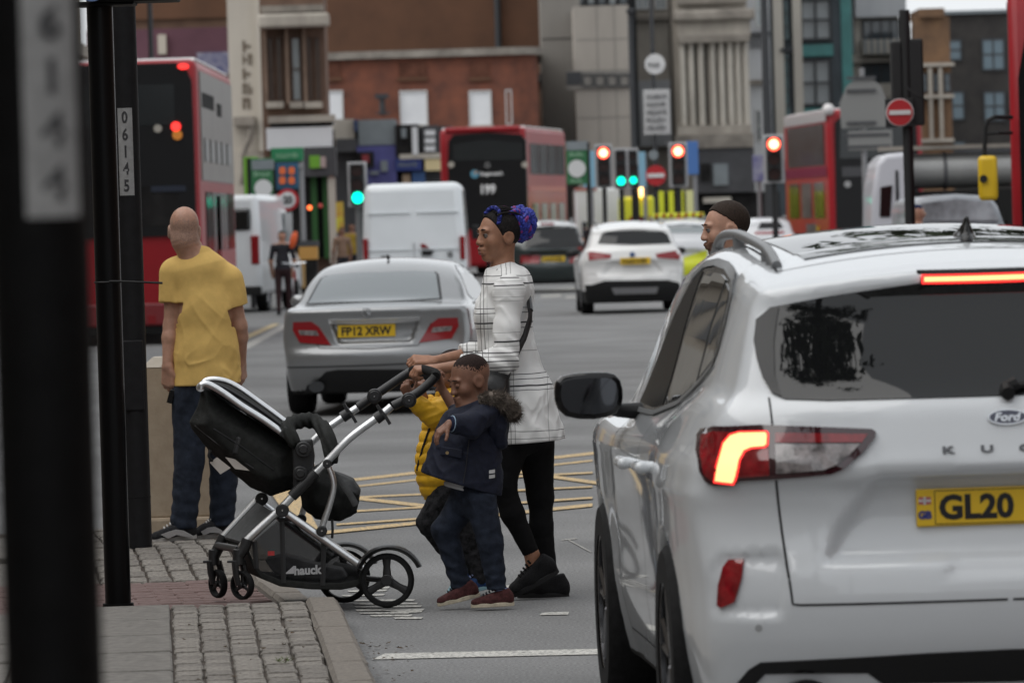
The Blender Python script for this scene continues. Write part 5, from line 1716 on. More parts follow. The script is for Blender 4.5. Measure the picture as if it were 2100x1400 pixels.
for sy in (-1, 1):
    a = g0 + [0, sy * .09, .90]; b = g0 + [-.05 * sy, sy * .1, .50]; c = g0 + [-.14 * sy, sy * .1, .09]
    K.cone(a, .10, b, .075, k=.03); K.cone(b, .07, c, .06, k=.02)
K.cut(g0 + [0, 0, .06], (0, 0, -1)); K.mesh('trousers', mat('dark_trousers', (.015, .016, .022), rough=.85), MN2, .012)
for sy in (-1, 1):
    q = g0 + [-.14 * sy + .09, sy * .1, .004]; shoe(MN2, q, q + np.array([-.28, 0, 0]), (0, 0, 1), .28, (M_SUEDE, M_BSOLE), 1.05)
# ================================================================== the pram
M_ALU = mat('brushed_aluminium', (.72, .73, .74), rough=.32, metal=1.0, noise=.06, nscale=30)
M_FAB = mat('charcoal_canvas', (.020, .021, .020), rough=.85, noise=.25, nscale=40, bump=.3, bscale=600)
M_FABG = mat('grey_canvas', (.085, .087, .088), rough=.85, noise=.15, nscale=40, bump=.25, bscale=600)
M_MESH = mat('basket_net', (.015, .015, .016), rough=.8, alpha=.38)
M_JOINT = mat('black_joint', (.014, .014, .015), rough=.42)
DN, DF = 25.52, 26.05
DM = (DN + DF) / 2
N = lambda px, py, dd=0.0: P(px, py, DN + dd)
Fp = lambda px, py, dd=0.0: P(px, py, DF + dd)
M3 = lambda px, py, dd=0.0: P(px, py, DM + dd)
PRAM = thing('pram', 'black pram with bright aluminium frame tipped down off the kerb, empty carrycot facing the boys', 'pram')
_g = M3(640, 1236); PRAM.location = (_g.x, _g.y, 0); W0[PRAM.name] = Vector(PRAM.location)
def spl(pts, n=6):
    p = [Vector(q) for q in pts]; out = []
    for i in range(len(p) - 1):
        a, b, c, d = p[max(i - 1, 0)], p[i], p[i + 1], p[min(i + 2, len(p) - 1)]
        for j in range(n):
            t = j / n
            out.append(.5 * ((2 * b) + (c - a) * t + (2 * a - 5 * b + 4 * c - d) * t * t + (3 * b - a - 3 * c + d) * t ** 3))
    return out + [p[-1]]
def tb(name, pts, r, m, parent=PRAM, n=12, sp=True, flat=None):
    b = MB(); b.tube(spl(pts) if sp else pts, r, n, flat=flat); return b.build(name, m, parent, smooth=True, world=True)
near = [(803, 833), (781, 851), (720, 896), (675, 941), (646, 970), (601, 1016), (571, 1047), (504, 1110), (494, 1128)]
far = [(733, 836), (712, 850), (660, 887), (622, 925), (590, 958), (560, 990), (527, 1026), (460, 1098), (450, 1112)]
tb('push_tube', [N(*q) for q in near], .0175, M_ALU); tb('push_tube', [Fp(*q) for q in far], .0172, M_ALU)
# black upper handle with swivel joints
for fn_, pts, dj, cl in ((N, [(893, 772), (880, 786), (852, 808), (806, 832)], (839, 820), (781, 852)), (Fp, [(846, 760), (832, 768), (802, 788), (735, 834)], (768, 812), (712, 849))):
    tb('handle_tube', [fn_(*q) for q in pts], .0205, M_JOINT)
    b = MB(); c = fn_(*dj, -.03); b.disc(c, (0, 1, 0), .034, .05, 24); b.disc(c + Vector((0, -.028, 0)), (0, 1, 0), .026, .01, 20); b.build('swivel_joint', M_JOINT, PRAM, smooth=True, world=True, bevel=.004)
    b = MB(); b.disc(c + Vector((0, -.034, 0)), (0, 1, 0), .004, .006, 8); b.build('screw', M_CHROME, PRAM, world=True)
    p0 = fn_(*cl); dirn = (fn_(pts[0][0], pts[0][1]) - p0).normalized()
    b = MB(); b.cyl(p0 - dirn * .028, p0 + dirn * .022, .026, .024, 16); b.box(p0 + dirn * .02 + Vector((.012, -.01, -.028)), (.014, .03, .05), Matrix.Rotation(-.5, 3, 'Y')); b.box(p0 + dirn * .02 + Vector((-.022, -.01, .02)), (.014, .03, .04), Matrix.Rotation(-.5, 3, 'Y'))
    b.build('tube_clamp', M_JOINT, PRAM, smooth=True, world=True)
tb('handlebar', [N(893, 772), N(893, 765, .08), Fp(868, 757, -.15), Fp(850, 758, -.06), Fp(846, 760)], .021, mat('foam_grip', (.012, .012, .012), rough=.95, bump=.5, bscale=400))
# rear legs and seat links
tb('rear_leg', [N(579, 1046), N(746, 1163)], .0185, M_ALU, sp=False); tb('rear_leg', [Fp(535, 1032), Fp(682, 1140)], .0182, M_ALU, sp=False)
for fn_, of in ((N, (0, 0)), (Fp, (-42, -24))):
    tb('curved_link', [fn_(x + of[0], y + of[1]) for x, y in ((671, 952), (681, 975), (684, 1000), (676, 1034), (664, 1070), (660, 1085))], .0145, M_ALU)
    b = MB()
    for (x, y, r_) in ((579, 1046, .030), (660, 1088, .024), (671, 950, .020), (600, 1015, .026), (645, 972, .026)):
        b.disc(fn_(x + of[0], y + of[1], -.012), (0, 1, 0), r_, .05, 18)
    for (x, y) in ((579, 1046), (660, 1086), (600, 1015), (645, 972)):
        pass
    for i_, (x, y, r_) in enumerate(((579, 1046, .030), (660, 1088, .024), (671, 950, .020))):
        q = MB(); q.disc(fn_(x + of[0], y + of[1], -.012), (0, 1, 0), r_, .05, 18); q.build('pivot', M_JOINT, PRAM, smooth=True, world=True, bevel=.004)
        q = MB(); q.disc(fn_(x + of[0], y + of[1], -.040), (0, 1, 0), .0045, .008, 8); q.build('screw', M_CHROME, PRAM, world=True)
    q = MB(); a_, b_ = fn_(598 + of[0], 1018 + of[1], -.004), fn_(648 + of[0], 968 + of[1], -.004); q.tube([a_, b_], .025, 12); q.build('joint_sleeve', M_JOINT, PRAM, smooth=True, world=True)
# carrycot hull
hull = [(419, 794), (408, 837), (393, 864), (397, 877), (430, 918), (460, 948), (516, 994), (556, 1013), (598, 1000), (612, 978), (608, 918), (582, 898), (497, 849), (438, 809)]
cen = (505, 905)
HS = SDF(.02)
hp2 = [(M3(x, y).x, M3(x, y).z) for x, y in hull]
def hullf(p):
    d2 = polysd(p[:, 0], p[:, 2], hp2)
    dy = np.abs(p[:, 1] - M3(500, 900).y) - .205
    d = smax(d2 - .004, dy + .10 * sstep(-.10, .0, d2) ** 2, .03)
    return d - .0035 * wrinkle(p, 42, 6) - .0025 * (1 - np.abs(wrinkle(p, 26, 16))) ** 3
lo_ = np.array([min(a for a, b in hp2) - .04, M3(500, 900).y - .26, min(b for a, b in hp2) - .04]); hi_ = np.array([max(a for a, b in hp2) + .04, M3(500, 900).y + .26, max(b for a, b in hp2) + .04])
V, Q = surf(hullf, lo_, hi_, .008)
hullo = raw('carrycot', V, Q, M_FAB, PRAM, None, True)
def hull_pt(px, py, off=.003):
    a = arr(CAM); q = arr(P(px, py, 10)) - a; q /= np.linalg.norm(q); p = a + q * (DN - .5); best, bd = p, 9
    for _ in range(160):
        d = hullf(p[None])[0]
        if abs(d) < bd: best, bd = p, abs(d)
        p = p + q * d * .6
    return Vector(best - q * off)
for ln in ([(505, 852), (496, 872), (484, 905), (478, 930)], [(404, 860), (440, 880), (500, 918), (560, 962), (600, 990)], [(400, 872), (440, 905), (520, 960)]):
    b = MB(); b.tube([hull_pt(x, y, .001) for x, y in spl2] if False else [hull_pt(x, y, .001) for x, y in ln], .0035, 6); b.build('seam_piping', M_BLACKINK, hullo, smooth=True, world=True)
b = MB(); b.tube([hull_pt(x, y, .001) for x, y in ((508, 852), (500, 870), (489, 900), (482, 928))], .012, 8, flat=(Vector((0, 1, 0)), .25)); b.build('strap', M_JOINT, hullo, smooth=True, world=True)
near_rim = [(608, 912), (582, 890), (540, 860), (497, 833), (462, 808), (440, 794), (424, 787), (413, 790), (412, 799)]
far_rim = [(590, 869), (560, 846), (527, 822), (495, 799), (470, 785), (448, 779), (430, 779), (420, 783), (413, 792)]
tb('rim_tube', [N(x, y, .05) for x, y in near_rim], .0155, M_ALU); tb('rim_tube', [Fp(x, y, -.05) for x, y in far_rim], .0155, M_ALU)
tb('rim_tube', [N(412, 796, .05), N(409, 795, .12), Fp(410, 792, -.12), Fp(414, 789, -.05)], .0155, M_ALU)
# lining and zip strip between the rims
b = MB()
A_ = [N(x, y + 2, .07) for x, y in near_rim[:7]]; Bq = [Fp(x, y + 4, -.07) for x, y in far_rim[:7]]
vs = [Vector(p) for p in A_] + [Vector(p) for p in Bq] + [Vector(p) - Vector((0, 0, .02)) for p in A_] + [Vector(p) - Vector((0, 0, .02)) for p in Bq]
k_ = 7
fs = [(i, i + 1, k_ + i + 1, k_ + i) for i in range(6)] + [(2 * k_ + i, 3 * k_ + i, 3 * k_ + i + 1, 2 * k_ + i + 1) for i in range(6)]
b.add(vs, fs); b.build('carrycot_cover', M_FAB, PRAM, world=True, smooth=True)
tb('zip', [M3(600, 890), M3(540, 845), M3(480, 806), M3(440, 787), M3(420, 787)], .007, M_BLACKINK)
# padded bumper bar and the side joint blocks
bar = [N(603, 905, .02), N(590, 880, .06), N(604, 866, .15), M3(640, 862), N(664, 880, .15), N(676, 905, .06), N(680, 940, .04)]
q = SDF(.015); pb = spl(bar, 5)
for a_, b_ in zip(pb[:-1], pb[1:]): q.cone(a_, .030, b_, .030)
q.fn(lambda p, d: d - .0035 * np.sin(p[:, 0] * 190 + p[:, 2] * 80) - .002 * wrinkle(p, 60, 8))
q.mesh('bumper_bar', M_FAB, PRAM, .0075)
for (x, y, r_) in ((622, 921, .036), (616, 970, .034)):
    q = MB(); q.disc(N(x, y, .01), (0, 1, 0), r_, .06, 22); q.disc(N(x, y, -.025), (0, 1, 0), r_ * .6, .02, 18); q.build('lock_knob', M_JOINT, PRAM, smooth=True, world=True, bevel=.005)
q = MB(); q.prism([(p.x, p.z) for p in [N(x, y) for x, y in ((598, 905), (640, 900), (645, 935), (640, 985), (618, 1008), (600, 998), (600, 950))]], (0, N(600, 900).y + .02, 0), (1, 0, 0), (0, 0, 1), (0, .05, 0)); q.build('adapter', M_JOINT, PRAM, world=True, bevel=.008)
for (x, y) in ((586, 888), (604, 908)):
    q = MB(); q.box(N(x, y, .035), (.045, .035, .05), Matrix.Rotation(.6, 3, 'Y')); q.build('rim_clip', M_JOINT, PRAM, world=True, bevel=.006)
# foot end hanging down behind: black and grey folded cover
fo = [(655, 955), (690, 972), (722, 985), (736, 1006), (728, 1046), (696, 1064), (648, 1058), (624, 1036), (620, 1003), (636, 965)]
fp2 = [(M3(x, y).x, M3(x, y).z) for x, y in fo]
def footf(p):
    d2 = polysd(p[:, 0], p[:, 2], fp2); dy = np.abs(p[:, 1] - M3(500, 900).y) - .19
    return smax(d2 - .006, dy + .09 * sstep(-.09, 0, d2) ** 2, .03) - .005 * wrinkle(p, 45, 9) - .0035 * (1 - np.abs(wrinkle(p, 33, 19))) ** 3
lo_ = np.array([min(a for a, b in fp2) - .04, M3(500, 900).y - .24, min(b for a, b in fp2) - .04]); hi_ = np.array([max(a for a, b in fp2) + .04, M3(500, 900).y + .24, max(b for a, b in fp2) + .04])
V, Q = surf(footf, lo_, hi_, .008); c_ = V[Q].mean(1)
ex_ = M3(705, 985); ez_ = M3(738, 1060)
raw('foot_cover', V, Q, [M_FAB, M_FABG], PRAM, np.where((c_[:, 0] - M3(690, 975).x) * .55 - (c_[:, 2] - M3(690, 975).z) * -.62 > .0, 1, 0), True)
tb('fold_flap', [N(684, 973, .06), N(712, 1005, .05), N(730, 1035, .06)], [.012, .02, .012] if False else .016, M_FABG, flat=(Vector((0, 1, 0)), .6))
# front panel and net basket
b = MB()
qd = [(N(504, 1113, .03), N(566, 1052, .03)), (Fp(460, 1100, -.03), Fp(527, 1030, -.03))]
b.loft([[qd[0][0], qd[0][1], qd[1][1], qd[1][0]], [v + Vector((.004, 0, -.012)) for v in (qd[0][0], qd[0][1], qd[1][1], qd[1][0])]]); b.build('front_panel', M_FABG, PRAM, world=True)
bk = [(508, 1120), (571, 1066), (598, 1066), (640, 1090), (683, 1115), (738, 1158), (735, 1192), (679, 1200), (575, 1192), (534, 1178)]
for fn_, s_ in ((N, .03), (Fp, -.03)):
    b = MB(); pp = [fn_(x - (0 if fn_ is N else 40), y - (0 if fn_ is N else 18), s_) for x, y in bk]
    b.add(pp + [v + Vector((0, .004, 0)) for v in pp], [tuple(range(10)), tuple(range(19, 9, -1))] + [(i, i + 10, (i + 1) % 10 + 10, (i + 1) % 10) for i in range(10)])
    b.build('basket_net', M_MESH, PRAM, world=True)
b = MB()
low_ = [(505, 1122), (520, 1158), (536, 1180), (575, 1196), (640, 1202), (700, 1203), (735, 1196), (745, 1175)]
b.loft([[N(x, y - 8, .02), N(x, y + 6, .02), Fp(x - 40, y + 6 - 18, -.02), Fp(x - 40, y - 8 - 18, -.02)] for x, y in low_]); b.build('basket_base', M_FAB, PRAM, world=True, bevel=.006)
for x0, y0, x1, y1 in ((578, 1068, 582, 1195), (664, 1108, 662, 1200), (522, 1110, 526, 1165)):
    b = MB(); b.tube([N(x0, y0, .02), N(x1, y1, .02)], .013, 6, flat=(Vector((0, 1, 0)), .3)); b.build('basket_strap', M_JOINT, PRAM, world=True)
tb('basket_edge', [N(571, 1066, .02), N(598, 1066, .02), N(640, 1090, .02), N(690, 1118, .02)], .008, M_JOINT)
b = MB(); b.prism([(p.x, p.z) for p in [N(x, y) for x, y in ((540, 1150), (580, 1140), (640, 1158), (700, 1170), (712, 1186), (690, 1192), (600, 1190), (560, 1178))]], (0, N(600, 1100).y + .10, 0), (1, 0, 0), (0, 0, 1), (0, .2, 0)); b.build('basket_lining', mat('pale_lining', (.15, .15, .155), rough=.9, noise=.3, nscale=20), PRAM, world=True, bevel=.01)
M_LOGO = mat('pale_grey_print', (.42, .42, .43), rough=.7)
c0 = N(632, 1168, .018)
text('logo_letters', 'hauck', .05, M_LOGO, PRAM, tuple(c0), (1, 0, .02), (0, 0, 1), .001, width=.125, height=.042, bold=.002, world=True)
b = MB(); b.prism([(0, 0), (.042, 0), (.042, .036)], N(584, 1176, .018), (1, 0, 0), (0, 0, 1), (0, .002, 0)); b.build('logo_triangle', M_LOGO, PRAM, world=True)
b = MB(); b.box(N(556, 1134, .017), (.030, .003, .020)); b.build('red_label', mat('label_red', (.4, .03, .03), rough=.6), PRAM, world=True)
M_TAG = mat('paper_tag', (.50, .46, .42), rough=.7)
for pts in (((430, 948), (445, 937), (473, 959), (452, 972)), ((462, 937), (486, 942), (512, 965), (482, 961))):
    b = MB(); a_ = [hull_pt(x, y, .02) for x, y in pts]; ym = sum(v.y for v in a_) / 4
    a_ = [N(x, y, .08) for x, y in pts]; b.add(a_ + [v + Vector((0, .003, 0)) for v in a_], [(0, 1, 2, 3), (7, 6, 5, 4), (0, 4, 5, 1), (1, 5, 6, 2), (2, 6, 7, 3), (3, 7, 4, 0)]); b.build('care_label', M_TAG, PRAM, world=True)
tb('buckle_strap', [N(681, 1064, .1), N(682, 1085, .1), N(681, 1103, .1)], .006, M_JOINT)
tb('hanging_strap', [N(432, 922, .05), N(428, 935, .05), N(436, 945, .06)], .006, M_JOINT)
# wheels
def pram_wheel(c, R, wd, yaw, spokes, nm='wheel'):
    ax = Vector((math.sin(yaw), math.cos(yaw), 0)); u = Vector((0, 0, 1)); v = ax.cross(u)
    m = MB(); n = 36
    ring = lambda r, h: [c + ax * h + (u * math.cos(2 * PI * j / n) + v * math.sin(2 * PI * j / n)) * r for j in range(n)]
    m.loft([ring(R * .80, -wd / 2), ring(R * .93, -wd / 2), ring(R, -wd * .2), ring(R, wd * .2), ring(R * .93, wd / 2), ring(R * .80, wd / 2), ring(R * .78, 0), ring(R * .80, -wd / 2)], caps=False)
    t = m.build(nm, M_RUBBER, PRAM, smooth=True, world=True)
    for k in range(spokes):
        a = 2 * PI * k / spokes + PI / 2
        d = u * math.sin(a) + v * math.cos(a)
        s_ = MB(); s_.tube([c + d * R * .1, c + d * R * .5, c + d * R * .84], [R * .17, R * .13, R * .17], 8, flat=(ax, .55)); s_.build('spoke', M_JOINT, t, smooth=True, world=True)
    s_ = MB(); s_.cyl(c - ax * wd * .6, c + ax * wd * .6, R * .22, n=18); s_.build('hub', M_JOINT, t, smooth=True, world=True, bevel=.003)
    return t
pram_wheel(N(794, 1189, -.02), .122, .040, 0.12, 3); pram_wheel(Fp(705, 1181, .02), .122, .040, 0.12, 3)
for fn_, (cx, cy), s_ in ((N, (794, 1189), -.02), (Fp, (705, 1181), .02)):
    c = fn_(cx, cy, s_); b = MB(); rings = []
    for i in range(15):
        a = rad(155 - i * 9.6); d = Vector((math.cos(a), 0, math.sin(a)))
        r_ = .142 + .018 * (i / 14)
        rings.append([c + d * r_ + Vector((0, -.042, 0)), c + d * (r_ + .006) + Vector((0, -.03, 0)), c + d * (r_ + .010), c + d * (r_ + .006) + Vector((0, .03, 0)), c + d * r_ + Vector((0, .042, 0)), c + d * (r_ - .016)])
    b.loft(rings); b.build('mudguard', M_JOINT, PRAM, smooth=True, world=True)
b = MB(); b.tube([N(794, 1189, .02), Fp(705, 1181, -.02)], .014, 10); b.build('rear_axle', M_JOINT, PRAM, smooth=True, world=True)
b = MB(); b.tube([N(742, 1172, .04), Fp(690, 1160, -.04)], .02, 10); b.build('cross_member', M_FABG, PRAM, smooth=True, world=True)
for fn_, (cx, cy), yaw, s_ in ((N, (497, 1199), .75, .0), (Fp, (447, 1196), 1.0, .0)):
    c = fn_(cx, cy, s_); t = pram_wheel(c, .066, .032, yaw, 3)
    top = fn_(cx - 8, 1150, s_)
    ax = Vector((math.sin(yaw), math.cos(yaw), 0))
    for k in (-1, 1):
        b = MB(); b.tube([top + ax * .022 * k, c + (top - c) * .5 + ax * .028 * k, c + ax * .026 * k], [.016, .015, .012], 8); b.build('fork', M_JOINT, t, smooth=True, world=True)
    b = MB(); b.cyl(top + Vector((0, 0, -.018)), top + Vector((0, 0, .055)), .027, .024, 16); b.build('castor_housing', M_JOINT, t, smooth=True, world=True, bevel=.004)
    b = MB(); b.box(top + Vector((-.02, -.01, .0)), (.06, .03, .010)); b.build('castor_lever', M_JOINT, t, world=True, bevel=.003)
tb('front_axle', [N(490, 1126), Fp(446, 1118)], .017, M_JOINT, sp=False)
tb('front_bracket', [N(508, 1105), N(500, 1124), N(489, 1140)], .026, M_JOINT); tb('front_bracket', [Fp(460, 1098), Fp(452, 1115), Fp(440, 1138)], .026, M_JOINT)
# ================================================================== posts on the pavement corner
M_POST = mat('black_post_paint', (.003, .003, .0032), rough=.55, spec=.12, noise=.3, nscale=25, bump=.08, bscale=60)
M_POST2 = mat('charcoal_post_paint', (.0085, .0085, .0095), rough=.6, spec=.2, noise=.2, nscale=18, bump=.12, bscale=50)
M_LBL = mat('grey_label', (.27, .27, .268), rough=.5, spec=.2, noise=.12, nscale=30)
M_LBLI = mat('grey_ink', (.075, .075, .08), rough=.6)
def up_px(px, py, d):
    p = P(px, py, d); return p
def post(name, label, base, R, h, m, cat='lamp post'):
    t = thing(name, label, cat, base)
    b = MB(); b.cyl((0, 0, 0), (0, 0, h), R, n=40); b.build('shaft', m, t, smooth=True)
    return t
def curved_label(t, ang, R, z0, z1, hw_, digits, size, hgt, first_z, step):
    "number strip bent round a shaft"
    b = MB(); n = 8
    f = lambda a, r, z: (r * math.sin(a), -r * math.cos(a), z)
    a0, a1 = ang - hw_ / R, ang + hw_ / R
    r1 = [f(a0 + (a1 - a0) * i / n, R + .0015, z0) for i in range(n + 1)]; r2_ = [f(a0 + (a1 - a0) * i / n, R + .0015, z1) for i in range(n + 1)]
    b.add(r1 + r2_, [(i, i + 1, i + n + 2, i + n + 1) for i in range(n)])
    o = b.build('number_label', M_LBL, t, smooth=True)
    nrm = Vector(f(ang, 1, 0)); ux = Vector((math.cos(ang), math.sin(ang), 0))
    for i, ch in enumerate(digits):
        q = text('label_digit', ch, size, M_LBLI, o, nrm * (R + .0025) + Vector((0, 0, first_z - step * i)), ux, (0, 0, 1), .0004, height=hgt, bold=.0015)
        me = q.data
        for v in me.vertices:                       # wrap the figure round the shaft
            s_ = v.co.dot(ux); a = s_ / R
            v.co = Vector(f(ang + a, R + .0028, v.co.z))
c = P(112, 1400, 6.92); c0 = Vector((c.x, c.y, .12))
NP = post('lamp_post', 'out-of-focus black lamp post nearest the camera, numbered 6144 on a grey strip', c0, .060, 4.2, M_POST)
zt = lambda py, d, px=100: P(px, py, d).z - .12
curved_label(NP, .40, .060, zt(446, 6.86), zt(-175, 6.86), .035, '06144', .06, .043, zt(-62, 6.86), zt(0, 6.86) - zt(109.5, 6.86))
c = P(242, 1222, 25.2); SP = post('signal_post', 'slim glossy black post with a cable tie, between the two numbered posts', (c.x, c.y, .065), .0575, 2.9, mat('gloss_post_paint', (.002, .002, .0024), rough=.3, spec=.2), 'post')
b = MB(); b.cyl((0, 0, -.05), (0, 0, .025), .075, .068, 24); b.build('base_collar', M_POST, SP, smooth=True)
b = MB(); b.cyl((0, 0, -.06), (0, 0, .004), .13, .10, 20); b.build('mortar_skirt', M_SLAB, SP, smooth=True)
pz = lambda py: P(228, py, 25.2).z - .065
b = MB(); b.tube([(.0587 * math.sin(2 * PI * i / 20), -.0587 * math.cos(2 * PI * i / 20), pz(578)) for i in range(20)], .005, 6, closed=True)
b.tube([(.01, -.062, pz(576)), (.06, -.075, pz(577)), (.16, -.08, pz(580)), (.245, -.08, pz(583))], [.005, .0055, .005, .006], 6); b.build('cable_tie', M_BPLAST, SP, smooth=True)
hx = P(275, 0, 25.1); b = MB(); b.bb((P(188, 5, 25.1).x - c.x, -.16, pz(8)), (P(365, 5, 25.1).x - c.x, .16, pz(8) + .16)); b.bb((-.12, -.13, pz(14)), (.16, .13, pz(6))); b.build('head_box', M_POST, SP, bevel=.02)
b = MB(); b.disc((-.02, -.166, pz(-22)), (0, 1, 0), .062, .012, 28); b.build('round_sign', mat('sign_blue_grey', (.10, .16, .32), rough=.4), SP)
c = P(287, 1120, 29.0); LP2 = post('lamp_post', 'charcoal lamp post numbered 06145 standing close behind the slim black post', (c.x, c.y, .115), .0625, 5.2, M_POST2)
lz = lambda py: P(260, py, 28.94).z - .115
curved_label(LP2, -.10, .0625, lz(401), lz(222), .039, '06145', .06, .062, lz(241), lz(0) - lz(35))
b = MB(); b.box((.0, -.058, lz(770)), (.10, .02, .36)); b.build('access_door', M_POST2, LP2, bevel=.008)
b = MB(); b.tube([(.0632 * math.sin(2 * PI * i / 20), -.0632 * math.cos(2 * PI * i / 20), lz(1020)) for i in range(20)], .002, 5, closed=True); b.build('shaft_seam', M_POST, LP2)
# cream stone block behind the man
c = P(372, 1090, 30.45); BK = thing('stone_bollard', 'square cream stone block behind the legs of the bald man', 'bollard', (c.x, c.y, 0))
M_CREAMST = stone('cream_stone', (.42, .345, .26), (.36, .29, .215), 12, 60, .15)
hh = P(372, 738, 30.4).z
b = MB(); b.bb((-.175, -.17, .20), (.175, .17, hh - .03)); b.build('shaft', M_CREAMST, BK, bevel=.012)
b = MB(); b.loft([[(-.177, -.172, hh - .032), (.177, -.172, hh - .032), (.177, .172, hh - .032), (-.177, .172, hh - .032)], [(-.12, -.12, hh + .02), (.12, -.12, hh + .02), (.12, .12, hh + .02), (-.12, .12, hh + .02)]]); b.build('cap', stone('pale_stone', (.50, .46, .40), (.44, .40, .34), 12, 60, .15), BK)
b = MB(); b.bb((-.205, -.20, 0), (.205, .20, .202)); b.build('plinth', M_CREAMST, BK, bevel=.015)
# ================================================================== the street beyond: buildings
def xw(px, py, d): return P(px, py, d).x
def zw(px, py, d): return P(px, py, d).z
class Bld:
    "a building whose street front is seen between two pixel columns; upright, with real depth"
    def __init__(s, name, label, px0, px1, py0, py1, d, dep, m, group=None):
        s.d = d; s.px = (px0 + px1) / 2; s.py = (py0 + py1) / 2
        s.x0 = xw(px0, s.py, d); s.x1 = xw(px1, s.py, d); s.y = P(px0, py0, d).y
        s.t = thing(name, label, 'building', ((s.x0 + s.x1) / 2, s.y, 0), 0, group)
        s.dep = dep; s.m = m
        z1 = zw(s.px, py0, d)
        s.z1 = z1
        b = MB(); b.bb((s.x0, s.y, -.1), (s.x1, s.y + dep, z1)); s.wall = b.build('wall', m, s.t, world=True)
    def r(s, px0, py0, px1, py1):
        return (xw(px0, (py0 + py1) / 2, s.d), zw((px0 + px1) / 2, py1, s.d), xw(px1, (py0 + py1) / 2, s.d), zw((px0 + px1) / 2, py0, s.d))
    def slab(s, name, px0, py0, px1, py1, m, out=.15, dep=None, parent=None, bevel=0.0):
        x0, z0, x1, z1 = s.r(px0, py0, px1, py1)
        b = MB(); b.bb((x0, s.y - out, z0), (x1, s.y + (dep if dep is not None else .02), z1))
        return b.build(name, m, parent or s.t, world=True, bevel=bevel)
    def win(s, px0, py0, px1, py1, mg, mf, nx=1, nz=1, fr=.09, out=.07, sill=None):
        x0, z0, x1, z1 = s.r(px0, py0, px1, py1)
        b = MB(); y0, y1 = s.y - out, s.y + .02
        b.bb((x0, y0, z0), (x0 + fr, y1, z1)); b.bb((x1 - fr, y0, z0), (x1, y1, z1))
        b.bb((x0 + fr, y0, z0), (x1 - fr, y1, z0 + fr)); b.bb((x0 + fr, y0, z1 - fr), (x1 - fr, y1, z1))
        for i in range(1, nx): xm = x0 + (x1 - x0) * i / nx; b.bb((xm - fr * .35, y0 + .01, z0 + fr), (xm + fr * .35, y1, z1 - fr))
        for i in range(1, nz): zm = z0 + (z1 - z0) * i / nz; b.bb((x0 + fr, y0 + .015, zm - fr * .35), (x1 - fr, y1, zm + fr * .35))
        w = b.build('window', mf, s.t, world=True)
        b = MB(); b.bb((x0 + fr * .9, s.y - .025, z0 + fr * .9), (x1 - fr * .9, s.y + .01, z1 - fr * .9)); b.build('pane', mg, w, world=True)
        if sill is not None:
            b = MB(); b.bb((x0 - .1, s.y - .22, z0 - .16), (x1 + .1, s.y + .02, z0 - .002)); b.build('sill', sill, w, world=True)
        return w
M_BRK1 = mat('orange_brick', (.215, .082, .052), rough=.9, nscale=1.3, detail=10, col2=(.125, .056, .042))
M_BRK2 = mat('brown_brick', (0.139, 0.072, 0.045), rough=.9, col2=(0.102, 0.056, 0.037), nscale=.5, detail=8)
M_BRK3 = mat('dark_grey_brick', (0.066, 0.061, 0.057), rough=.9, col2=(0.046, 0.043, 0.042), nscale=1.2, detail=8)
M_BRK4 = mat('umber_brick', (0.195, 0.125, 0.091), rough=.9, col2=(0.125, 0.081, 0.062), nscale=1.2, detail=8)
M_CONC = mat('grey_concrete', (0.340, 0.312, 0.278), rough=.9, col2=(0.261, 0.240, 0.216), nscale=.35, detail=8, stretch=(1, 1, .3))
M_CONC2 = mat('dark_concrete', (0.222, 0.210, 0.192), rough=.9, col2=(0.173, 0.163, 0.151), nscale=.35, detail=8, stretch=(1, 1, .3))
M_STONE = mat('weathered_stone', (0.504, 0.462, 0.402), rough=.9, col2=(0.312, 0.282, 0.246), nscale=.8, detail=8, stretch=(1, 1, .3))
M_STONE2 = mat('sooty_stone', (0.308, 0.280, 0.245), rough=.9, col2=(0.168, 0.151, 0.133), nscale=1.0, detail=8)
M_CREAMW = mat('cream_render', (0.575, 0.535, 0.466), rough=.9, col2=(0.460, 0.425, 0.374), nscale=.5, detail=8, stretch=(1, 1, .3))
M_WHR = mat('white_render', (0.605, 0.616, 0.620), rough=.8, col2=(0.462, 0.473, 0.495), nscale=.5, detail=8, stretch=(1, 1, .3))
M_BLANK = mat('white_blind', (.72, .73, .75), rough=.7, noise=.04, nscale=1)
M_WGL = mat('window_glass_bg', (.05, .07, .085), rough=.05, spec=.8)
M_WGL2 = mat('pale_window_glass', (.30, .33, .34), rough=.1, spec=.8)
M_FRD = mat('dark_frame', (.03, .032, .036), rough=.6)
M_FRW = mat('white_frame', (.55, .55, .54), rough=.6)
M_TEAL = mat('teal_panel', (0.043, 0.178, 0.170), rough=.4, noise=.2, nscale=.7)
M_PURP = mat('plum_hoarding', (0.120, 0.058, 0.078), rough=.8, noise=.15, nscale=.5)
M_BLUEF = mat('violet_blue_fascia', (.075, .075, .25), rough=.5, noise=.15, nscale=1)
M_NAVYF = mat('navy_fascia', (.02, .04, .20), rough=.5)
M_CHAR = mat('charcoal_fascia', (.055, .055, .06), rough=.6, noise=.2, nscale=1)
M_GREYF = mat('blue_grey_panel', (.21, .235, .25), rough=.7, noise=.1, nscale=1)
M_GRNF = mat('lime_green', (.16, .40, .03), rough=.6)
M_GRN2 = mat('shop_green', (.02, .22, .09), rough=.5)
M_DKIN = mat('dark_interior', (.018, .017, .017), rough=.9, noise=.4, nscale=2)
M_GOLD = mat('warm_sign', (.75, .62, .35), rough=.5)
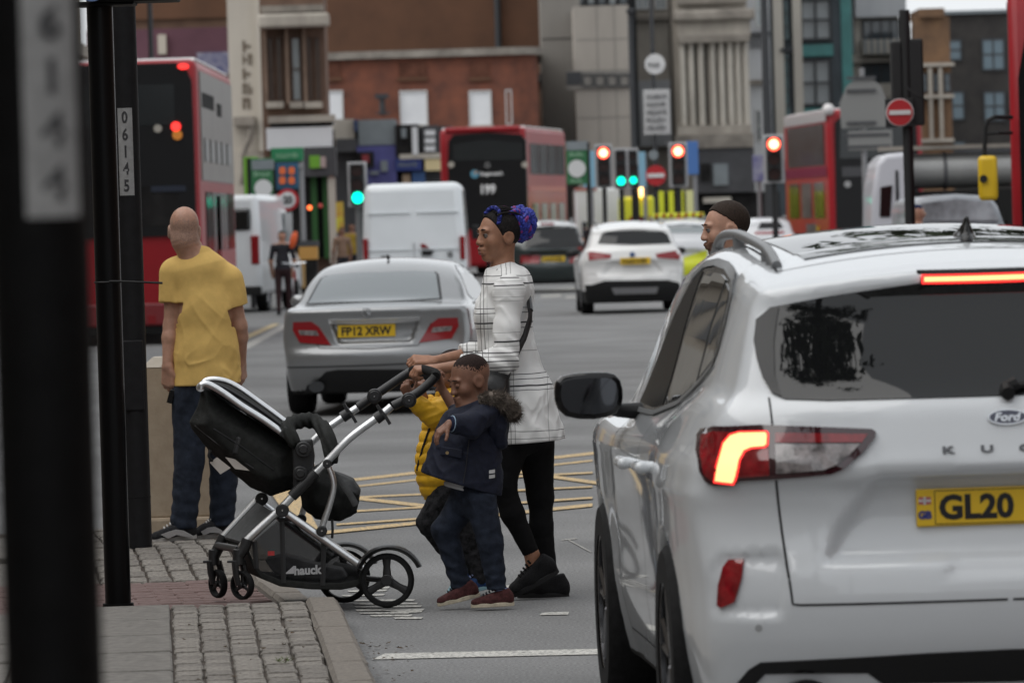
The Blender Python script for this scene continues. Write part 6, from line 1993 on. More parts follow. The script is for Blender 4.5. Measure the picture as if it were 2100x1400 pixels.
# left: brown building behind a plum hoarding
b = Bld('brick_building', 'dark brown building with plum upper band above the left bus', 180, 474, -260, 500, 192, 22, M_BRK4)
b.slab('plum_band', 180, 60, 474, 300, M_PURP, .3)
b.slab('rusty_band', 180, -40, 474, 40, M_BRK2, .18); b.slab('white_post', 325, 72, 342, 112, M_CREAMW, .5)
b.slab('mural', 405, 108, 472, 152, mat('mural_blue', (.075, .08, .19), rough=.7, col2=(.30, .30, .36), nscale=2.2), .42)
# white pilaster with vertical lettering
b = Bld('white_tower', 'narrow cream pilaster building with vertical lettering beside the left bus', 468, 537, -300, 530, 181, 14, M_CREAMW)
b.slab('edge_pier', 524, -300, 537, 310, M_CREAMW, .25); b.slab('lower_panel', 474, 310, 530, 480, M_CREAMW, .12)
M_LETB = mat('brown_letters', (.16, .13, .10), rough=.8)
for i, yy_ in enumerate((95, 122, 152, 182, 212)): marks('wall_letter', b.t, (xw(508, yy_, 181), b.y - .02, zw(508, yy_, 181)), .34, .36, 1 + i % 2, M_LETB, i)
b.slab('ledge', 480, 240, 522, 258, M_STONE2, .55)
br = MB(); br.tube([(xw(517, 250, 181), b.y - .4, zw(517, 250, 181)), (xw(512, 285, 181), b.y - .35, zw(512, 285, 181)), (xw(498, 320, 181), b.y - .3, zw(498, 320, 181)), (xw(495, 380, 181), b.y - .3, zw(495, 380, 181))], .09, 8); br.build('downpipe', M_STONE2, b.t, smooth=True, world=True)
# brown building with tall windows and white fascia
b = Bld('corner_building', 'brown brick corner building with three bays of tall windows over a white shop fascia', 536, 668, -200, 530, 172, 3, M_BRK4)
b.slab('cornice', 531, 30, 676, 58, M_STONE, .9, bevel=.08); b.slab('cornice_top', 536, 12, 664, 26, M_STONE2, .5)
for x0, x1 in ((549, 561), (566, 579), (597, 618), (629, 640), (646, 658)):
    b.win(x0, 76, x1, 208, mat('brown_pane', (.10, .075, .06), rough=.2) if x0 != 597 else M_WGL2, mat('brown_frame', (.10, .065, .05), rough=.7), 1, 2, .05, .12)
for x in (541, 586, 622): b.slab('pier', x, 58, x + 7, 215, mat('brown_stone', (.21, .15, .115), rough=.9, noise=.2, nscale=1), .32)
for x0, x1 in ((546, 582), (595, 622), (625, 661)): b.slab('sill', x0, 209, x1, 222, M_STONE, .38)
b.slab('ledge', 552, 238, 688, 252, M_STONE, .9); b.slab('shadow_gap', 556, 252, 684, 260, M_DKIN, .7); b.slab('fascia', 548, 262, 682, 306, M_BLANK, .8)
b.slab('shop_front', 540, 330, 668, 530, M_DKIN, .2); b.slab('green_pier', 640, 362, 652, 530, mat('dark_green', (.02, .10, .02), rough=.6), .5); b.slab('green_pier', 664, 362, 674, 530, mat('dark_green', (0, 0, 0)), .5)
b.slab('black_fascia', 626, 302, 690, 362, M_CHAR, 1.0); sg = b.slab('green_sign', 637, 320, 658, 345, M_GRNF, 1.1); b.slab('sign_end', 659, 322, 670, 344, mat('sign_pink', (.45, .35, .33), rough=.6), 1.1)
b.slab('white_column', 676, 365, 690, 540, M_CREAMW, .9)
# big brick block: upper brown wall set back, lower orange wall with rounded end
b2 = Bld('brick_block', 'tall blank brown brick wall rising behind the orange brick frontage', 560, 1113, -420, 500, 262, 26, M_BRK2)
dp = MB(); dp.cyl((xw(1019, 0, 250), b2.y - .3, 0), (xw(1019, 0, 250), b2.y - .3, zw(1019, -420, 262)), .16, n=10); dp.build('downpipe', M_FRD, b2.t, world=True)
d_ = 240
x0, x1 = xw(640, 250, d_), xw(1046, 250, d_); x2 = xw(1106, 250, d_)
t = thing('brick_frontage', 'orange brick frontage with rounded end and white blanked windows, left of the concrete block', 'building', ((x0 + x1) / 2, P(900, 250, d_).y, 0)); yb_ = P(900, 250, d_).y
zt_ = zw(870, 118, d_)
def arc(off, x_in=0):
    o = [(x0, yb_ - off)]
    R_ = (x2 - x1) * 1.25
    for i in range(11):
        a = PI / 2 * i / 10
        o.append((x1 + (x2 - x1 + off * .6) * math.sin(a), yb_ - off + (R_) * (1 - math.cos(a)) * 1.0))
    return o + [(x2 + off * .6, yb_ + 16), (x0, yb_ + 16)]
m_ = MB(); m_.prism(arc(0), (0, 0, -.1), (1, 0, 0), (0, 1, 0), (0, 0, zt_ + .1)); m_.build('wall', M_BRK1, t, world=True)
m_ = MB(); m_.prism(arc(.35), (0, 0, zt_), (1, 0, 0), (0, 1, 0), (0, 0, zw(870, 103, d_) - zt_)); m_.build('parapet', M_STONE2, t, world=True)
fr = Bld.__new__(Bld); fr.d = d_; fr.y = yb_; fr.t = t
for px0, px1 in ((664, 704), (820, 877), (962, 1008)):
    fr.win(px0, 186, px1, 258, M_BLANK, M_FRW, 1, 1, .06, .10, M_STONE)
for px0, px1, dy in ((1037, 1050, .15), (1058, 1073, .55), (1080, 1094, 1.3)):
    fr.y = yb_ + dy; fr.win(px0, 184, px1, 256, M_BLANK, M_FRW, 1, 1, .05, .18)
fr.y = yb_
for px0, px1 in ((668, 700), (818, 874), (964, 1004)):
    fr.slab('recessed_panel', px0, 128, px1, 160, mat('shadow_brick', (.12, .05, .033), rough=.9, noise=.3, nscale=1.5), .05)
    fr.slab('panel_moulding', px0 - 3, 160, px1 + 3, 166, M_BRK2, .16)
for px0, px1, dy in ((1040, 1048, .2), (1061, 1070, .6), (1082, 1091, 1.3)):
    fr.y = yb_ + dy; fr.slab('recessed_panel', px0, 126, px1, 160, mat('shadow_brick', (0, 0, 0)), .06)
fr.y = yb_
c_ = MB(); c_.bb((xw(772, 210, d_), yb_ - 1.4, zw(780, 236, d_)), (xw(800, 210, d_), yb_ - .9, zw(780, 232, d_))); c_.cyl((xw(785, 215, d_), yb_ - 1, zw(785, 238, d_)), (xw(785, 215, d_), yb_ - 1, zw(785, 200, d_)), .12); c_.bb((xw(770, 195, d_), yb_ - 1.2, zw(780, 204, d_)), (xw(798, 195, d_), yb_ - .7, zw(780, 194, d_))); c_.build('roof_lamp', M_FRD, t, world=True)
# low shops in front of the frontage
b = Bld('shop_row', 'row of low shops with blue, grey and black fascias below the orange brick frontage', 684, 930, 262, 530, 205, 9, M_CHAR)
b.slab('white_gable', 686, 245, 728, 300, M_CREAMW, .25); b.slab('dark_gutter', 690, 285, 734, 312, M_CHAR, .6); b.slab('grey_board', 736, 246, 812, 298, M_GREYF, .6, 3); b.slab('board_edge', 726, 246, 734, 270, mat('navy_edge', (.03, .05, .12)), .6, 3)
b.slab('blue_fascia', 734, 300, 814, 378, M_BLUEF, .7); b.slab('dark_sign', 734, 312, 768, 344, M_DKIN, .95); b.slab('red_mark', 744, 318, 758, 334, mat('dull_red', (.25, .03, .04)), 1.05); b.slab('white_mark', 782, 330, 796, 352, M_GREYF, .95); b.slab('white_mark', 760, 352, 778, 358, M_GREYF, .95)
b.slab('black_sign', 812, 256, 860, 322, M_DKIN, .8, 2); b.slab('grey_sign', 866, 258, 898, 322, M_CHAR, .8, 2)
for x0, x1, y0, y1 in ((846, 858, 262, 318),): b.slab('white_mark', x0, y0, x1, y1, M_BLANK, .95)
for y0 in (268, 284, 300): b.slab('white_mark', 872, y0, 893, y0 + 11, M_BLANK, .95)
for x0, x1, y0, y1 in ((824, 834, 264, 284),): b.slab('blue_mark', x0, y0, x1, y1, M_GREYF, .95)
b.slab('cream_ledge', 820, 316, 905, 326, M_CREAMW, .9); b.slab('navy_fascia', 812, 326, 866, 350, M_NAVYF, .85)
marks('shop_letters', b.t, (xw(838, 338, 205), b.y - .87, zw(838, 338, 205)), .72, .14, 8, M_GREYF)
b.slab('lit_fascia', 872, 326, 912, 350, M_GOLD, .85); b.slab('shop_window', 812, 356, 846, 420, M_DKIN, .3); b.slab('blue_panel', 846, 352, 872, 378, mat('mid_blue', (.05, .12, .30)), .6); b.slab('warm_window', 826, 358, 842, 378, mat('peach', (.5, .36, .24)), .5)
# small brown infill and grey concrete block
b = Bld('infill_building', 'small brown building squeezed between brick frontage and concrete block', 1098, 1146, 160, 500, 258, 12, M_BRK4)
b.slab('cornice', 1096, 152, 1148, 170, M_BRK3, .4); b.win(1113, 224, 1136, 266, M_BLANK, M_FRW, 2, 1, .06)
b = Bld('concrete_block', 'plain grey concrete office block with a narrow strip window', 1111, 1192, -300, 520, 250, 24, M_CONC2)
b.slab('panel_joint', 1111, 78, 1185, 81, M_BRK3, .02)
bb2 = Bld('concrete_wing', 'pale concrete wing with a strip window, right of the darker concrete flank', 1183, 1296, 12, 520, 244, 20, M_CONC)
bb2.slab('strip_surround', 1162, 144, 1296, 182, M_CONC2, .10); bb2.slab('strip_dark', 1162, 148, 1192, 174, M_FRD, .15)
for i in range(4): bb2.win(1194 + i * 25, 152, 1216 + i * 25, 178, M_WGL2 if i % 2 else M_WGL, M_FRD, 1, 1, .06, .16)
for y in (80, 240): bb2.slab('panel_joint', 1183, y, 1296, y + 2, M_CONC2, .012)
for x in (1226, 1262): bb2.slab('panel_joint', x, 12, x + 1.6, 300, M_CONC2, .015)
b = Bld('office_block_top', 'dark glazed upper storeys rising over the pale concrete wing', 1150, 1290, -330, 300, 256, 14, M_FRD)
for i in range(5): b.win(1180 + i * 22, -30, 1200 + i * 22, 12, M_WGL2 if i % 2 else M_WGL, M_FRD, 1, 1, .08, .1)
# beige building behind the round sign
b = Bld('stone_building', 'beige stone building with upper windows behind the round white sign', 1296, 1402, -260, 520, 268, 18, M_STONE)
for x0, x1 in ((1302, 1332), (1342, 1366), (1372, 1392)): b.win(x0, -60, x1, 20, M_WGL2, M_FRW, 2, 2, .08, .1)
b.slab('string_course', 1296, 34, 1402, 42, M_STONE2, .25); b.slab('white_front', 1310, 165, 1400, 300, M_WHR, .3); b.slab('dark_pier', 1292, -200, 1305, 300, M_FRD, .35); b.slab('recess', 1372, 44, 1384, 160, M_STONE2, .05)
# stone-columned bank
b = Bld('bank_building', 'weathered classical stone bank with tall columns and heavy cornice', 1388, 1538, -40, 520, 252, 8, M_STONE)
b.slab('cornice', 1380, 22, 1546, 44, M_STONE2, 1.2, bevel=.12); b.slab('frieze', 1388, 44, 1538, 76, M_STONE, .7); b.slab('capital_band', 1390, 74, 1536, 88, M_STONE2, .85); b.slab('attic', 1386, -60, 1530, 8, M_STONE2, .5)
b.slab('base', 1384, 276, 1544, 304, M_STONE2, .95); b.slab('plinth_band', 1388, 258, 1540, 277, M_STONE, .8)
M_FLUTE = mat('fluted_stone', (0.540, 0.506, 0.448), rough=.9, col2=(0.380, 0.351, 0.310), nscale=1.2, detail=8, stretch=(1, 1, .3))
for i, px in enumerate((1400, 1418, 1438, 1462, 1480, 1498, 1514, 1530)):
    c_ = MB(); xx_ = xw(px, 170, 252); c_.cyl((xx_, b.y - .35, zw(px, 258, 252)), (xx_, b.y - .35, zw(px, 86, 252)), .155, .135, 14)
    c_.build('column', M_FLUTE, b.t, smooth=True, world=True)
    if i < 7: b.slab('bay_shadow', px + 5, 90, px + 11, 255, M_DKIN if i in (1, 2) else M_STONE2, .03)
b.slab('dark_fascia', 1424, 304, 1546, 395, M_CHAR, .8); b.slab('poster', 1436, 336, 1456, 372, M_DKIN, .95); b.slab('white_emblem', 1462, 336, 1492, 380, M_GREYF, .95); b.slab('shop_dark', 1400, 395, 1600, 520, M_DKIN, .4); b.slab('stall_awning', 1440, 405, 1496, 416, M_CREAMW, 2.0)
# slim white house, tall dark post, modern teal block
b = Bld('white_house', 'slim white rendered house right of the stone bank', 1534, 1580, -300, 520, 256, 16, M_WHR)
b.slab('string_course', 1534, 66, 1578, 74, M_CHAR, .12); b.slab('ledge', 1532, 164, 1580, 174, M_STONE2, .4); b.win(1552, 225, 1562, 290, M_WGL, M_FRW, 1, 2, .05); b.win(1548, -20, 1566, 56, M_WGL2, M_FRW, 1, 2, .05)
for xx_ in (1540, 1548, 1556, 1564): b.slab('railing_bar', xx_, 74, xx_ + 2, 100, M_CHAR, .2)
b = Bld('modern_flats', 'modern flats with teal panels, dark glazing and cream fins', 1576, 1744, -420, 520, 270, 20, mat('slate_cladding', (.075, .095, .11), rough=.5, noise=.2, nscale=.6))
for x0, x1 in ((1582, 1602), (1622, 1640)): b.slab('cream_fin', x0, -420, x1, 330, M_CREAMW, .7)
for y0, y1 in ((-120, -10), (-2, 84), (122, 218)):
    b.win(1640, y0, 1706, y1, M_WGL2, M_FRD, 2, 2, .12, .5); b.win(1606, y0, 1620, y1, mat('teal_glass', (.07, .15, .16), rough=.1), M_FRD, 1, 3, .05, .2)
for y0, y1 in ((92, 116), (222, 240), (-10, -3)): b.slab('teal_panel', 1640, y0, 1708, y1, M_TEAL, .55)
b.slab('teal_edge', 1722, -300, 1744, 250, M_TEAL, .45); b.slab('teal_glass_strip', 1604, 110, 1621, 330, mat('teal_glass', (0, 0, 0)), .1); b.slab('balcony', 1600, 100, 1626, 108, M_FRD, .8)
b = Bld('cream_flats', 'cream flats with recessed balconies left of the no entry sign', 1742, 1850, -4, 520, 282, 18, M_CREAMW)
b.slab('brown_roof', 1742, -60, 1812, -2, M_BRK4, .4, 10); b.slab('grey_eave', 1752, -8, 1856, 36, M_WHR, .8); b.win(1742, -10, 1752, 110, M_WGL, M_FRD, 1, 2, .05)
for y0 in (40, 130): b.win(1768, y0, 1846, y0 + 70, M_WGL, M_FRD, 4, 1, .1, .1); b.slab('balcony_front', 1766, y0 + 42, 1850, y0 + 72, M_CREAMW, .9)
for k in range(6): b.slab('balcony_bar', 1770 + k * 13, 82, 1775 + k * 13, 112, M_GREYF, 1.0)
b.slab('cream_band', 1748, 120, 1850, 128, M_STONE, .4)
b = Bld('ochre_building', 'narrow orange-brown stone house left of the dark brick block', 1882, 1954, 34, 520, 262, 2, mat('ochre_stone', (.22, .13, .075), rough=.9, col2=(.13, .082, .055), nscale=1, detail=8))
b.slab('gable', 1884, 18, 1936, 36, mat('ochre_stone', (0, 0, 0)), .3, 6)
for y in (130, 195, 285): b.slab('string_course', 1866, y, 1956, y + 7, M_STONE, .4)
for x in (1905, 1926): b.slab('pilaster', x, 140, x + 7, 290, M_STONE, .35)
for x0, x1 in ((1888, 1902), (1914, 1924), (1936, 1950)): b.win(x0, 150, x1, 190, M_WGL, M_FRD, 1, 2, .05)
b = Bld('dark_brick_flats', 'dark brick flats with blue-grey windows at the right under the pale sky', 1936, 2180, 24, 520, 270, 20, M_BRK3)
b.slab('coping', 1934, 20, 2180, 27, M_GREYF, .25); M_BLW = mat('blue_window', (.10, .16, .20), rough=.1, spec=.8)
for x0, y0, x1, y1 in ((1944, 80, 1974, 126), (2012, 78, 2062, 146), (1950, 186, 1980, 248), (2016, 186, 2064, 250), (1954, 288, 1982, 312), (2090, 80, 2120, 146), (2090, 190, 2120, 250)):
    b.win(x0, y0, x1, y1, M_BLW, M_FRD, 1 if x1 - x0 < 40 else 2, 2, .10, .08)
b.slab('shop_band', 1936, 300, 2180, 330, M_CHAR, .3); b.slab('lilac_sign', 1930, 288, 1952, 302, M_GREYF, .5)
# ================================================================== vehicles further up the road
def wash(o, nm, poly, m, y=-.01, th=.03, parent=None, bevel=0.0):
    "a solid plate on the tail of a vehicle, outline in (x, z)"
    b = MB(); b.prism(poly, (0, y, 0), (1, 0, 0), (0, 0, 1), (0, th, 0)); return b.build(nm, m, parent or o, bevel=bevel)
def scaled(f, sx, sy, sz):
    return lambda p: f(p / np.array([sx, sy, sz])) * min(sx, sy, sz)
M_SILVP = mat('silver_paint', (.25, .255, .26), rough=.30, metal=.55, coat=1.0)
M_GRNP = mat('dark_green_paint', (.012, .022, .022), rough=.3, coat=1.0)
M_TREDL = mat('red_tail_lens', (.24, .006, .010), rough=.2, coat=.3)
def place(name, label, cat, pxc, d, yaw, group=None):
    p = P(pxc, 700, d); t = thing(name, label, cat, (p.x, p.y, 0), rad(yaw), group); return t
def bodyof(t, f, lo, hi, h, m, name='body'):
    V, Q = surf(f, lo, hi, h); c = V[Q].mean(1)
    return raw(name, V, Q, [m, M_UNDER], t, np.where(c[:, 2] < lo[2] + .14, 1, 0))
# ---------------------------------------------------------------- silver saloon ahead
MER = place('saloon_car', 'silver saloon waiting ahead of the woman, rear plate FP12 XRW', 'car', 768, 51.0, -4.2)
def saloon_sdf():
    Tp = smooth_tab([-.2, 0, .08, .2, .4, .7, 1.0, 2.0, 3.0, 3.7, 4.2, 4.5, 4.7], [.4, .70, .785, .835, .865, .88, .886, .882, .88, .885, .84, .72, .5])
    ins = smooth_tab([.1, .2, .35, .55, .7, .85, .95, 1.02, 1.1, 1.2], [.10, .07, .03, .01, .0, .012, .03, .07, .13, .2])
    yr = smooth_tab([.1, .22, .36, .46, .56, .62, .70, .80, .90, .955, .99, 1.1], [.16, .10, .03, .0, .0, .03, .045, .05, .04, .025, .05, .12], .4)
    zt = smooth_tab([-.1, .05, .3, .6, 1.0, 1.6, 2.6, 3.2, 3.6, 4.1, 4.4, 4.6], [.95, .97, 1.00, 1.01, 1.0, .97, .94, .95, .93, .86, .76, .55])
    wc = smooth_tab([.8, .95, 1.02, 1.15, 1.27, 1.36, 1.45], [.86, .82, .78, .72, .65, .585, .50])
    zr = smooth_tab([0, .35, .62, .85, 1.1, 1.35, 1.7, 2.1, 2.5, 2.8, 3.1, 3.4, 3.7], [.80, .93, 1.03, 1.15, 1.27, 1.345, 1.385, 1.395, 1.36, 1.28, 1.13, .97, .8])
    def f(p):
        x = np.abs(p[:, 0]); y = p[:, 1]; z = p[:, 2]
        bow = .10 * (np.minimum(x, .9) / .75) ** 3
        rear = yr(z) + bow
        nr = y < .4
        if nr.any():
            rec = [(-.40, .855), (.40, .855), (.33, .655), (-.33, .655)]
            rear[nr] += .055 * sstep(.004, -.012, polysd(x[nr], z[nr], rec))
        d = smax(x - (Tp(y) - ins(z)), rear - y, .07)
        d = smax(d, z - zt(y) + .03 * (x / .8) ** 2, .05); d = smax(d, .20 - z, .03); d = smax(d, y - 4.6, .1)
        c = smax(x - wc(z) + .03 * sstep(1.2, .5, y), z - zr(y) + .05 * (x / .55) ** 2, .06); c = smax(c, .85 - z, .02)
        d = smin(d, c, .045)
        for yc in (1.02, 3.78):
            a = np.sqrt((y - yc) ** 2 + (z - .32) ** 2) - .345; d = smax(d, -np.maximum(a, .60 - x), .012)
        return d
    return f
MF = saloon_sdf()
bodyof(MER, MF, (-.95, -.05, .1), (.95, 4.68, 1.46), .022, M_SILVP)
mk = on_body(MER, MF)
glz = mk([(632, 623), (646, 598), (662, 571), (672, 566), (780, 560), (889, 558), (894, 563), (901, 612), (780, 619)])
panel('rear_window', MF, glz, 'z', 1.7, -1, M_GLASS, MER) if False else None
gp = []
for px, py in [(632, 623), (646, 598), (662, 571), (672, 566), (780, 560), (889, 558), (894, 563), (901, 612), (780, 619)]:
    inv = inv_frame(MER); a = np.array(inv(CAM)); D_ = np.array(inv(P(px, py, 10))) - a; D_ /= np.linalg.norm(D_); p_ = a + D_ * (49.5)
    best, bd_ = p_, 9
    for _ in range(200):
        d0_ = MF(p_[None])[0]
        if abs(d0_) < bd_: best, bd_ = p_, abs(d0_)
        p_ = p_ + D_ * d0_ * .6
    gp.append((best[0], best[1]))
gc = (sum(p[0] for p in gp) / len(gp), sum(p[1] for p in gp) / len(gp))
panel('window_seal', MF, [(gc[0] + (a - gc[0]) * 1.045, gc[1] + (b - gc[1]) * 1.06) for a, b in gp], 'z', 1.8, -1, M_GBLACK, MER, off=.003, g=.06, th=.008)
panel('rear_window', MF, gp, 'z', 1.8, -1, mat('pale_rear_glass', (.15, .17, .18), rough=.06, spec=.9, coat=.5), MER, off=.006, g=.06, th=.01)  # pale base colour stands in for sky reflected in the glass
for sgn in (1, -1):
    la = mk([(899, 652), (938, 651), (940, 668), (926, 694), (859, 703), (883, 664)]); la = la if sgn > 0 else mirror_poly(la)
    lb = mk([(888, 671), (927, 668), (924, 678), (884, 682)]); lb = lb if sgn > 0 else mirror_poly(lb)
    tl = panel('tail_lamp', MF, la, 'y', -.3, 1, M_TREDL, MER, off=.010, g=.04, th=.015)
    panel('indicator_lens', MF, lb, 'y', -.3, 1, M_LAMPCLR, tl, off=.013, g=.04, th=.004)
    dlo = [(3.25, .96), (2.95, 1.12), (2.6, 1.26), (2.2, 1.315), (1.75, 1.31), (1.45, 1.26), (1.18, 1.13), (1.10, 1.05), (1.3, 1.0), (2.2, .965)]
    panel('side_window', MF, dlo, 'x', sgn * 1.2, -sgn, M_GLASS, MER, off=.004, g=.07, th=.008)
    ribbon('window_brightwork', MF, dlo[:9], 'x', sgn * 1.2, -sgn, .02, M_CHROME, MER, off=.006)
    for yc in (1.02, 3.78): wheel(MER, sgn * .775, yc, .315, .312, .22, sgn, M_SILVERRIM, 7, detail=False)
    m_ = MB(); m_.ball((sgn * .98, 2.95, 1.0), (.10, .07, .07)); m_.build('door_mirror', M_SILVP, MER, smooth=True)
    m_ = MB(); m_.tube([(sgn * .54, .03, .27), (sgn * .54, .25, .27)], .05, 14, flat=(Vector((1, 0, 0)), 1.4)); m_.build('exhaust', M_FRD if 'M_FRD' in globals() else M_BPLAST, MER, smooth=True)
    m_ = MB(); m_.box((sgn * .5, 1.02, .40), (.05, .7, .5)); m_.build('wheel_well', M_UNDER, MER)
cs = [(-.41, .868), (.41, .868), (.405, .832), (-.405, .832)]; panel('chrome_strip', MF, cs, 'y', -.3, 1, mat('bright_strip', (.74, .75, .76), rough=.2, coat=.5), MER, off=.020, g=.03, th=.03)
df = mk([(655, 775), (668, 762), (692, 758), (830, 757), (905, 768), (930, 778), (935, 812), (900, 826), (640, 824), (622, 808), (630, 790)]); panel('diffuser', MF, df, 'y', -.3, 1, M_BPLAST, MER, off=.006, g=.05, th=.01)
ribbon('bumper_groove', MF, mk([(590, 753), (660, 752), (780, 748), (900, 742), (935, 738)]), 'y', -.3, 1, .012, M_SEAM, MER, off=.002)
ribbon('boot_seam', MF, mk([(628, 664), (655, 714), (760, 715), (858, 708), (884, 662)]), 'y', -.3, 1, .008, M_SEAM, MER, off=.002)
pc_ = mk([(752, 678)])[0]
yq = float(np.array([[pc_[0], -.3, pc_[1]]])[0, 1])
q = np.array([[pc_[0], -.3, pc_[1]]])
for _ in range(150): q[:, 1] += np.clip(MF(q) * .6, -.1, .1)
m_ = MB(); m_.box((pc_[0], q[0, 1] - .012, pc_[1]), (.52, .014, .112)); npt = m_.build('number_plate', M_PLATEY, MER, bevel=.004)
text('plate_letters', 'FP12 XRW', .1, M_BLACKINK, npt, (pc_[0], q[0, 1] - .021, pc_[1]), (1, 0, 0), (0, 0, 1), .001, bold=.003, width=.45, height=.078)
pb_ = mk([(752, 640)])[0]; q = np.array([[pb_[0], -.3, pb_[1]]])
for _ in range(150): q[:, 1] += np.clip(MF(q) * .6, -.1, .1)
m_ = MB(); m_.disc((pb_[0], q[0, 1] - .008, pb_[1]), (0, 1, .3), .042, .01, 24, .034)
for a in (90, 210, 330): m_.tube([(pb_[0], q[0, 1] - .008, pb_[1]), (pb_[0] + .036 * math.cos(rad(a)), q[0, 1] - .008, pb_[1] + .036 * math.sin(rad(a)))], .004, 5)
m_.build('badge', M_CHROME, MER, smooth=True)
m_ = MB(); m_.loft([[(-.012, 1.52, 1.38), (.012, 1.52, 1.38), (.012, 1.60, 1.385), (-.012, 1.60, 1.385)], [(-.004, 1.5, 1.43), (.004, 1.5, 1.43), (.004, 1.52, 1.43), (-.004, 1.52, 1.43)]]); m_.build('roof_aerial', M_BPLAST, MER)
# ---------------------------------------------------------------- white compact SUV and the dark green estate
def suv(t, sx, sy, sz, paint, tint, h, feats, lamp_lit=None, plate=None, cladding=None, roofm=None):
    f = scaled(HF, sx, sy, sz)
    V, Q = surf(f, (-1.0 * sx, -.06, .15 * sz), (1.0 * sx, 4.72 * sy, 1.76 * sz), h); c = V[Q].mean(1)
    mi = np.where(c[:, 2] < (.30 * sz if cladding is None else cladding), 1, 0)
    if roofm is not None: mi = np.where(c[:, 2] > 1.50 * sz, 2, mi)
    raw('body', V, Q, [paint, M_BPLAST, roofm or paint], t, mi)
    kb = on_body(t, f)
    out = {}
    for nm, pts, m, off in feats:
        out[nm] = panel(nm.split('#')[0], f, kb(pts), 'y', -.4, 1, m, t, off=off, g=.06, th=.012)
    for sgn in (-1, 1):
        for yc in (.98, 3.69): wheel(t, sgn * .80 * sx, yc * sy, .355 * sz, .352 * sz, .22, sgn, M_SILVERRIM, 5, detail=False)
        m_ = MB(); m_.ball((sgn * .99 * sx, 2.8 * sy, 1.10 * sz), (.10, .06, .065)); m_.build('door_mirror', M_BPLAST, t, smooth=True)
        dlo_ = [(a * sy, b * sz) for a, b in dlo2]
        panel('side_window', f, dlo_, 'x', sgn * 1.2, -sgn, M_GLASS, t, off=.006, g=.09, th=.01)
        m_ = MB(); m_.tube([(sgn * .60 * sx, .75 * sy, 1.64 * sz), (sgn * .60 * sx, 1.0 * sy, 1.685 * sz), (sgn * .60 * sx, 2.4 * sy, 1.70 * sz), (sgn * .60 * sx, 2.7 * sy, 1.64 * sz)], .018, 6); m_.build('roof_rail', M_GREYTRIM, t, smooth=True)
    if plate:
        px, py, tx = plate; x_, z_ = kb([(px, py)])[0]; q = np.array([[x_, -.4, z_]])
        for _ in range(150): q[:, 1] += np.clip(f(q) * .6, -.1, .1)
        m_ = MB(); m_.box((x_, q[0, 1] - .02, z_), (.52, .015, .115)); n_ = m_.build('number_plate', M_PLATEY, t)
        marks('plate_letters', n_, (x_, q[0, 1] - .0285, z_), .44, .075, 7, M_BLACKINK, world=False)
    return f, kb
dlo2 = [(3.02, 1.075), (2.80, 1.24), (2.55, 1.42), (2.36, 1.525), (2.1, 1.570), (1.35, 1.570), (.82, 1.485), (.725, 1.33), (.78, 1.275), (1.5, 1.14)]
X1 = place('compact_suv', 'white SUV with black lower bumper driving away in the middle of the road', 'car', 1302, 98.5, 1.0)
suv(X1, .97, .955, .955, mat('warm_white_paint', (.74, .74, .73), rough=.3, coat=1), 1, .03, [
    ('rear_window', [(1226, 500), (1234, 480), (1246, 475), (1300, 473), (1358, 474), (1369, 481), (1376, 499), (1300, 502)], M_GLASS, .008),
    ('tail_lamp', [(1206, 517), (1216, 516), (1254, 522), (1252, 530), (1208, 534)], M_TREDL, .012), ('tail_lamp#2', [(1394, 515), (1385, 514), (1344, 521), (1348, 529), (1393, 532)], M_TREDL, .012),
    ('bumper_cladding', [(1200, 584), (1214, 584), (1240, 576), (1370, 574), (1392, 580), (1402, 582), (1400, 606), (1204, 612)], M_BPLAST, .010), ('skid_plate', [(1254, 590), (1350, 588), (1346, 601), (1260, 603)], mat('skid_silver', (.30, .30, .31), rough=.4, metal=.6), .016)],
    plate=(1303, 535, 'LK69 VBN'), cladding=.42)
m_ = MB(); m_.disc((0, .03, 1.02), (0, 1, 0), .045, .03, 20); m_.build('badge', mat('badge_blue2', (.05, .1, .25), rough=.3), X1)
GRN = place('estate_car', 'dark green estate with silver roof and red lamps, just left of the white SUV', 'car', 1130, 128.0, 0.5)
suv(GRN, .96, 1.0, .97, M_GRNP, 1, .04, [
    ('rear_window', [(1076, 508), (1082, 478), (1094, 466), (1135, 463), (1178, 464), (1190, 480), (1198, 506), (1135, 510)], M_GLASS, .008),
    ('tail_lamp', [(1068, 524), (1108, 524), (1106, 540), (1068, 540)], M_TREDL, .012), ('tail_lamp#2', [(1168, 524), (1203, 523), (1203, 538), (1168, 539)], M_TREDL, .012)],
    plate=(1135, 531, 'W284 KRD'), roofm=mat('silver_roof', (.45, .46, .47), rough=.35, coat=.5))
m_ = MB(); m_.disc((.86, .05, 1.03), (0, 1, 0), .075, .08, 16); m_.build('brake_lamp', M_GLOWRED, GRN)
m_ = MB(); m_.box((0, .38, 1.545), (.30, .04, .05)); m_.build('high_brake_light', M_TREDL, GRN)
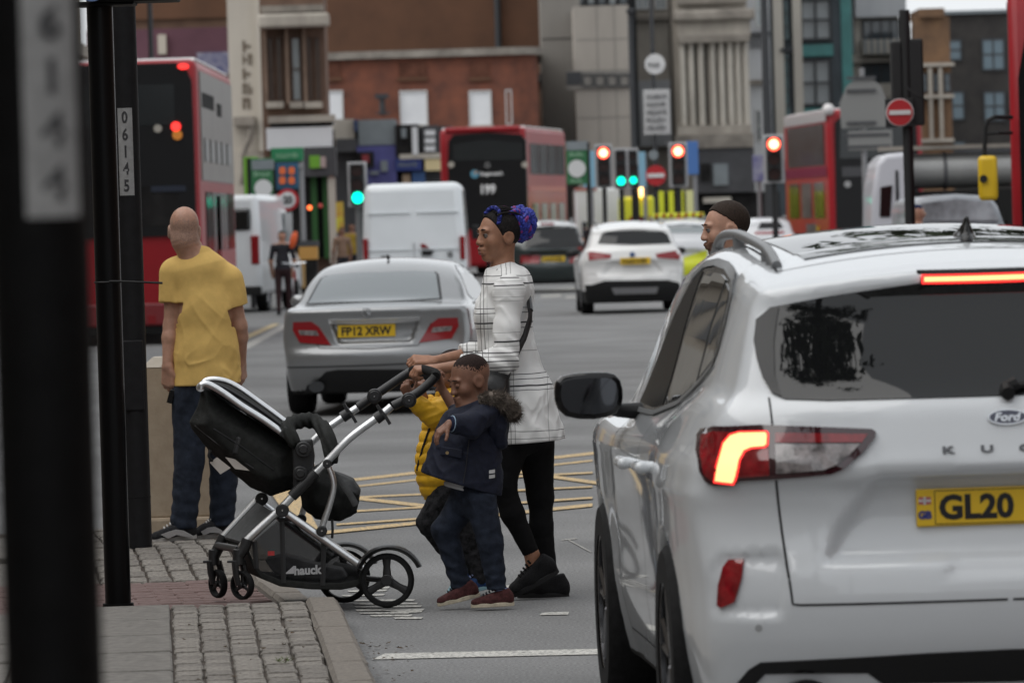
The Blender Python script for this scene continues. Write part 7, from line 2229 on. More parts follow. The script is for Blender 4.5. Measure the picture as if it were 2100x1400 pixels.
# ---------------------------------------------------------------- small cars far behind
POL = place('police_car', 'white emergency car with yellow chevrons behind the white SUV, partly hidden by the man', 'police car', 1404, 122, .5)
suv(POL, .96, .95, .95, mat('plain_white_paint', (.62, .63, .65), rough=.35, coat=.8), 1, .05, [
    ('rear_window', [(1360, 478), (1368, 462), (1404, 459), (1440, 462), (1448, 478)], M_WGL2 if 'M_WGL2' in globals() else M_GLASS, .008),
    ('yellow_panel', [(1402, 528), (1450, 512), (1450, 560), (1402, 565)], mat('hi_vis_yellow', (.62, .66, .03), rough=.5), .012)])
m_ = MB(); m_.box((0, 1.4, 1.66), (1.1, .30, .10)); lb_ = m_.build('light_bar', mat('hi_vis_yellow', (0, 0, 0)), POL, bevel=.03)
for k in range(7): m_ = MB(); m_.box((-.48 + k * .16, 1.24, 1.66), (.06, .03, .09), Matrix.Rotation(.5, 3, 'Y')); m_.build('red_chevron', M_TREDL, lb_)
CB = place('hatchback_car', 'small white car far off between the walking man and the traffic light', 'car', 1578, 150, 0)
suv(CB, .93, .9, .90, mat('plain_white_paint', (0, 0, 0)), 1, .06, [('rear_window', [(1554, 470), (1560, 456), (1600, 455), (1606, 468)], M_GLASS, .008), ('bonnet_band', [(1548, 476), (1608, 474), (1608, 479), (1548, 481)], M_TREDL, .01)])
# ---------------------------------------------------------------- vans
def vanbody(t, prof, hw_, m, bevel=.12, taper=0.0):
    b = MB()
    b.prism(prof, (-hw_, 0, 0), (0, 1, 0), (0, 0, 1), (2 * hw_, 0, 0))
    if taper:
        zt_ = max(p[1] for p in prof)
        b.v = [(x * (1 - taper * max(0, z - 1.0) / (zt_ - 1.0)), y, z) for x, y, z in b.v]
    o = b.build('body', m, t, bevel=bevel, bseg=4, smooth=True); return o
def van(t, L_, W_, H_, paint, bev=.14):
    prof = [(0.02, .35), (0, .9), (.04, 1.3), (.13, H_), (L_ - 1.9, H_), (L_ - 1.15, 1.65), (L_ - .9, 1.25), (L_ - .1, 1.05), (L_, .75), (L_, .35)]
    vanbody(t, prof, W_ / 2, paint, bev, .07)
    for sgn in (-1, 1):
        for yc in (1.05, L_ - 1.0): wheel(t, sgn * (W_ / 2 - .14), yc, .34, .34, .22, sgn, M_SILVERRIM, 5, detail=False)
        m_ = MB(); m_.box((sgn * (W_ / 2 + .12), L_ - 1.55, 1.45), (.14, .10, .28)); m_.build('door_mirror', M_BPLAST, t, bevel=.03)
    m_ = MB(); m_.bb((-W_ / 2 + .02, -.03, .34), (W_ / 2 - .02, .10, .52)); m_.build('rear_bumper', M_BPLAST, t, bevel=.03)
M_VANW = mat('cool_white_van', (.72, .755, .78), rough=.3, coat=.8, noise=.02, nscale=2)
V1 = place('panel_van', 'large plain white panel van seen from behind, beyond the silver saloon', 'van', 855, 108, -.4)
van(V1, 5.9, 1.99, 2.43, M_VANW, .16)
kv = in_car(V1, -.005)
m_ = MB(); m_.bb((-.004, -.002, .5), (.004, .2, 1.30)); m_.build('door_seam', M_GREYTRIM, V1)
for nm, pts, m in (('high_lamp', [(862, 500), (870, 500), (880, 508), (864, 508)], M_TREDL), ('door_handle', [(866, 514), (890, 514), (884, 524), (864, 524)], M_BPLAST), ('lock', [(918, 516), (928, 516), (928, 526), (918, 526)], M_GREYTRIM), ('door_grip', [(782, 524), (800, 524), (800, 528), (782, 528)], M_GREYTRIM)):
    wash(V1, nm, [(x, z) for x, z in [kv(*q) for q in pts]], m, -.02 if True else 0, .10)
for sgn in (-1, 1): m_ = MB(); m_.bb((sgn * .92 - .05, -.02, .95), (sgn * .92 + .05, .16, 1.40)); m_.build('tail_lamp', M_TREDL, V1, bevel=.02)
for sgn in (-1, 1):
    m_ = MB(); m_.bb((sgn * .46 - .40, .050, 1.86), (sgn * .46 + .40, .12, 1.875)); m_.build('pressed_ridge', M_VANW, V1)
    m_ = MB(); m_.bb((sgn * .46 - .40, .0, 1.16), (sgn * .46 + .40, .12, 1.175)); m_.build('pressed_ridge', M_VANW, V1)
V2 = place('panel_van', 'white van parked beyond the left bus, red tail lamp towards the road', 'van', 438, 112, -6.5)
van(V2, 5.4, 2.0, 2.32, mat('grey_white_van', (.68, .70, .72), rough=.3, coat=.8), .12)
m_ = MB(); m_.bb((.80, -.02, .95), (.96, .25, 1.52)); m_.build('tail_lamp', M_TREDL, V2, bevel=.02)
m_ = MB(); m_.bb((.42, .02, 1.62), (.80, .25, 2.05)); m_.build('rear_window', M_GLASS, V2, bevel=.05)
m_ = MB(); m_.bb((.985, 3.2, 1.35), (1.0, 4.2, 1.95)); m_.build('side_window', M_WGL2, V2)
m_ = MB(); m_.box((.2, -.02, .72), (.52, .02, .11)); m_.build('number_plate', M_PLATEY, V2)
V3 = place('box_lorry', 'white box lorry in the distance behind the dark posts, left of the amber beacon', 'lorry', 1240, 178, 0)
b = MB(); b.bb((-.80, 0, .7), (.66, 5, 2.55)); b.build('box_body', M_VANW, V3, bevel=.08); b = MB(); b.bb((-.5, .2, .4), (.5, 5.2, .8)); b.build('chassis', M_UNDER, V3)
m_ = MB(); m_.bb((-.60, -.02, 1.05), (-.45, .1, 1.5)); m_.build('rear_window', M_GLASS, V3); m_ = MB(); m_.bb((-.80, -.03, 2.48), (-.10, .05, 2.56)); m_.build('red_rail', mat('pale_red', (.45, .15, .13)), V3)
for sgn in (-1, 1): wheel(V3, sgn * .55, 1.0, .4, .4, .25, sgn, M_SILVERRIM, 5, detail=False)
# ambulance with chevrons and an amber beacon
AMB = place('ambulance', 'hi-vis yellow ambulance with red chevrons and lit amber beacon beneath the no entry sign', 'ambulance', 1316, 172, 0)
M_HIV = mat('hi_vis_yellow', (0, 0, 0)); b = MB(); b.bb((-.50, 0, .4), (.50, 5, 2.22)); b.build('body', M_HIV, AMB, bevel=.08)
for k in range(6): m_ = MB(); m_.box((-.40 + k * .16, -.02, 1.42 + .1 * (k % 2)), (.07, .03, .22), Matrix.Rotation(.5 if k < 3 else -.5, 3, 'Y')); m_.build('red_chevron', M_TREDL, AMB)
m_ = MB(); m_.bb((-.16, -.03, 1.15), (.18, .05, 1.62)); m_.build('rear_window', M_DKIN, AMB)
m_ = MB(); m_.ball((.05, -.1, 2.36), (.20, .14, .16)); m_.build('amber_beacon', mat('lit_amber', (1, .55, .15), emit=3.0, emcol=(1, .55, .18)), AMB, smooth=True)
for sgn in (-1, 1): wheel(AMB, sgn * .42, 1.0, .36, .36, .22, sgn, M_SILVERRIM, 5, detail=False)
AM2 = place('ambulance', 'second ambulance with pale yellow block markings right of the amber beacon', 'ambulance', 1398, 176, 0)
b = MB(); b.bb((-.66, 0, .4), (.64, 5, 2.35)); b.build('body', M_DKIN, AM2, bevel=.06)
for x0, x1, m in ((-.60, -.42, M_HIV), (-.28, -.12, M_HIV), (.02, .18, M_HIV), (.26, .60, mat('pale_hi_vis', (.62, .62, .32), rough=.5))):
    m_ = MB(); m_.bb((x0, -.04, 1.4 if x1 < .2 else 1.05), (x1, .05, 2.38)); m_.build('yellow_block', m, AM2)
for x0 in (-.60, -.28): m_ = MB(); m_.bb((x0, -.045, 1.2), (x0 + .17, .04, 1.4)); m_.build('orange_block', mat('orange_block', (.6, .15, .03)), AM2)
for sgn in (-1, 1): wheel(AM2, sgn * .55, 1.0, .36, .36, .22, sgn, M_SILVERRIM, 5, detail=False)
# ---------------------------------------------------------------- double-decker buses
M_BUSR = mat('bus_red', (.29, .009, .015), rough=.4, spec=.3, coat=.12, noise=.08, nscale=1.5)
M_BUSRD = mat('deep_bus_red', (.20, .010, .014), rough=.4, coat=.5)
M_BUSB = mat('bus_black', (.008, .008, .009), rough=.3, spec=.3)
M_BUSG = mat('bus_glass', (.022, .025, .027), rough=.08, spec=.5)
M_BUSRF = mat('white_roof', (.62, .60, .60), rough=.5)
def bus(t, L_, W_, H_, side=None):
    b = MB(); b.prism([(0.02, .30), (0, 1.0), (.06, H_ - .5), (.14, H_), (L_ - .2, H_), (L_, H_ - .4), (L_, .30)], (-W_ / 2, 0, 0), (0, 1, 0), (0, 0, 1), (W_, 0, 0)); b.build('body', M_BUSR, t, bevel=.13, bseg=4, smooth=True)
    b = MB(); b.prism([(.30, H_ - .02), (L_ - .3, H_ - .02), (L_ - .5, H_ + .03), (.4, H_ + .03)], (-W_ / 2 + .04, 0, 0), (0, 1, 0), (0, 0, 1), (W_ - .08, 0, 0)); b.build('roof', M_BUSRF, t, bevel=.02)
    for sgn in (-1, 1):
        for yc in (2.6, L_ - 2.6): wheel(t, sgn * (W_ / 2 - .17), yc, .48, .48, .3, sgn, M_SILVERRIM, 8, detail=False)
    return t
def sidepl(t, nm, sx, y0, y1, z0, z1, m, W_=2.52, out=.02, parent=None):
    b = MB(); x = sx * W_ / 2; b.bb((x - .02, y0, z0), (x + sx * out, y1, z1)); return b.build(nm, m, parent or t)
B1 = bus(place('double_decker_bus', 'red and black double-decker bus on the left, seen from behind past the bald man', 'bus', 246, 84.5, 0), 10.6, 2.52, 4.22)
k1 = in_car(B1, -.02)
def poly(k, pts): return [k(*q) for q in pts]
wash(B1, 'black_panel', [(-1.22, 1.60), (1.19, 1.60), (1.19, 3.0), (1.18, 3.9), (1.10, 4.08), (.95, 4.165), (-.95, 4.165), (-1.1, 4.08), (-1.2, 3.9)], M_BUSB, -.035, .17)
wash(B1, 'rear_window', [(-.9, 3.25), (.92, 3.25), (.92, 3.85), (-.9, 3.85)], M_BUSG, -.05, .05); wash(B1, 'lower_grille', [(-.85, 1.75), (.95, 1.75), (.95, 2.35), (-.85, 2.35)], M_DKIN, -.045, .05)
wash(B1, 'blue_strip', poly(k1, [(310, 382), (380, 380), (382, 392), (310, 394)]), mat('dim_blue', (.012, .018, .035)), -.055, .03)
for nm, cx, cy, r_, m in (('high_brake_light', 376, 137, .062, M_GLOWRED), ('tail_light', 361, 260, .072, M_GLOWRED), ('indicator', 364, 277, .075, mat('dim_amber', (.45, .16, .02), emit=.25)), ('reversing_light', 324, 264, .06, mat('dim_white', (.4, .37, .32)))):
    x, z = k1(cx, cy); m_ = MB(); m_.disc((x, -.06, z), (0, 1, 0), r_, .05, 20)
    if nm == 'high_brake_light': m_.v = [(x + (a - x) * 1.35, b_, z + (c - z) * .7) for a, b_, c in m_.v]
    m_.build(nm, m, B1)
wash(B1, 'bumper', [(-1.24, .28), (1.24, .28), (1.24, .62), (-1.24, .62)], M_BUSRD, -.05, .12, bevel=.03); wash(B1, 'skirt', [(-1.2, .16), (1.2, .16), (1.2, .30), (-1.2, .30)], M_UNDER, -.02, .2)
x, z = k1(312, 655); wash(B1, 'tail_light', [(x - .06, z - .06), (x + .06, z - .06), (x + .06, z + .06), (x - .06, z + .06)], M_TREDL, -.07, .05)
M_ADW = mat('taupe_advert', (.15, .136, .124), rough=.4, noise=.12, nscale=2)
a_ = sidepl(B1, 'advert_panel', 1, .5, 10.2, 2.42, 4.05, M_ADW)
for y0, y1, z0, z1 in ((.9, 4.2, 3.52, 3.74), (5.2, 6.5, 3.46, 3.66)): sidepl(B1, 'advert_blot', 1, y0, y1, z0, z1, M_DKIN, out=.03, parent=a_)
for k in range(5): sidepl(B1, 'advert_letter', 1, 1.3 + k * 1.7, 2.3 + k * 1.7, 2.72, 3.02, mat('pale_letter', (.27, .27, .265)), out=.03, parent=a_); sidepl(B1, 'advert_letter_edge', 1, 1.1 + k * 1.7, 1.3 + k * 1.7, 2.70, 3.06, M_DKIN, out=.03, parent=a_)
for k in range(4): sidepl(B1, 'side_window', 1, 1.4 + k * 2.2, 3.3 + k * 2.2, 1.35, 2.25, M_WGL2 if k in (1, 2) else M_BUSG)
sidepl(B1, 'side_door', 1, 4.2, 5.4, .45, 2.2, M_BUSG); sidepl(B1, 'lower_advert', 1, .7, 3.9, .55, 1.25, mat('street_mix', (.30, .28, .29), rough=.4, col2=(.06, .05, .05), nscale=2.5), out=.03)
B2 = bus(place('double_decker_bus', 'red double-decker bus with black rear and route number, in the centre behind the white van', 'bus', 1001, 165, -6.9), 10.6, 2.52, 4.32)
k2 = in_car(B2, -.02)
wash(B2, 'black_panel', poly(k2, [(922, 470), (919, 330), (920, 290), (930, 277), (1000, 272), (1068, 276), (1079, 288), (1084, 470)]), M_BUSB, -.06, .10); wash(B2, 'rear_window', poly(k2, [(930, 330), (930, 296), (1000, 286), (1072, 294), (1073, 328)]), M_BUSG, -.075, .05)
x, z = k2(1002, 388); wash(B2, 'number_board', [(x - .28, z - .24), (x + .28, z - .24), (x + .28, z + .24), (x - .28, z + .24)], M_DKIN, -.085, .05)
text('route_number', '199', .3, mat('dot_white', (.55, .55, .55), emit=.12), B2, (x, -.095, z), (1, 0, 0), (0, 0, 1), .008, width=.42, height=.28, bold=.012)
x, z = k2(1008, 357); text('operator_name', 'Stagecoach', .25, mat('dot_white', (0, 0, 0)), B2, (x, -.07, z), (1, 0, 0), (0, 0, 1), .006, width=.66, height=.15, bold=.006)
x, z = k2(974, 357); m_ = MB(); m_.disc((x, -.075, z), (0, 1, 0), .12, .02, 20); em = m_.build('operator_emblem', mat('emblem_blue', (.10, .30, .42)), B2)
m_ = MB(); m_.prism([(0, 0), (.10, .02), (.06, .11)], (x - .02, -.09, z), (1, 0, 0), (0, 0, 1), (0, .01, 0)); m_.build('emblem_flash', mat('emblem_orange', (.55, .22, .04)), em)
x, z = k2(1000, 339); m_ = MB(); m_.disc((x, -.075, z), (0, 1, 0), .075, .02, 18, .05); m_.build('roundel', mat('dim_silver', (.3, .3, .3)), B2)
for cx in (926, 1077):
    x, z = k2(cx, 338); m_ = MB(); m_.disc((x, -.085, z), (0, 1, 0), .09, .05, 16); m_.build('marker_light', mat('dim_white', (0, 0, 0)), B2)
for k in range(4): sidepl(B2, 'upper_window', 1, 1.0 + k * 2.3, 3.1 + k * 2.3, 2.95, 3.85, M_BUSG)
for k in range(4): sidepl(B2, 'lower_window', 1, 1.2 + k * 2.3, 2.8 + k * 2.3, 1.35, 2.1, M_BUSG)
sidepl(B2, 'side_stripe', 1, .6, 10, 2.45, 2.6, mat('pale_red', (0, 0, 0))); sidepl(B2, 'advert_panel', 1, 1.0, 4.5, .7, 1.2, M_DKIN)
m_ = MB(); m_.bb((-1.1, .05, 4.2), (1.1, .5, 4.36)); m_.build('roof_lip', M_BUSR, B2, bevel=.06)
B3 = bus(place('double_decker_bus', 'red double-decker bus with white roof on the right beyond the grey sign backs', 'bus', 1806, 150, 3.4), 10.6, 2.52, 4.30)
wash(B3, 'black_rear', [(-1.10, .45), (1.14, .45), (1.10, 3.95), (.9, 4.1), (-.9, 4.1), (-1.06, 3.95)], M_BUSB, -.05, .10); wash(B3, 'rear_window', [(-.95, 3.0), (.95, 3.0), (.92, 3.8), (-.92, 3.8)], M_BUSG, -.065, .05)
k3 = in_car(B3, -.05)
x, z = k3(1738, 378); m_ = MB(); m_.disc((x, -.08, z), (0, 1, 0), .09, .04, 18); m_.build('reversing_light', mat('dim_silver', (0, 0, 0)), B3)
x, z = k3(1750, 352); wash(B3, 'rear_advert', [(x - .3, z - .13), (x + .3, z - .13), (x + .3, z + .13), (x - .3, z + .13)], M_CHAR, -.075, .04)
sidepl(B3, 'upper_window', -1, .7, 9.6, 2.85, 3.95, mat('reflecting_glass', (.16, .155, .15), rough=.2, col2=(.09, .07, .06), nscale=1.2)); sidepl(B3, 'magenta_band', -1, .3, 10.3, 2.55, 2.8, mat('crimson', (.28, .02, .07)))
for k, m in enumerate((M_BUSG, mat('street_mix', (0, 0, 0)), M_BUSG)): sidepl(B3, 'lower_window', -1, 1.0 + k * 3.0, 3.4 + k * 3.0, 1.45, 2.4, m)
sidepl(B3, 'roof_cove', -1, .1, 10.3, 4.0, 4.28, M_BUSRF); sidepl(B3, 'side_door', -1, 3.0, 5.4, .4, 1.3, mat('street_mix', (0, 0, 0))); sidepl(B3, 'yellow_patch', -1, 2.2, 3.0, .7, 1.25, mat('hi_yellow', (.6, .40, .02)))
m_ = MB(); m_.ball((-1.2, .1, 4.3), (.16, .2, .16)); m_.build('roof_corner', M_BUSRF, B3, smooth=True)
B4 = place('double_decker_bus', 'front corner of a red bus at the right frame edge carrying a yellow mirror', 'bus', 2337, 58, -7)
b = MB(); b.prism([(.12, .30), (0, .9), (.02, 2.1), (.25, 4.1), (.4, 4.3), (10.4, 4.3), (10.5, .30)], (-1.26, 0, 0), (0, 1, 0), (0, 0, 1), (2.52, 0, 0)); b.build('body', M_BUSR, B4, bevel=.10, bseg=4, smooth=True)
wash(B4, 'windscreen', [(-1.16, .95), (1.16, .95), (1.16, 3.2), (1.0, 3.75), (.6, 3.95), (-.6, 3.95), (-.9, 3.8), (-1.08, 3.4), (-1.16, 3.0)], M_GLASS, -.03, .25)
sidepl(B4, 'side_window', -1, .6, 10, 2.7, 3.8, M_BUSG); sidepl(B4, 'side_window', -1, .8, 10, 1.2, 2.2, M_BUSG)
for sgn in (-1, 1): wheel(B4, sgn * 1.08, 2.6, .48, .48, .3, sgn, M_SILVERRIM, 8, detail=False)
for sgn in (-1, 1):
    m_ = MB(); m_.disc((sgn * .95, -.01, .68), (0, 1, 0), .13, .08, 20); m_.build('headlight', M_LAMPCLR, B4)
k4 = in_car(B4, -.35)
q = lambda px, py, yy=-.35: Vector((k4(px, py)[0], yy, k4(px, py)[1]))
m_ = MB(); m_.tube([q(2072, 240) + Vector((0, .35, 0)), q(2040, 240), q(2026, 247), q(2021, 262), q(2018, 330), q(2016, 362)], .022, 8); m_.tube([q(2072, 272) + Vector((0, .35, 0)), q(2045, 273), q(2022, 275)], .018, 8); m_.tube([q(2045, 410), q(2060, 450), q(2066, 475) + Vector((0, .35, 0))], .02, 8); ma = m_.build('mirror_arm', M_BPLAST, B4, smooth=True)
b = MB(); p0, p1 = q(2008, 412), q(2045, 319); b.bb((p0.x, -.46, p0.z), (p1.x, -.34, p1.z)); b.build('mirror_housing', mat('mirror_yellow', (.62, .40, .008), rough=.4), B4, bevel=.045, bseg=3, smooth=True)
m_ = MB(); m_.disc(q(2018, 367, -.47), (0, 1, 0), .04, .04, 14); m_.build('mirror_pivot', M_BPLAST, B4)
# ---------------------------------------------------------------- tanker lorry
TK = place('tanker_lorry', 'white-cabbed lorry with long grey tank crossing behind the no entry post', 'lorry', 1905, 96, 0)
kt = in_car(TK, -.0)
b = MB(); pr = poly(kt, [(1786, 520), (1788, 400), (1798, 335), (1815, 316), (1868, 312), (1872, 520)]); b.prism(pr, (0, 0, 0), (1, 0, 0), (0, 0, 1), (0, 2.4, 0)); b.build('cab', mat('lorry_white', (.50, .50, .54), rough=.4, coat=.5), TK, bevel=.08, bseg=3, smooth=True)
wash(TK, 'cab_window', poly(kt, [(1804, 445), (1806, 384), (1830, 380), (1826, 445)]), M_GLASS, -.02, .05); wash(TK, 'door_gap', poly(kt, [(1838, 460), (1836, 350), (1842, 350), (1846, 460)]), M_SEAM, -.015, .04)
x0, z0 = kt(1862, 352); x1, _ = kt(2130, 352); r_ = (kt(1900, 312)[1] - kt(1900, 384)[1]) / 2
b = MB(); b.tube([(x0 - .05, 1.2, z0), (x0, 1.2, z0), (x1, 1.2, z0), (x1 + .05, 1.2, z0)], [r_ * .7, r_, r_, r_ * .7], 32); b.build('tank', mat('tank_grey', (.26, .26, .255), rough=.35, metal=.3, noise=.1, nscale=1.5), TK, smooth=True)
b = MB(); x2_, z2_ = kt(1948, 350); b.tube([(x2_, 1.2 + (r_ + .01) * math.cos(a), z0 + (r_ + .01) * math.sin(a)) for a in [2 * PI * i / 28 for i in range(28)]], .03, 6, closed=True); b.build('tank_band', M_CHAR, TK, smooth=True)
b = MB(); zz_ = kt(1900, 310)[1]; b.bb((x0 - .4, .9, zz_ + .03), (x1, 1.5, zz_ + .10)); b.build('top_walkway', M_STONE2 if 'M_STONE2' in globals() else M_CHAR, TK)
b = MB(); b.bb((x0, .6, .5), (x1, 1.8, kt(1900, 392)[1])); b.build('chassis', M_UNDER, TK)
for xx_ in (x0 - .2, x1 - 2.2, x1 - .9):
    m_ = MB(); m_.disc((xx_, .15, .5), (0, 1, 0), .5, .3, 24); m_.build('wheel', M_RUBBER, TK, smooth=True)
WC = place('white_car', 'pale grey van bonnet and windscreen in front of the tanker at right', 'van', 1965, 80, 0)
b = MB(); kw = in_car(WC, 0); b.prism(poly(kw, [(1872, 560), (1872, 430), (1882, 406), (1960, 398), (2030, 402), (2060, 440), (2062, 560)]), (0, 0, 0), (1, 0, 0), (0, 0, 1), (0, 4.4, 0)); b.build('body', mat('blue_grey_paint', (.22, .235, .26), rough=.4, coat=.5, noise=.2, nscale=1.5), WC, bevel=.1, bseg=3, smooth=True)
wash(WC, 'windscreen', poly(kw, [(1882, 452), (1888, 418), (1960, 408), (2030, 414), (2048, 452)]), mat('windscreen_grey', (.24, .25, .27), rough=.15, noise=.6, nscale=1.6), -.03, .06)
for sgn in (-1, 1): wheel(WC, sgn * .75, .9, .34, .34, .22, sgn, M_SILVERRIM, 5, detail=False)
# ================================================================== signals, signs, people and clutter up the road
M_SIGB = mat('signal_black', (.008, .008, .009), rough=.6); M_SIGW = mat('signal_white_border', (.42, .42, .43), rough=.5); M_POLEG = mat('grey_pole', (.25, .25, .26), rough=.5, metal=.3)
M_ON_R = mat('lit_signal_red', (1, .08, .04), emit=2.6, emcol=(1, .09, .045)); M_ON_RC = mat('signal_red_core', (1, .6, .3), emit=3.0, emcol=(1, .50, .26)); M_ON_G = mat('lit_signal_green', (0, .9, .6), emit=1.9, emcol=(.0, .85, .50)); M_OFF = mat('unlit_lens', (.03, .012, .01), rough=.2)
def signal(label, px, py0, py1, d, lit, wpx, base_py=None, border=True, post=True):
    cx = P(px, (py0 + py1) / 2, d); z1 = P(px, py0, d).z; z0 = P(px, py1, d).z; hw_ = wpx / 2 / F * d
    t = thing('traffic_light', label, 'traffic light', (cx.x, cx.y, 0), 0, 'traffic lights at the junction')
    b = MB(); b.bb((-hw_, 0, z0), (hw_, .03, z1))
    if border: b.build('border_board', M_SIGW, t, bevel=.01)
    iw = hw_ * .72
    b = MB(); b.bb((-iw, -.12, z0 + (z1 - z0) * .05), (iw, .02, z1 - (z1 - z0) * .05)); hd_ = b.build('head', M_SIGB, t, bevel=.02)
    H = (z1 - z0) * .9
    for i, c in enumerate('rag'):
        zc = z1 - (z1 - z0) * .05 - H * (i + .5) / 3; r_ = min(H / 6 * .86, iw * .80)
        on = c == lit
        if on and c == 'r': r_ *= 1.1
        b = MB(); b.disc((0, -.13, zc), (0, 1, 0), r_, .03, 24); l_ = b.build('lens', (M_ON_R if c == 'r' else M_ON_G) if on else M_OFF, hd_)
        if on and c == 'r':
            b = MB(); b.disc((0, -.15, zc), (0, 1, 0), r_ * .66, .015, 20); b.build('lens_core', M_ON_RC, hd_)
        b = MB(); n = 10; vs = []
        for k in range(n + 1):
            a = PI * k / n
            for rr in (r_ * 1.06, r_ * 1.14):
                for yy in (-.12, -.28): vs.append((rr * math.cos(a), yy if yy > -.2 else yy * (.6 + .4 * math.sin(a)), zc + rr * math.sin(a)))
        fs = []
        for k in range(n):
            o = 4 * k
            for a_, b_ in ((0, 1), (1, 3), (3, 2), (2, 0)): fs.append((o + a_, o + b_, o + 4 + b_, o + 4 + a_))
        b.add(vs, fs); b.build('visor', M_SIGB, hd_)
    if post:
        b = MB(); b.cyl((0, .08, 0), (0, .08, z1 - .2), .06, n=14); b.build('post', M_POLEG if post == 'grey' else M_SIGB, t, smooth=True)
    return t
signal('traffic light showing green, leftmost one, left of the white panel van', 733, 332, 424, 110, 'g', 40, post='grey')
signal('traffic light showing red, first of the three close together right of the central bus', 1238, 296, 386, 142, 'r', 36)
signal('traffic light showing green, second of the three close together right of the central bus', 1273, 304, 388, 146, 'g', 29)
signal('dim green traffic light, third and narrowest of the three right of the central bus', 1298, 304, 386, 150, 'g', 24)
signal('traffic light showing red in front of the stone bank', 1391, 292, 384, 138, 'r', 38)
signal('traffic light showing red on tall pole beside the white-roofed right bus', 1587, 276, 376, 112, 'r', 42)
t = thing('sign_pole', 'dark slender twin posts standing before the white box lorry', 'pole', tuple(P(1256, 460, 150) * 1))
t.location.z = 0; W0[t.name] = Vector(t.location)
for px in (1277, 1308): b = MB(); a = P(px, 420, 150); b.cyl((a.x, a.y, 0), (a.x, a.y, 3.0), .045, n=10); b.build('post', M_SIGB, t, smooth=True, world=True)
def board(name, label, cat, px0, py0, px1, py1, d, m, pole_px=None, pm=None, group=None, pole_top=None, extra=()):
    a = P((px0 + px1) / 2, (py0 + py1) / 2, d); t = thing(name, label, cat, (a.x, a.y, 0), 0, group)
    x0, x1 = P(px0, (py0 + py1) / 2, d).x, P(px1, (py0 + py1) / 2, d).x; z0, z1 = P((px0 + px1) / 2, py1, d).z, P((px0 + px1) / 2, py0, d).z
    b = MB(); b.bb((x0, a.y, z0), (x1, a.y + .06, z1)); b.build('board', m, t, world=True, bevel=.01)
    for nm, q0, q1, q2, q3, mm in extra:
        e = P((q0 + q2) / 2, (q1 + q3) / 2, d); b = MB()
        b.bb((P(q0, (q1 + q3) / 2, d).x, a.y - .02, P((q0 + q2) / 2, q3, d).z), (P(q2, (q1 + q3) / 2, d).x, a.y + .01, P((q0 + q2) / 2, q1, d).z)); b.build(nm, mm, t, world=True)
    if pole_px is not None:
        pz_ = P(pole_px, py0 if pole_top is None else pole_top, d); b = MB(); b.cyl((P(pole_px, (py0 + py1) / 2, d).x, a.y + .12, 0), (P(pole_px, (py0 + py1) / 2, d).x, a.y + .12, pz_.z), .055, n=12); b.build('pole', pm or M_POLEG, t, smooth=True, world=True)
    return t
def disc_on(t, nm, px, py, rpx, d, m, off=-.04, rin=0):
    a = P(px, py, d); b = MB(); b.disc((a.x, t.location.y + off, a.z), (0, 1, 0), rpx / F * d, .02, 32, rin / F * d); return b.build(nm, m, t, world=True)
M_RND = mat('sign_red', (.42, .012, .018), rough=.4); M_RNW = mat('sign_white', (.62, .62, .62), rough=.5); M_SGN = mat('banner_green', (.025, .15, .055), rough=.6, noise=.1, nscale=2)
# banners
t = board('banner', 'green hanging banner with a white disc beside the central bus', 'banner', 1161, 292, 1204, 378, 140, M_SGN, 1206, M_SIGB, extra=(('banner_top', 1161, 290, 1204, 308, M_GREYF),)); disc_on(t, 'white_disc', 1183, 346, 18, 140, M_RNW)
marks('banner_letters', t, P(1183, 317, 139.9) + Vector((0, .02, 0)), .36, .10, 4, mat('pale_green', (.25, .42, .28))); marks('banner_letters', t, P(1183, 371, 139.9) + Vector((0, .02, 0)), .30, .08, 4, mat('pale_green', (0, 0, 0)))
board('banner', 'light blue panel behind the left red traffic light', 'banner', 1196, 310, 1226, 385, 152, mat('sky_blue_panel', (.22, .42, .55), rough=.6), 1212)
board('banner', 'pale blue panel between the dim green light and the no entry sign', 'banner', 1300, 312, 1324, 385, 156, mat('sky_blue_panel', (0, 0, 0)), 1322)
t = board('banner', 'green board with white disc left of the speed limit sign', 'banner', 515, 325, 560, 428, 118, M_SGN, 512, M_SIGB, extra=(('banner_top', 516, 328, 562, 348, M_GREYF),)); disc_on(t, 'white_disc', 540, 386, 18, 118, M_RNW)
marks('banner_letters', t, P(538, 357, 117.9) + Vector((0, .02, 0)), .36, .10, 5, mat('pale_green', (0, 0, 0)))
board('shop_sign', 'lime green shop board behind the green banner at left', 'sign', 500, 322, 530, 410, 140, M_GRNF, None)
t = board('shop_sign', 'bright green sign with pale lettering above the blue display', 'sign', 556, 303, 622, 331, 124, M_GRN2, 617, M_POLEG); marks('sign_letters', t, P(590, 319, 123.9) + Vector((0, .02, 0)), .50, .11, 7, mat('pale_green', (0, 0, 0)))
t = board('display_board', 'blue board with orange dot figures above the speed limit sign', 'sign', 566, 334, 613, 388, 122, mat('board_blue', (.02, .10, .19), rough=.5), 590, M_SIGB)
M_ORD = mat('orange_dots', (.5, .10, .02), emit=.25)
for r_ in range(2):
    for c_ in range(2): text('dot_figure', '88'[c_], .2, M_ORD, t, P(579 + c_ * 19, 350 + r_ * 20, 121.9), (1, 0, 0), (0, 0, 1), .01, width=.14, height=.16, bold=.01, world=True)
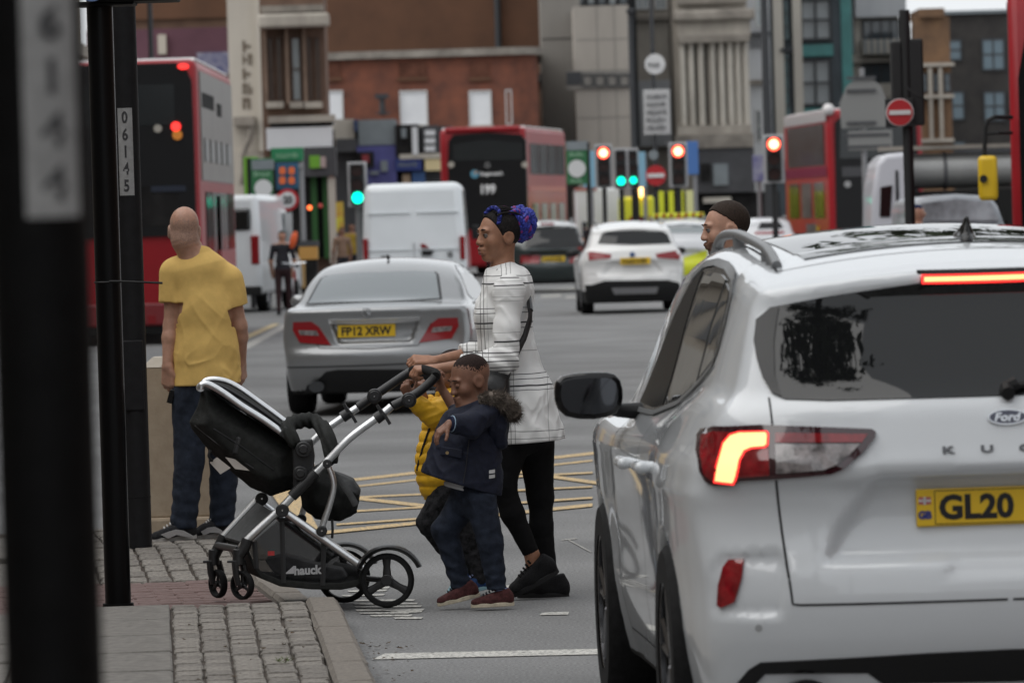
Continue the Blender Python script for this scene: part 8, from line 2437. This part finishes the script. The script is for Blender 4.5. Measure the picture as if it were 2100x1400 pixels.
t = board('speed_sign', 'round red-ringed speed limit sign on a post near the left shops', 'sign', 574, 396, 606, 426, 116, M_SIGB, 590, M_SIGB); disc_on(t, 'red_ring', 590, 410, 23, 116, M_RND, -.03); disc_on(t, 'white_face', 590, 410, 16.5, 116, M_RNW, -.06); text('limit_figures', '20', .2, M_BLACKINK, t, P(590, 410, 115.8) , (1, 0, 0), (0, 0, 1), .008, width=.20, height=.17, bold=.01, world=True)

board('sign_pole', 'pale grey post right of the blue display board', 'pole', 612, 336, 622, 346, 118, M_POLEG, 617)
t = board('no_entry_sign', 'far no entry sign on a post below the round white sign', 'sign', 1326, 344, 1364, 378, 145, M_SIGB, 1345, M_SIGB); disc_on(t, 'red_disc', 1345, 360, 21, 145, M_RND); disc_on(t, 'grey_plate', 1340, 318, 10, 145, M_GREYF, -.02)
a = P(1345, 360, 145); b = MB(); b.bb((a.x - 17 / F * 145, t.location.y - .08, a.z - 4 / F * 145), (a.x + 17 / F * 145, t.location.y - .045, a.z + 4 / F * 145)); b.build('white_bar', M_RNW, t, world=True)
t = board('sign_board', 'white text board beneath a round white sign on a tall column', 'sign', 1320, 184, 1374, 276, 158, mat('off_white_board', (.48, .48, .48), rough=.6), 1342, M_FRD, pole_top=-300); disc_on(t, 'round_sign', 1343, 132, 21, 158, M_RNW, -.06)
for k in range(5): marks('board_text', t, P(1347, 198 + k * 16, 157.95), .56, .11, 7, M_CHAR, k)
marks('board_text', t, P(1343, 133, 157.85), .34, .13, 3, M_BLACKINK)

board('shop_sign', 'small blue sign right of the red light by the stone bank', 'sign', 1408, 290, 1432, 358, 146, mat('street_blue', (.06, .16, .42), rough=.5), 1424, M_POLEG)
board('shop_sign', 'red and blue emblem board below the slim white house', 'sign', 1544, 318, 1566, 372, 160, mat('lilac_board', (.35, .36, .46), rough=.6, col2=(.12, .12, .3), nscale=3), 1556, M_POLEG)
# grey sign backs on a pole, right
t = board('sign_board', 'grey backs of two road signs on a pale pole, right of the modern flats', 'sign', 1740, 268, 1830, 308, 122, mat('sign_back_grey', (.20, .20, .195), rough=.6), 1772, M_POLEG, pole_top=140, extra=(('rail', 1732, 274, 1824, 280, M_CHAR), ('rail', 1736, 298, 1826, 303, M_CHAR)))
a = P(1772, 216, 122); b = MB()
hx_ = [(P(x, 216, 122).x, P(1772, y, 122).z) for x, y in ((1722, 212), (1736, 178), (1754, 162), (1790, 162), (1808, 178), (1820, 212), (1822, 262), (1724, 262))]
b.prism(hx_, (0, t.location.y, 0), (1, 0, 0), (0, 0, 1), (0, .05, 0)); b.build('back_plate', mat('sign_back_grey', (0, 0, 0)), t, world=True)
for y in (160, 186, 252):
    b = MB(); z_ = P(1772, y, 122).z; b.bb((P(1736, y, 122).x, t.location.y - .05, z_ - .03), (P(1796, y, 122).x, t.location.y - .01, z_ + .03)); b.build('rail', M_CHAR, t, world=True)
# near no entry post with signal backs
D_ = 60
t = board('no_entry_sign', 'near no entry sign on black pole with backs of traffic signals, above the white SUV', 'sign', 1816, 202, 1874, 260, D_, M_SIGB, 1862, M_SIGB, pole_top=20)
disc_on(t, 'white_rim', 1845, 231, 28.5, D_, M_RNW, -.012); disc_on(t, 'red_disc', 1845, 231, 26.5, D_, M_RND, -.022)
a = P(1845, 231, D_); b = MB(); b.bb((a.x - 22 / F * D_, t.location.y - .045, a.z - 4.6 / F * D_), (a.x + 22 / F * D_, t.location.y - .03, a.z + 4.6 / F * D_)); b.build('white_bar', M_RNW, t, world=True)
for x0, y0, x1, y1 in ((1830, 84, 1852, 260), (1866, 80, 1896, 258)):
    b = MB(); b.bb((P(x0, 170, D_).x, t.location.y + .08, P(1860, y1, D_).z), (P(x1, 170, D_).x, t.location.y + .30, P(1860, y0, D_).z)); b.build('signal_back', M_SIGB, t, world=True, bevel=.02)
b = MB(); b.tube([P(1860, 180, D_) + Vector((0, -.02, 0)), P(1880, 198, D_) + Vector((0, -.05, 0)), P(1902, 206, D_)], .01, 6); b.build('cable', M_SIGB, t, smooth=True, world=True)
# tall lamp columns
for px, d, r_, lb in ((316, 140, .07, 'dark lamp column rising behind the left bus'), (1575, 200, .16, 'thick dark column beside the slim white house'), (1300, 220, .12, 'dark lamp column in front of the pale concrete wing')):
    a = P(px, 300, d); t = thing('lamp_column', lb, 'lamp post', (a.x, a.y, 0)); b = MB(); b.cyl((0, 0, 0), (0, 0, 9.5), r_ * 1.15, r_ * .8, 14); b.build('shaft', M_FRD, t, smooth=True); b = MB(); b.box((0, -.5, 9.5), (.3, 1.2, .14)); b.build('lamp_head', M_FRD, t, bevel=.03)
# ------------------------------------------------------------------ people in the distance
def walker(label, px, py_feet, py_head, d, top, legs, skinm, hairm, yaw=0.0, stride=.12, name='person', seated=False):
    a = P(px, py_feet, d); s_ = (py_feet - py_head) / F * d / 1.72
    t = thing(name, label, 'person', (a.x, a.y, max(0, a.z)), rad(yaw))
    z = 1.72 * s_; q = lambda x, y, zz: np.array([x * s_, y * s_, zz * s_])
    S = SDF(.03 * s_)
    S.ell(q(0, 0, 1.60), (.078 * s_, .095 * s_, .115 * s_)); S.cone(q(0, 0, 1.50), .055 * s_, q(0, 0, 1.40), .06 * s_); S.ell(q(0, -.10, 1.585), (.018 * s_, .02 * s_, .02 * s_))
    S.cone(q(-.15, 0, 1.38), .07 * s_, q(.15, 0, 1.38), .07 * s_); S.chain([(q(0, 0, 1.36), .12 * s_), (q(0, 0, 1.1), .13 * s_), (q(0, 0, .92), .14 * s_)], k=.05)
    for sx in (-1, 1):
        S.cone(q(sx * .18, 0, 1.38), .06 * s_, q(sx * .24, .02, 1.10), .048 * s_); S.cone(q(sx * .24, .02, 1.10), .045 * s_, q(sx * .22, -.12 if sx > 0 else -.02, .86), .035 * s_)
        S.cone(q(sx * .22, -.12 if sx > 0 else -.02, .86), .035 * s_, q(sx * .21, -.14 if sx > 0 else -.03, .76), .03 * s_)
        S.cone(q(sx * .09, 0, .92), .09 * s_, q(sx * .10, stride * sx * .6 - .03, .5), .062 * s_); S.cone(q(sx * .10, stride * sx * .6 - .03, .5), .06 * s_, q(sx * .10, stride * sx + .02, .08), .042 * s_)
        S.cone(q(sx * .10, stride * sx + .03, .045), .042 * s_, q(sx * .11, stride * sx - .14, .035), .036 * s_)
    zone = lambda c: np.select([c[:, 2] > 1.66 * s_, (c[:, 2] > 1.44 * s_) , (c[:, 2] < .09 * s_), (c[:, 2] < .93 * s_) & (np.abs(c[:, 0]) < .165 * s_), (np.abs(c[:, 0]) > .17 * s_) & (c[:, 2] < 1.14 * s_)], [2, 1, 4, 3, 1], 0)
    V, Q = surf(S, (-.36 * s_, -.4 * s_, -.02), (.36 * s_, .4 * s_, 1.78 * s_), .028 * s_)
    raw('body', V, Q, [top, skinm, hairm, legs, M_BLACKCLOTH], t, zone(V[Q].mean(1)))
    return t
M_DKG = mat('dark_grey_top', (.028, .028, .034), rough=.9); M_MAR = mat('maroon_trousers', (.035, .018, .020), rough=.9); M_ORG = mat('orange_bag', (.75, .12, .03), rough=.6)
walker('man in dark grey T-shirt and maroon trousers walking away by the left shops', 583, 648, 474, 108, M_DKG, M_MAR, SK_P, M_BLACKHAIR, 180)
a = P(602, 492, 107.8); t = thing('orange_bag', 'bright orange bundle over the shoulder of the man in dark grey', 'bag', tuple(a)); b = MB(); b.ball((0, 0, 0), (.07, .08, .17)); b.v = [(x + .25 * z, y, z) for x, y, z in b.v]; b.build('bundle', M_ORG, t, smooth=True)
walker('person in dark clothes by the green shop doorway, under the leftmost traffic light', 705, 620, 486, 140, mat('tan_top', (.22, .14, .10), rough=.9), M_DKG, SK_B, M_BLACKHAIR, 200)
walker('person in yellow-trimmed black top beside the leftmost traffic light', 726, 620, 480, 142, mat('mustard_top', (.30, .20, .03), rough=.9), M_DKG, SK_B, M_BLACKHAIR, 160)
walker('pedestrian in dark top between the green estate and the white SUV', 1213, 560, 452, 160, M_DKG, M_DKG, SK_P, M_BLACKHAIR, 0)
walker('person in a navy cap behind the roof of the near white SUV', 1888, 700, 418, 70, mat('grey_coat', (.05, .05, .055), rough=.9), M_DKG, SK_P, mat('navy_cap', (.016, .022, .06), rough=.8), 90)
# street stand and bicycle by the left shops
t = thing('news_stand', 'small orange and grey vending stand left of the silver saloon roof', 'stand', tuple(P(630, 560, 118))); t.location.z = 0; W0[t.name] = Vector(t.location)
for nm, x0, y0, x1, y1, m in (('stand_body', 616, 525, 650, 600, M_DKIN), ('orange_panel', 614, 505, 652, 532, mat('stand_orange', (.50, .26, .06), rough=.6)), ('stand_top', 612, 494, 654, 506, M_CHAR), ('tan_leg', 616, 535, 626, 590, mat('stand_tan', (.40, .26, .12), rough=.7))):
    b = MB(); b.bb((P(x0, 550, 118).x, t.location.y + (-.03 if nm != 'stand_body' else 0), max(0, P(630, y1, 118).z)), (P(x1, 550, 118).x, t.location.y + .5, P(630, y0, 118).z)); b.build(nm, m, t, world=True)
t = thing('hi_vis_poster', 'yellow and red poster board right of the white shop column', 'poster', tuple(P(697, 445, 150))); b = MB(); b.box((0, 0, 0), (.20, .04, .80)); b.build('poster_board', mat('poster_yellow', (.60, .58, .04), rough=.6, col2=(.45, .10, .05), nscale=3), t)
board('hi_vis_board', 'yellow board low between the green banner and the speed limit post', 'sign', 562, 410, 574, 466, 126, mat('poster_yellow', (0, 0, 0)), 568)
def two_lamp(label, px, py, d, m):
    a = P(px, py, d); t = thing('shop_lamp', label, 'lamp', tuple(a)); b = MB(); b.ball((0, 0, 0), (.06, .05, .06)); b.build('globe', m, t, smooth=True); b = MB(); b.cyl((0, .05, 0), (0, .3, 0), .02); b.build('bracket', M_SIGB, t)
two_lamp('bright orange-red lamp in the dark shop doorway', 635, 426, 150, mat('lit_orange', (1, .15, .03), emit=1.8, emcol=(1, .16, .04)))
two_lamp('dull red lamp right of the bright orange one in the shop doorway', 657, 422, 150, mat('dull_red_lamp', (.45, .06, .05), emit=.15))
BI = thing('bicycle', 'bicycle leaning beside the man in dark grey, left of the silver saloon', 'bicycle', tuple(P(606, 600, 106))); BI.location.z = 0; W0[BI.name] = Vector(BI.location)
for yc in (-.5, .5):
    b = MB(); b.tube([(.02, yc + .33 * math.cos(2 * PI * i / 24), .34 + .33 * math.sin(2 * PI * i / 24)) for i in range(24)], .02, 6, closed=True)
    w_ = b.build('wheel', M_RUBBER, BI, smooth=True)
    for k in range(5): b = MB(); b.tube([(.02, yc, .34), (.02, yc + .31 * math.cos(k * 1.257), .34 + .31 * math.sin(k * 1.257))], .004, 4); b.build('spoke', M_CHROME, w_)
b = MB()
for p, q_ in (((0, -.5, .34), (0, -.28, .85)), ((0, -.28, .85), (0, .2, .85)), ((0, .2, .85), (0, .5, .34)), ((0, -.28, .75), (0, .0, .32)), ((0, .0, .32), (0, .2, .88)), ((0, 0, .32), (0, .5, .34))): b.tube([p, q_], .018, 6)
b.build('frame', mat('bike_red', (.20, .03, .035), rough=.4), BI, smooth=True)
b = MB(); b.tube([(-.22, -.3, 1.0), (0, -.27, .98), (.22, -.3, 1.0)], .015, 6); b.tube([(0, -.28, .85), (0, -.27, .98)], .016, 6); b.build('handlebar', M_CHROME, BI, smooth=True); b = MB(); b.ball((0, .22, .94), (.07, .12, .04)); b.build('saddle', M_BPLAST, BI, smooth=True)
# motorcyclist hidden behind the woman
MC = thing('motorcycle', 'black motorcycle behind the woman, beside the silver saloon', 'motorcycle', tuple(P(1020, 600, 70))); MC.location.z = 0; W0[MC.name] = Vector(MC.location)
for yc in (-.65, .65):
    b = MB(); b.tube([(0, yc + .27 * math.cos(2 * PI * i / 24), .31 + .27 * math.sin(2 * PI * i / 24)) for i in range(24)], .055, 8, closed=True); b.build('wheel', M_RUBBER, MC, smooth=True)
S = SDF(.06); S.cone((0, -.4, .72), .13, (0, .35, .80), .17).ell((0, .1, .5), (.18, .32, .22)).cone((0, .35, .8), .12, (0, .55, 1.0), .10)
V, Q = surf(S, (-.4, -.8, .2), (.4, .9, 1.2), .05); raw('body', V, Q, M_GBLACK, MC)
b = MB(); b.tube([(-.36, .42, 1.05), (0, .5, 1.02), (.36, .42, 1.05)], .02, 6); b.build('handlebar', M_BPLAST, MC, smooth=True); b = MB(); b.box((0, -.62, .78), (.10, .05, .07)); b.build('tail_lamp', M_TREDL, MC)
RD = walker('motorcyclist in black jacket and helmet seen behind the back of the woman', 1020, 612, 480, 70, mat('biker_black', (.012, .012, .013), rough=.6), M_DKG, M_GBLACK, M_GBLACK, 180)
# ------------------------------------------------------------------ unseen surroundings: mirrored trees and beige terrace, plus terraces added to darken reflections
M_BARK = mat('bark', (.05, .04, .032), rough=.9, noise=.3, nscale=6); M_LEAF = mat('dark_leaves', (.035, .052, .022), rough=.7, noise=.4, nscale=3)
def tree(label, x, y, h, crown, seed):
    t = thing('street_tree', label, 'tree', (x, y, 0), 0, 'plane trees behind the camera'); r = random.Random(seed)
    b = MB(); b.tube([(0, 0, 0), (.1, 0, h * .3), (-.05, .1, h * .6), (0, 0, h * .9)], [.26, .2, .14, .04], 10)
    for k in range(9):
        z = h * r.uniform(.42, .8); a = r.uniform(0, 6.3); b.tube([(0, 0, z), (math.cos(a) * crown * .5, math.sin(a) * crown * .5, z + .8), (math.cos(a) * crown * .9, math.sin(a) * crown * .9, z + 1.6)], [.09, .06, .02], 6)
    b.build('trunk', M_BARK, t, smooth=True)
    rs = np.random.RandomState(seed); n = 3600; k = rs.randn(60, 3) * np.array([crown * .42, crown * .42, h * .18]) + np.array([0, 0, h * .68]); c = k[rs.randint(0, 60, n)] + rs.randn(n, 3) * .42
    c = c[(c[:, 2] > h * .42) & (np.hypot(c[:, 0], c[:, 1]) < crown)]; n = len(c)
    u = rs.randn(n, 3) * .12; v = rs.randn(n, 3) * .12
    V = np.stack([c - u, c + v, c + u, c - v], 1).reshape(-1, 3); raw('crown', V, np.arange(n * 4).reshape(-1, 4), M_LEAF, t, None, False, False)
tree('plane tree mirrored darkly in the rear window of the white SUV', -2.4, 7.0, 18, 3.4, 1)
tree('plane tree overhanging the road, mirrored in the glass roof of the white SUV', 7.6, 62, 12.5, 5.4, 2)
M_TERR = mat('terrace_stone', (.33, .285, .23), rough=.9, noise=.2, nscale=.5)
bt = thing('beige_terrace', 'beige terrace mirrored in the side windows of the near white SUV', 'building', (-13, 30, 0))
b = MB(); b.bb((-19, -46, 0), (-12.5, 168, 13)); b.build('wall', M_TERR, bt, world=True)
for z in (3.6, 6.7, 9.6): b = MB(); b.bb((-12.5, -46, z), (-12.1, 168, z + .35)); b.build('string_course', M_STONE, bt, world=True)
for k in range(42):
    for z in (1.0, 4.2, 7.2, 10.2):
        b = MB(); b.bb((-12.52, -42 + k * 5, z), (-12.42, -40.2 + k * 5, z + 1.9)); w_ = b.build('window', M_FRD, bt, world=True)

bt2 = thing('added_terrace', 'brick terrace added out of view on the right to darken reflections', 'building', (16, 20, 0))  # added off frame: cuts sky light on upright surfaces
b = MB(); b.bb((13, -30, 0), (22, 45, 11)); b.build('wall', M_BRK4, bt2, world=True)
bt3 = thing('added_terrace', 'unseen grey terrace added behind the camera to darken reflections', 'building', (-4, -44, 0))  # added unseen wall: keeps bright low sky out of reflections
b = MB(); b.bb((-22, -52, 0), (20, -46, 7.5)); b.build('wall', M_CONC2, bt3, world=True)
for k in range(8):
    for z in (1.2, 4.4):
        b = MB(); b.bb((-20 + k * 5, -46.05, z), (-18 + k * 5, -45.95, z + 1.7)); b.build('window', M_FRD, bt3, world=True)
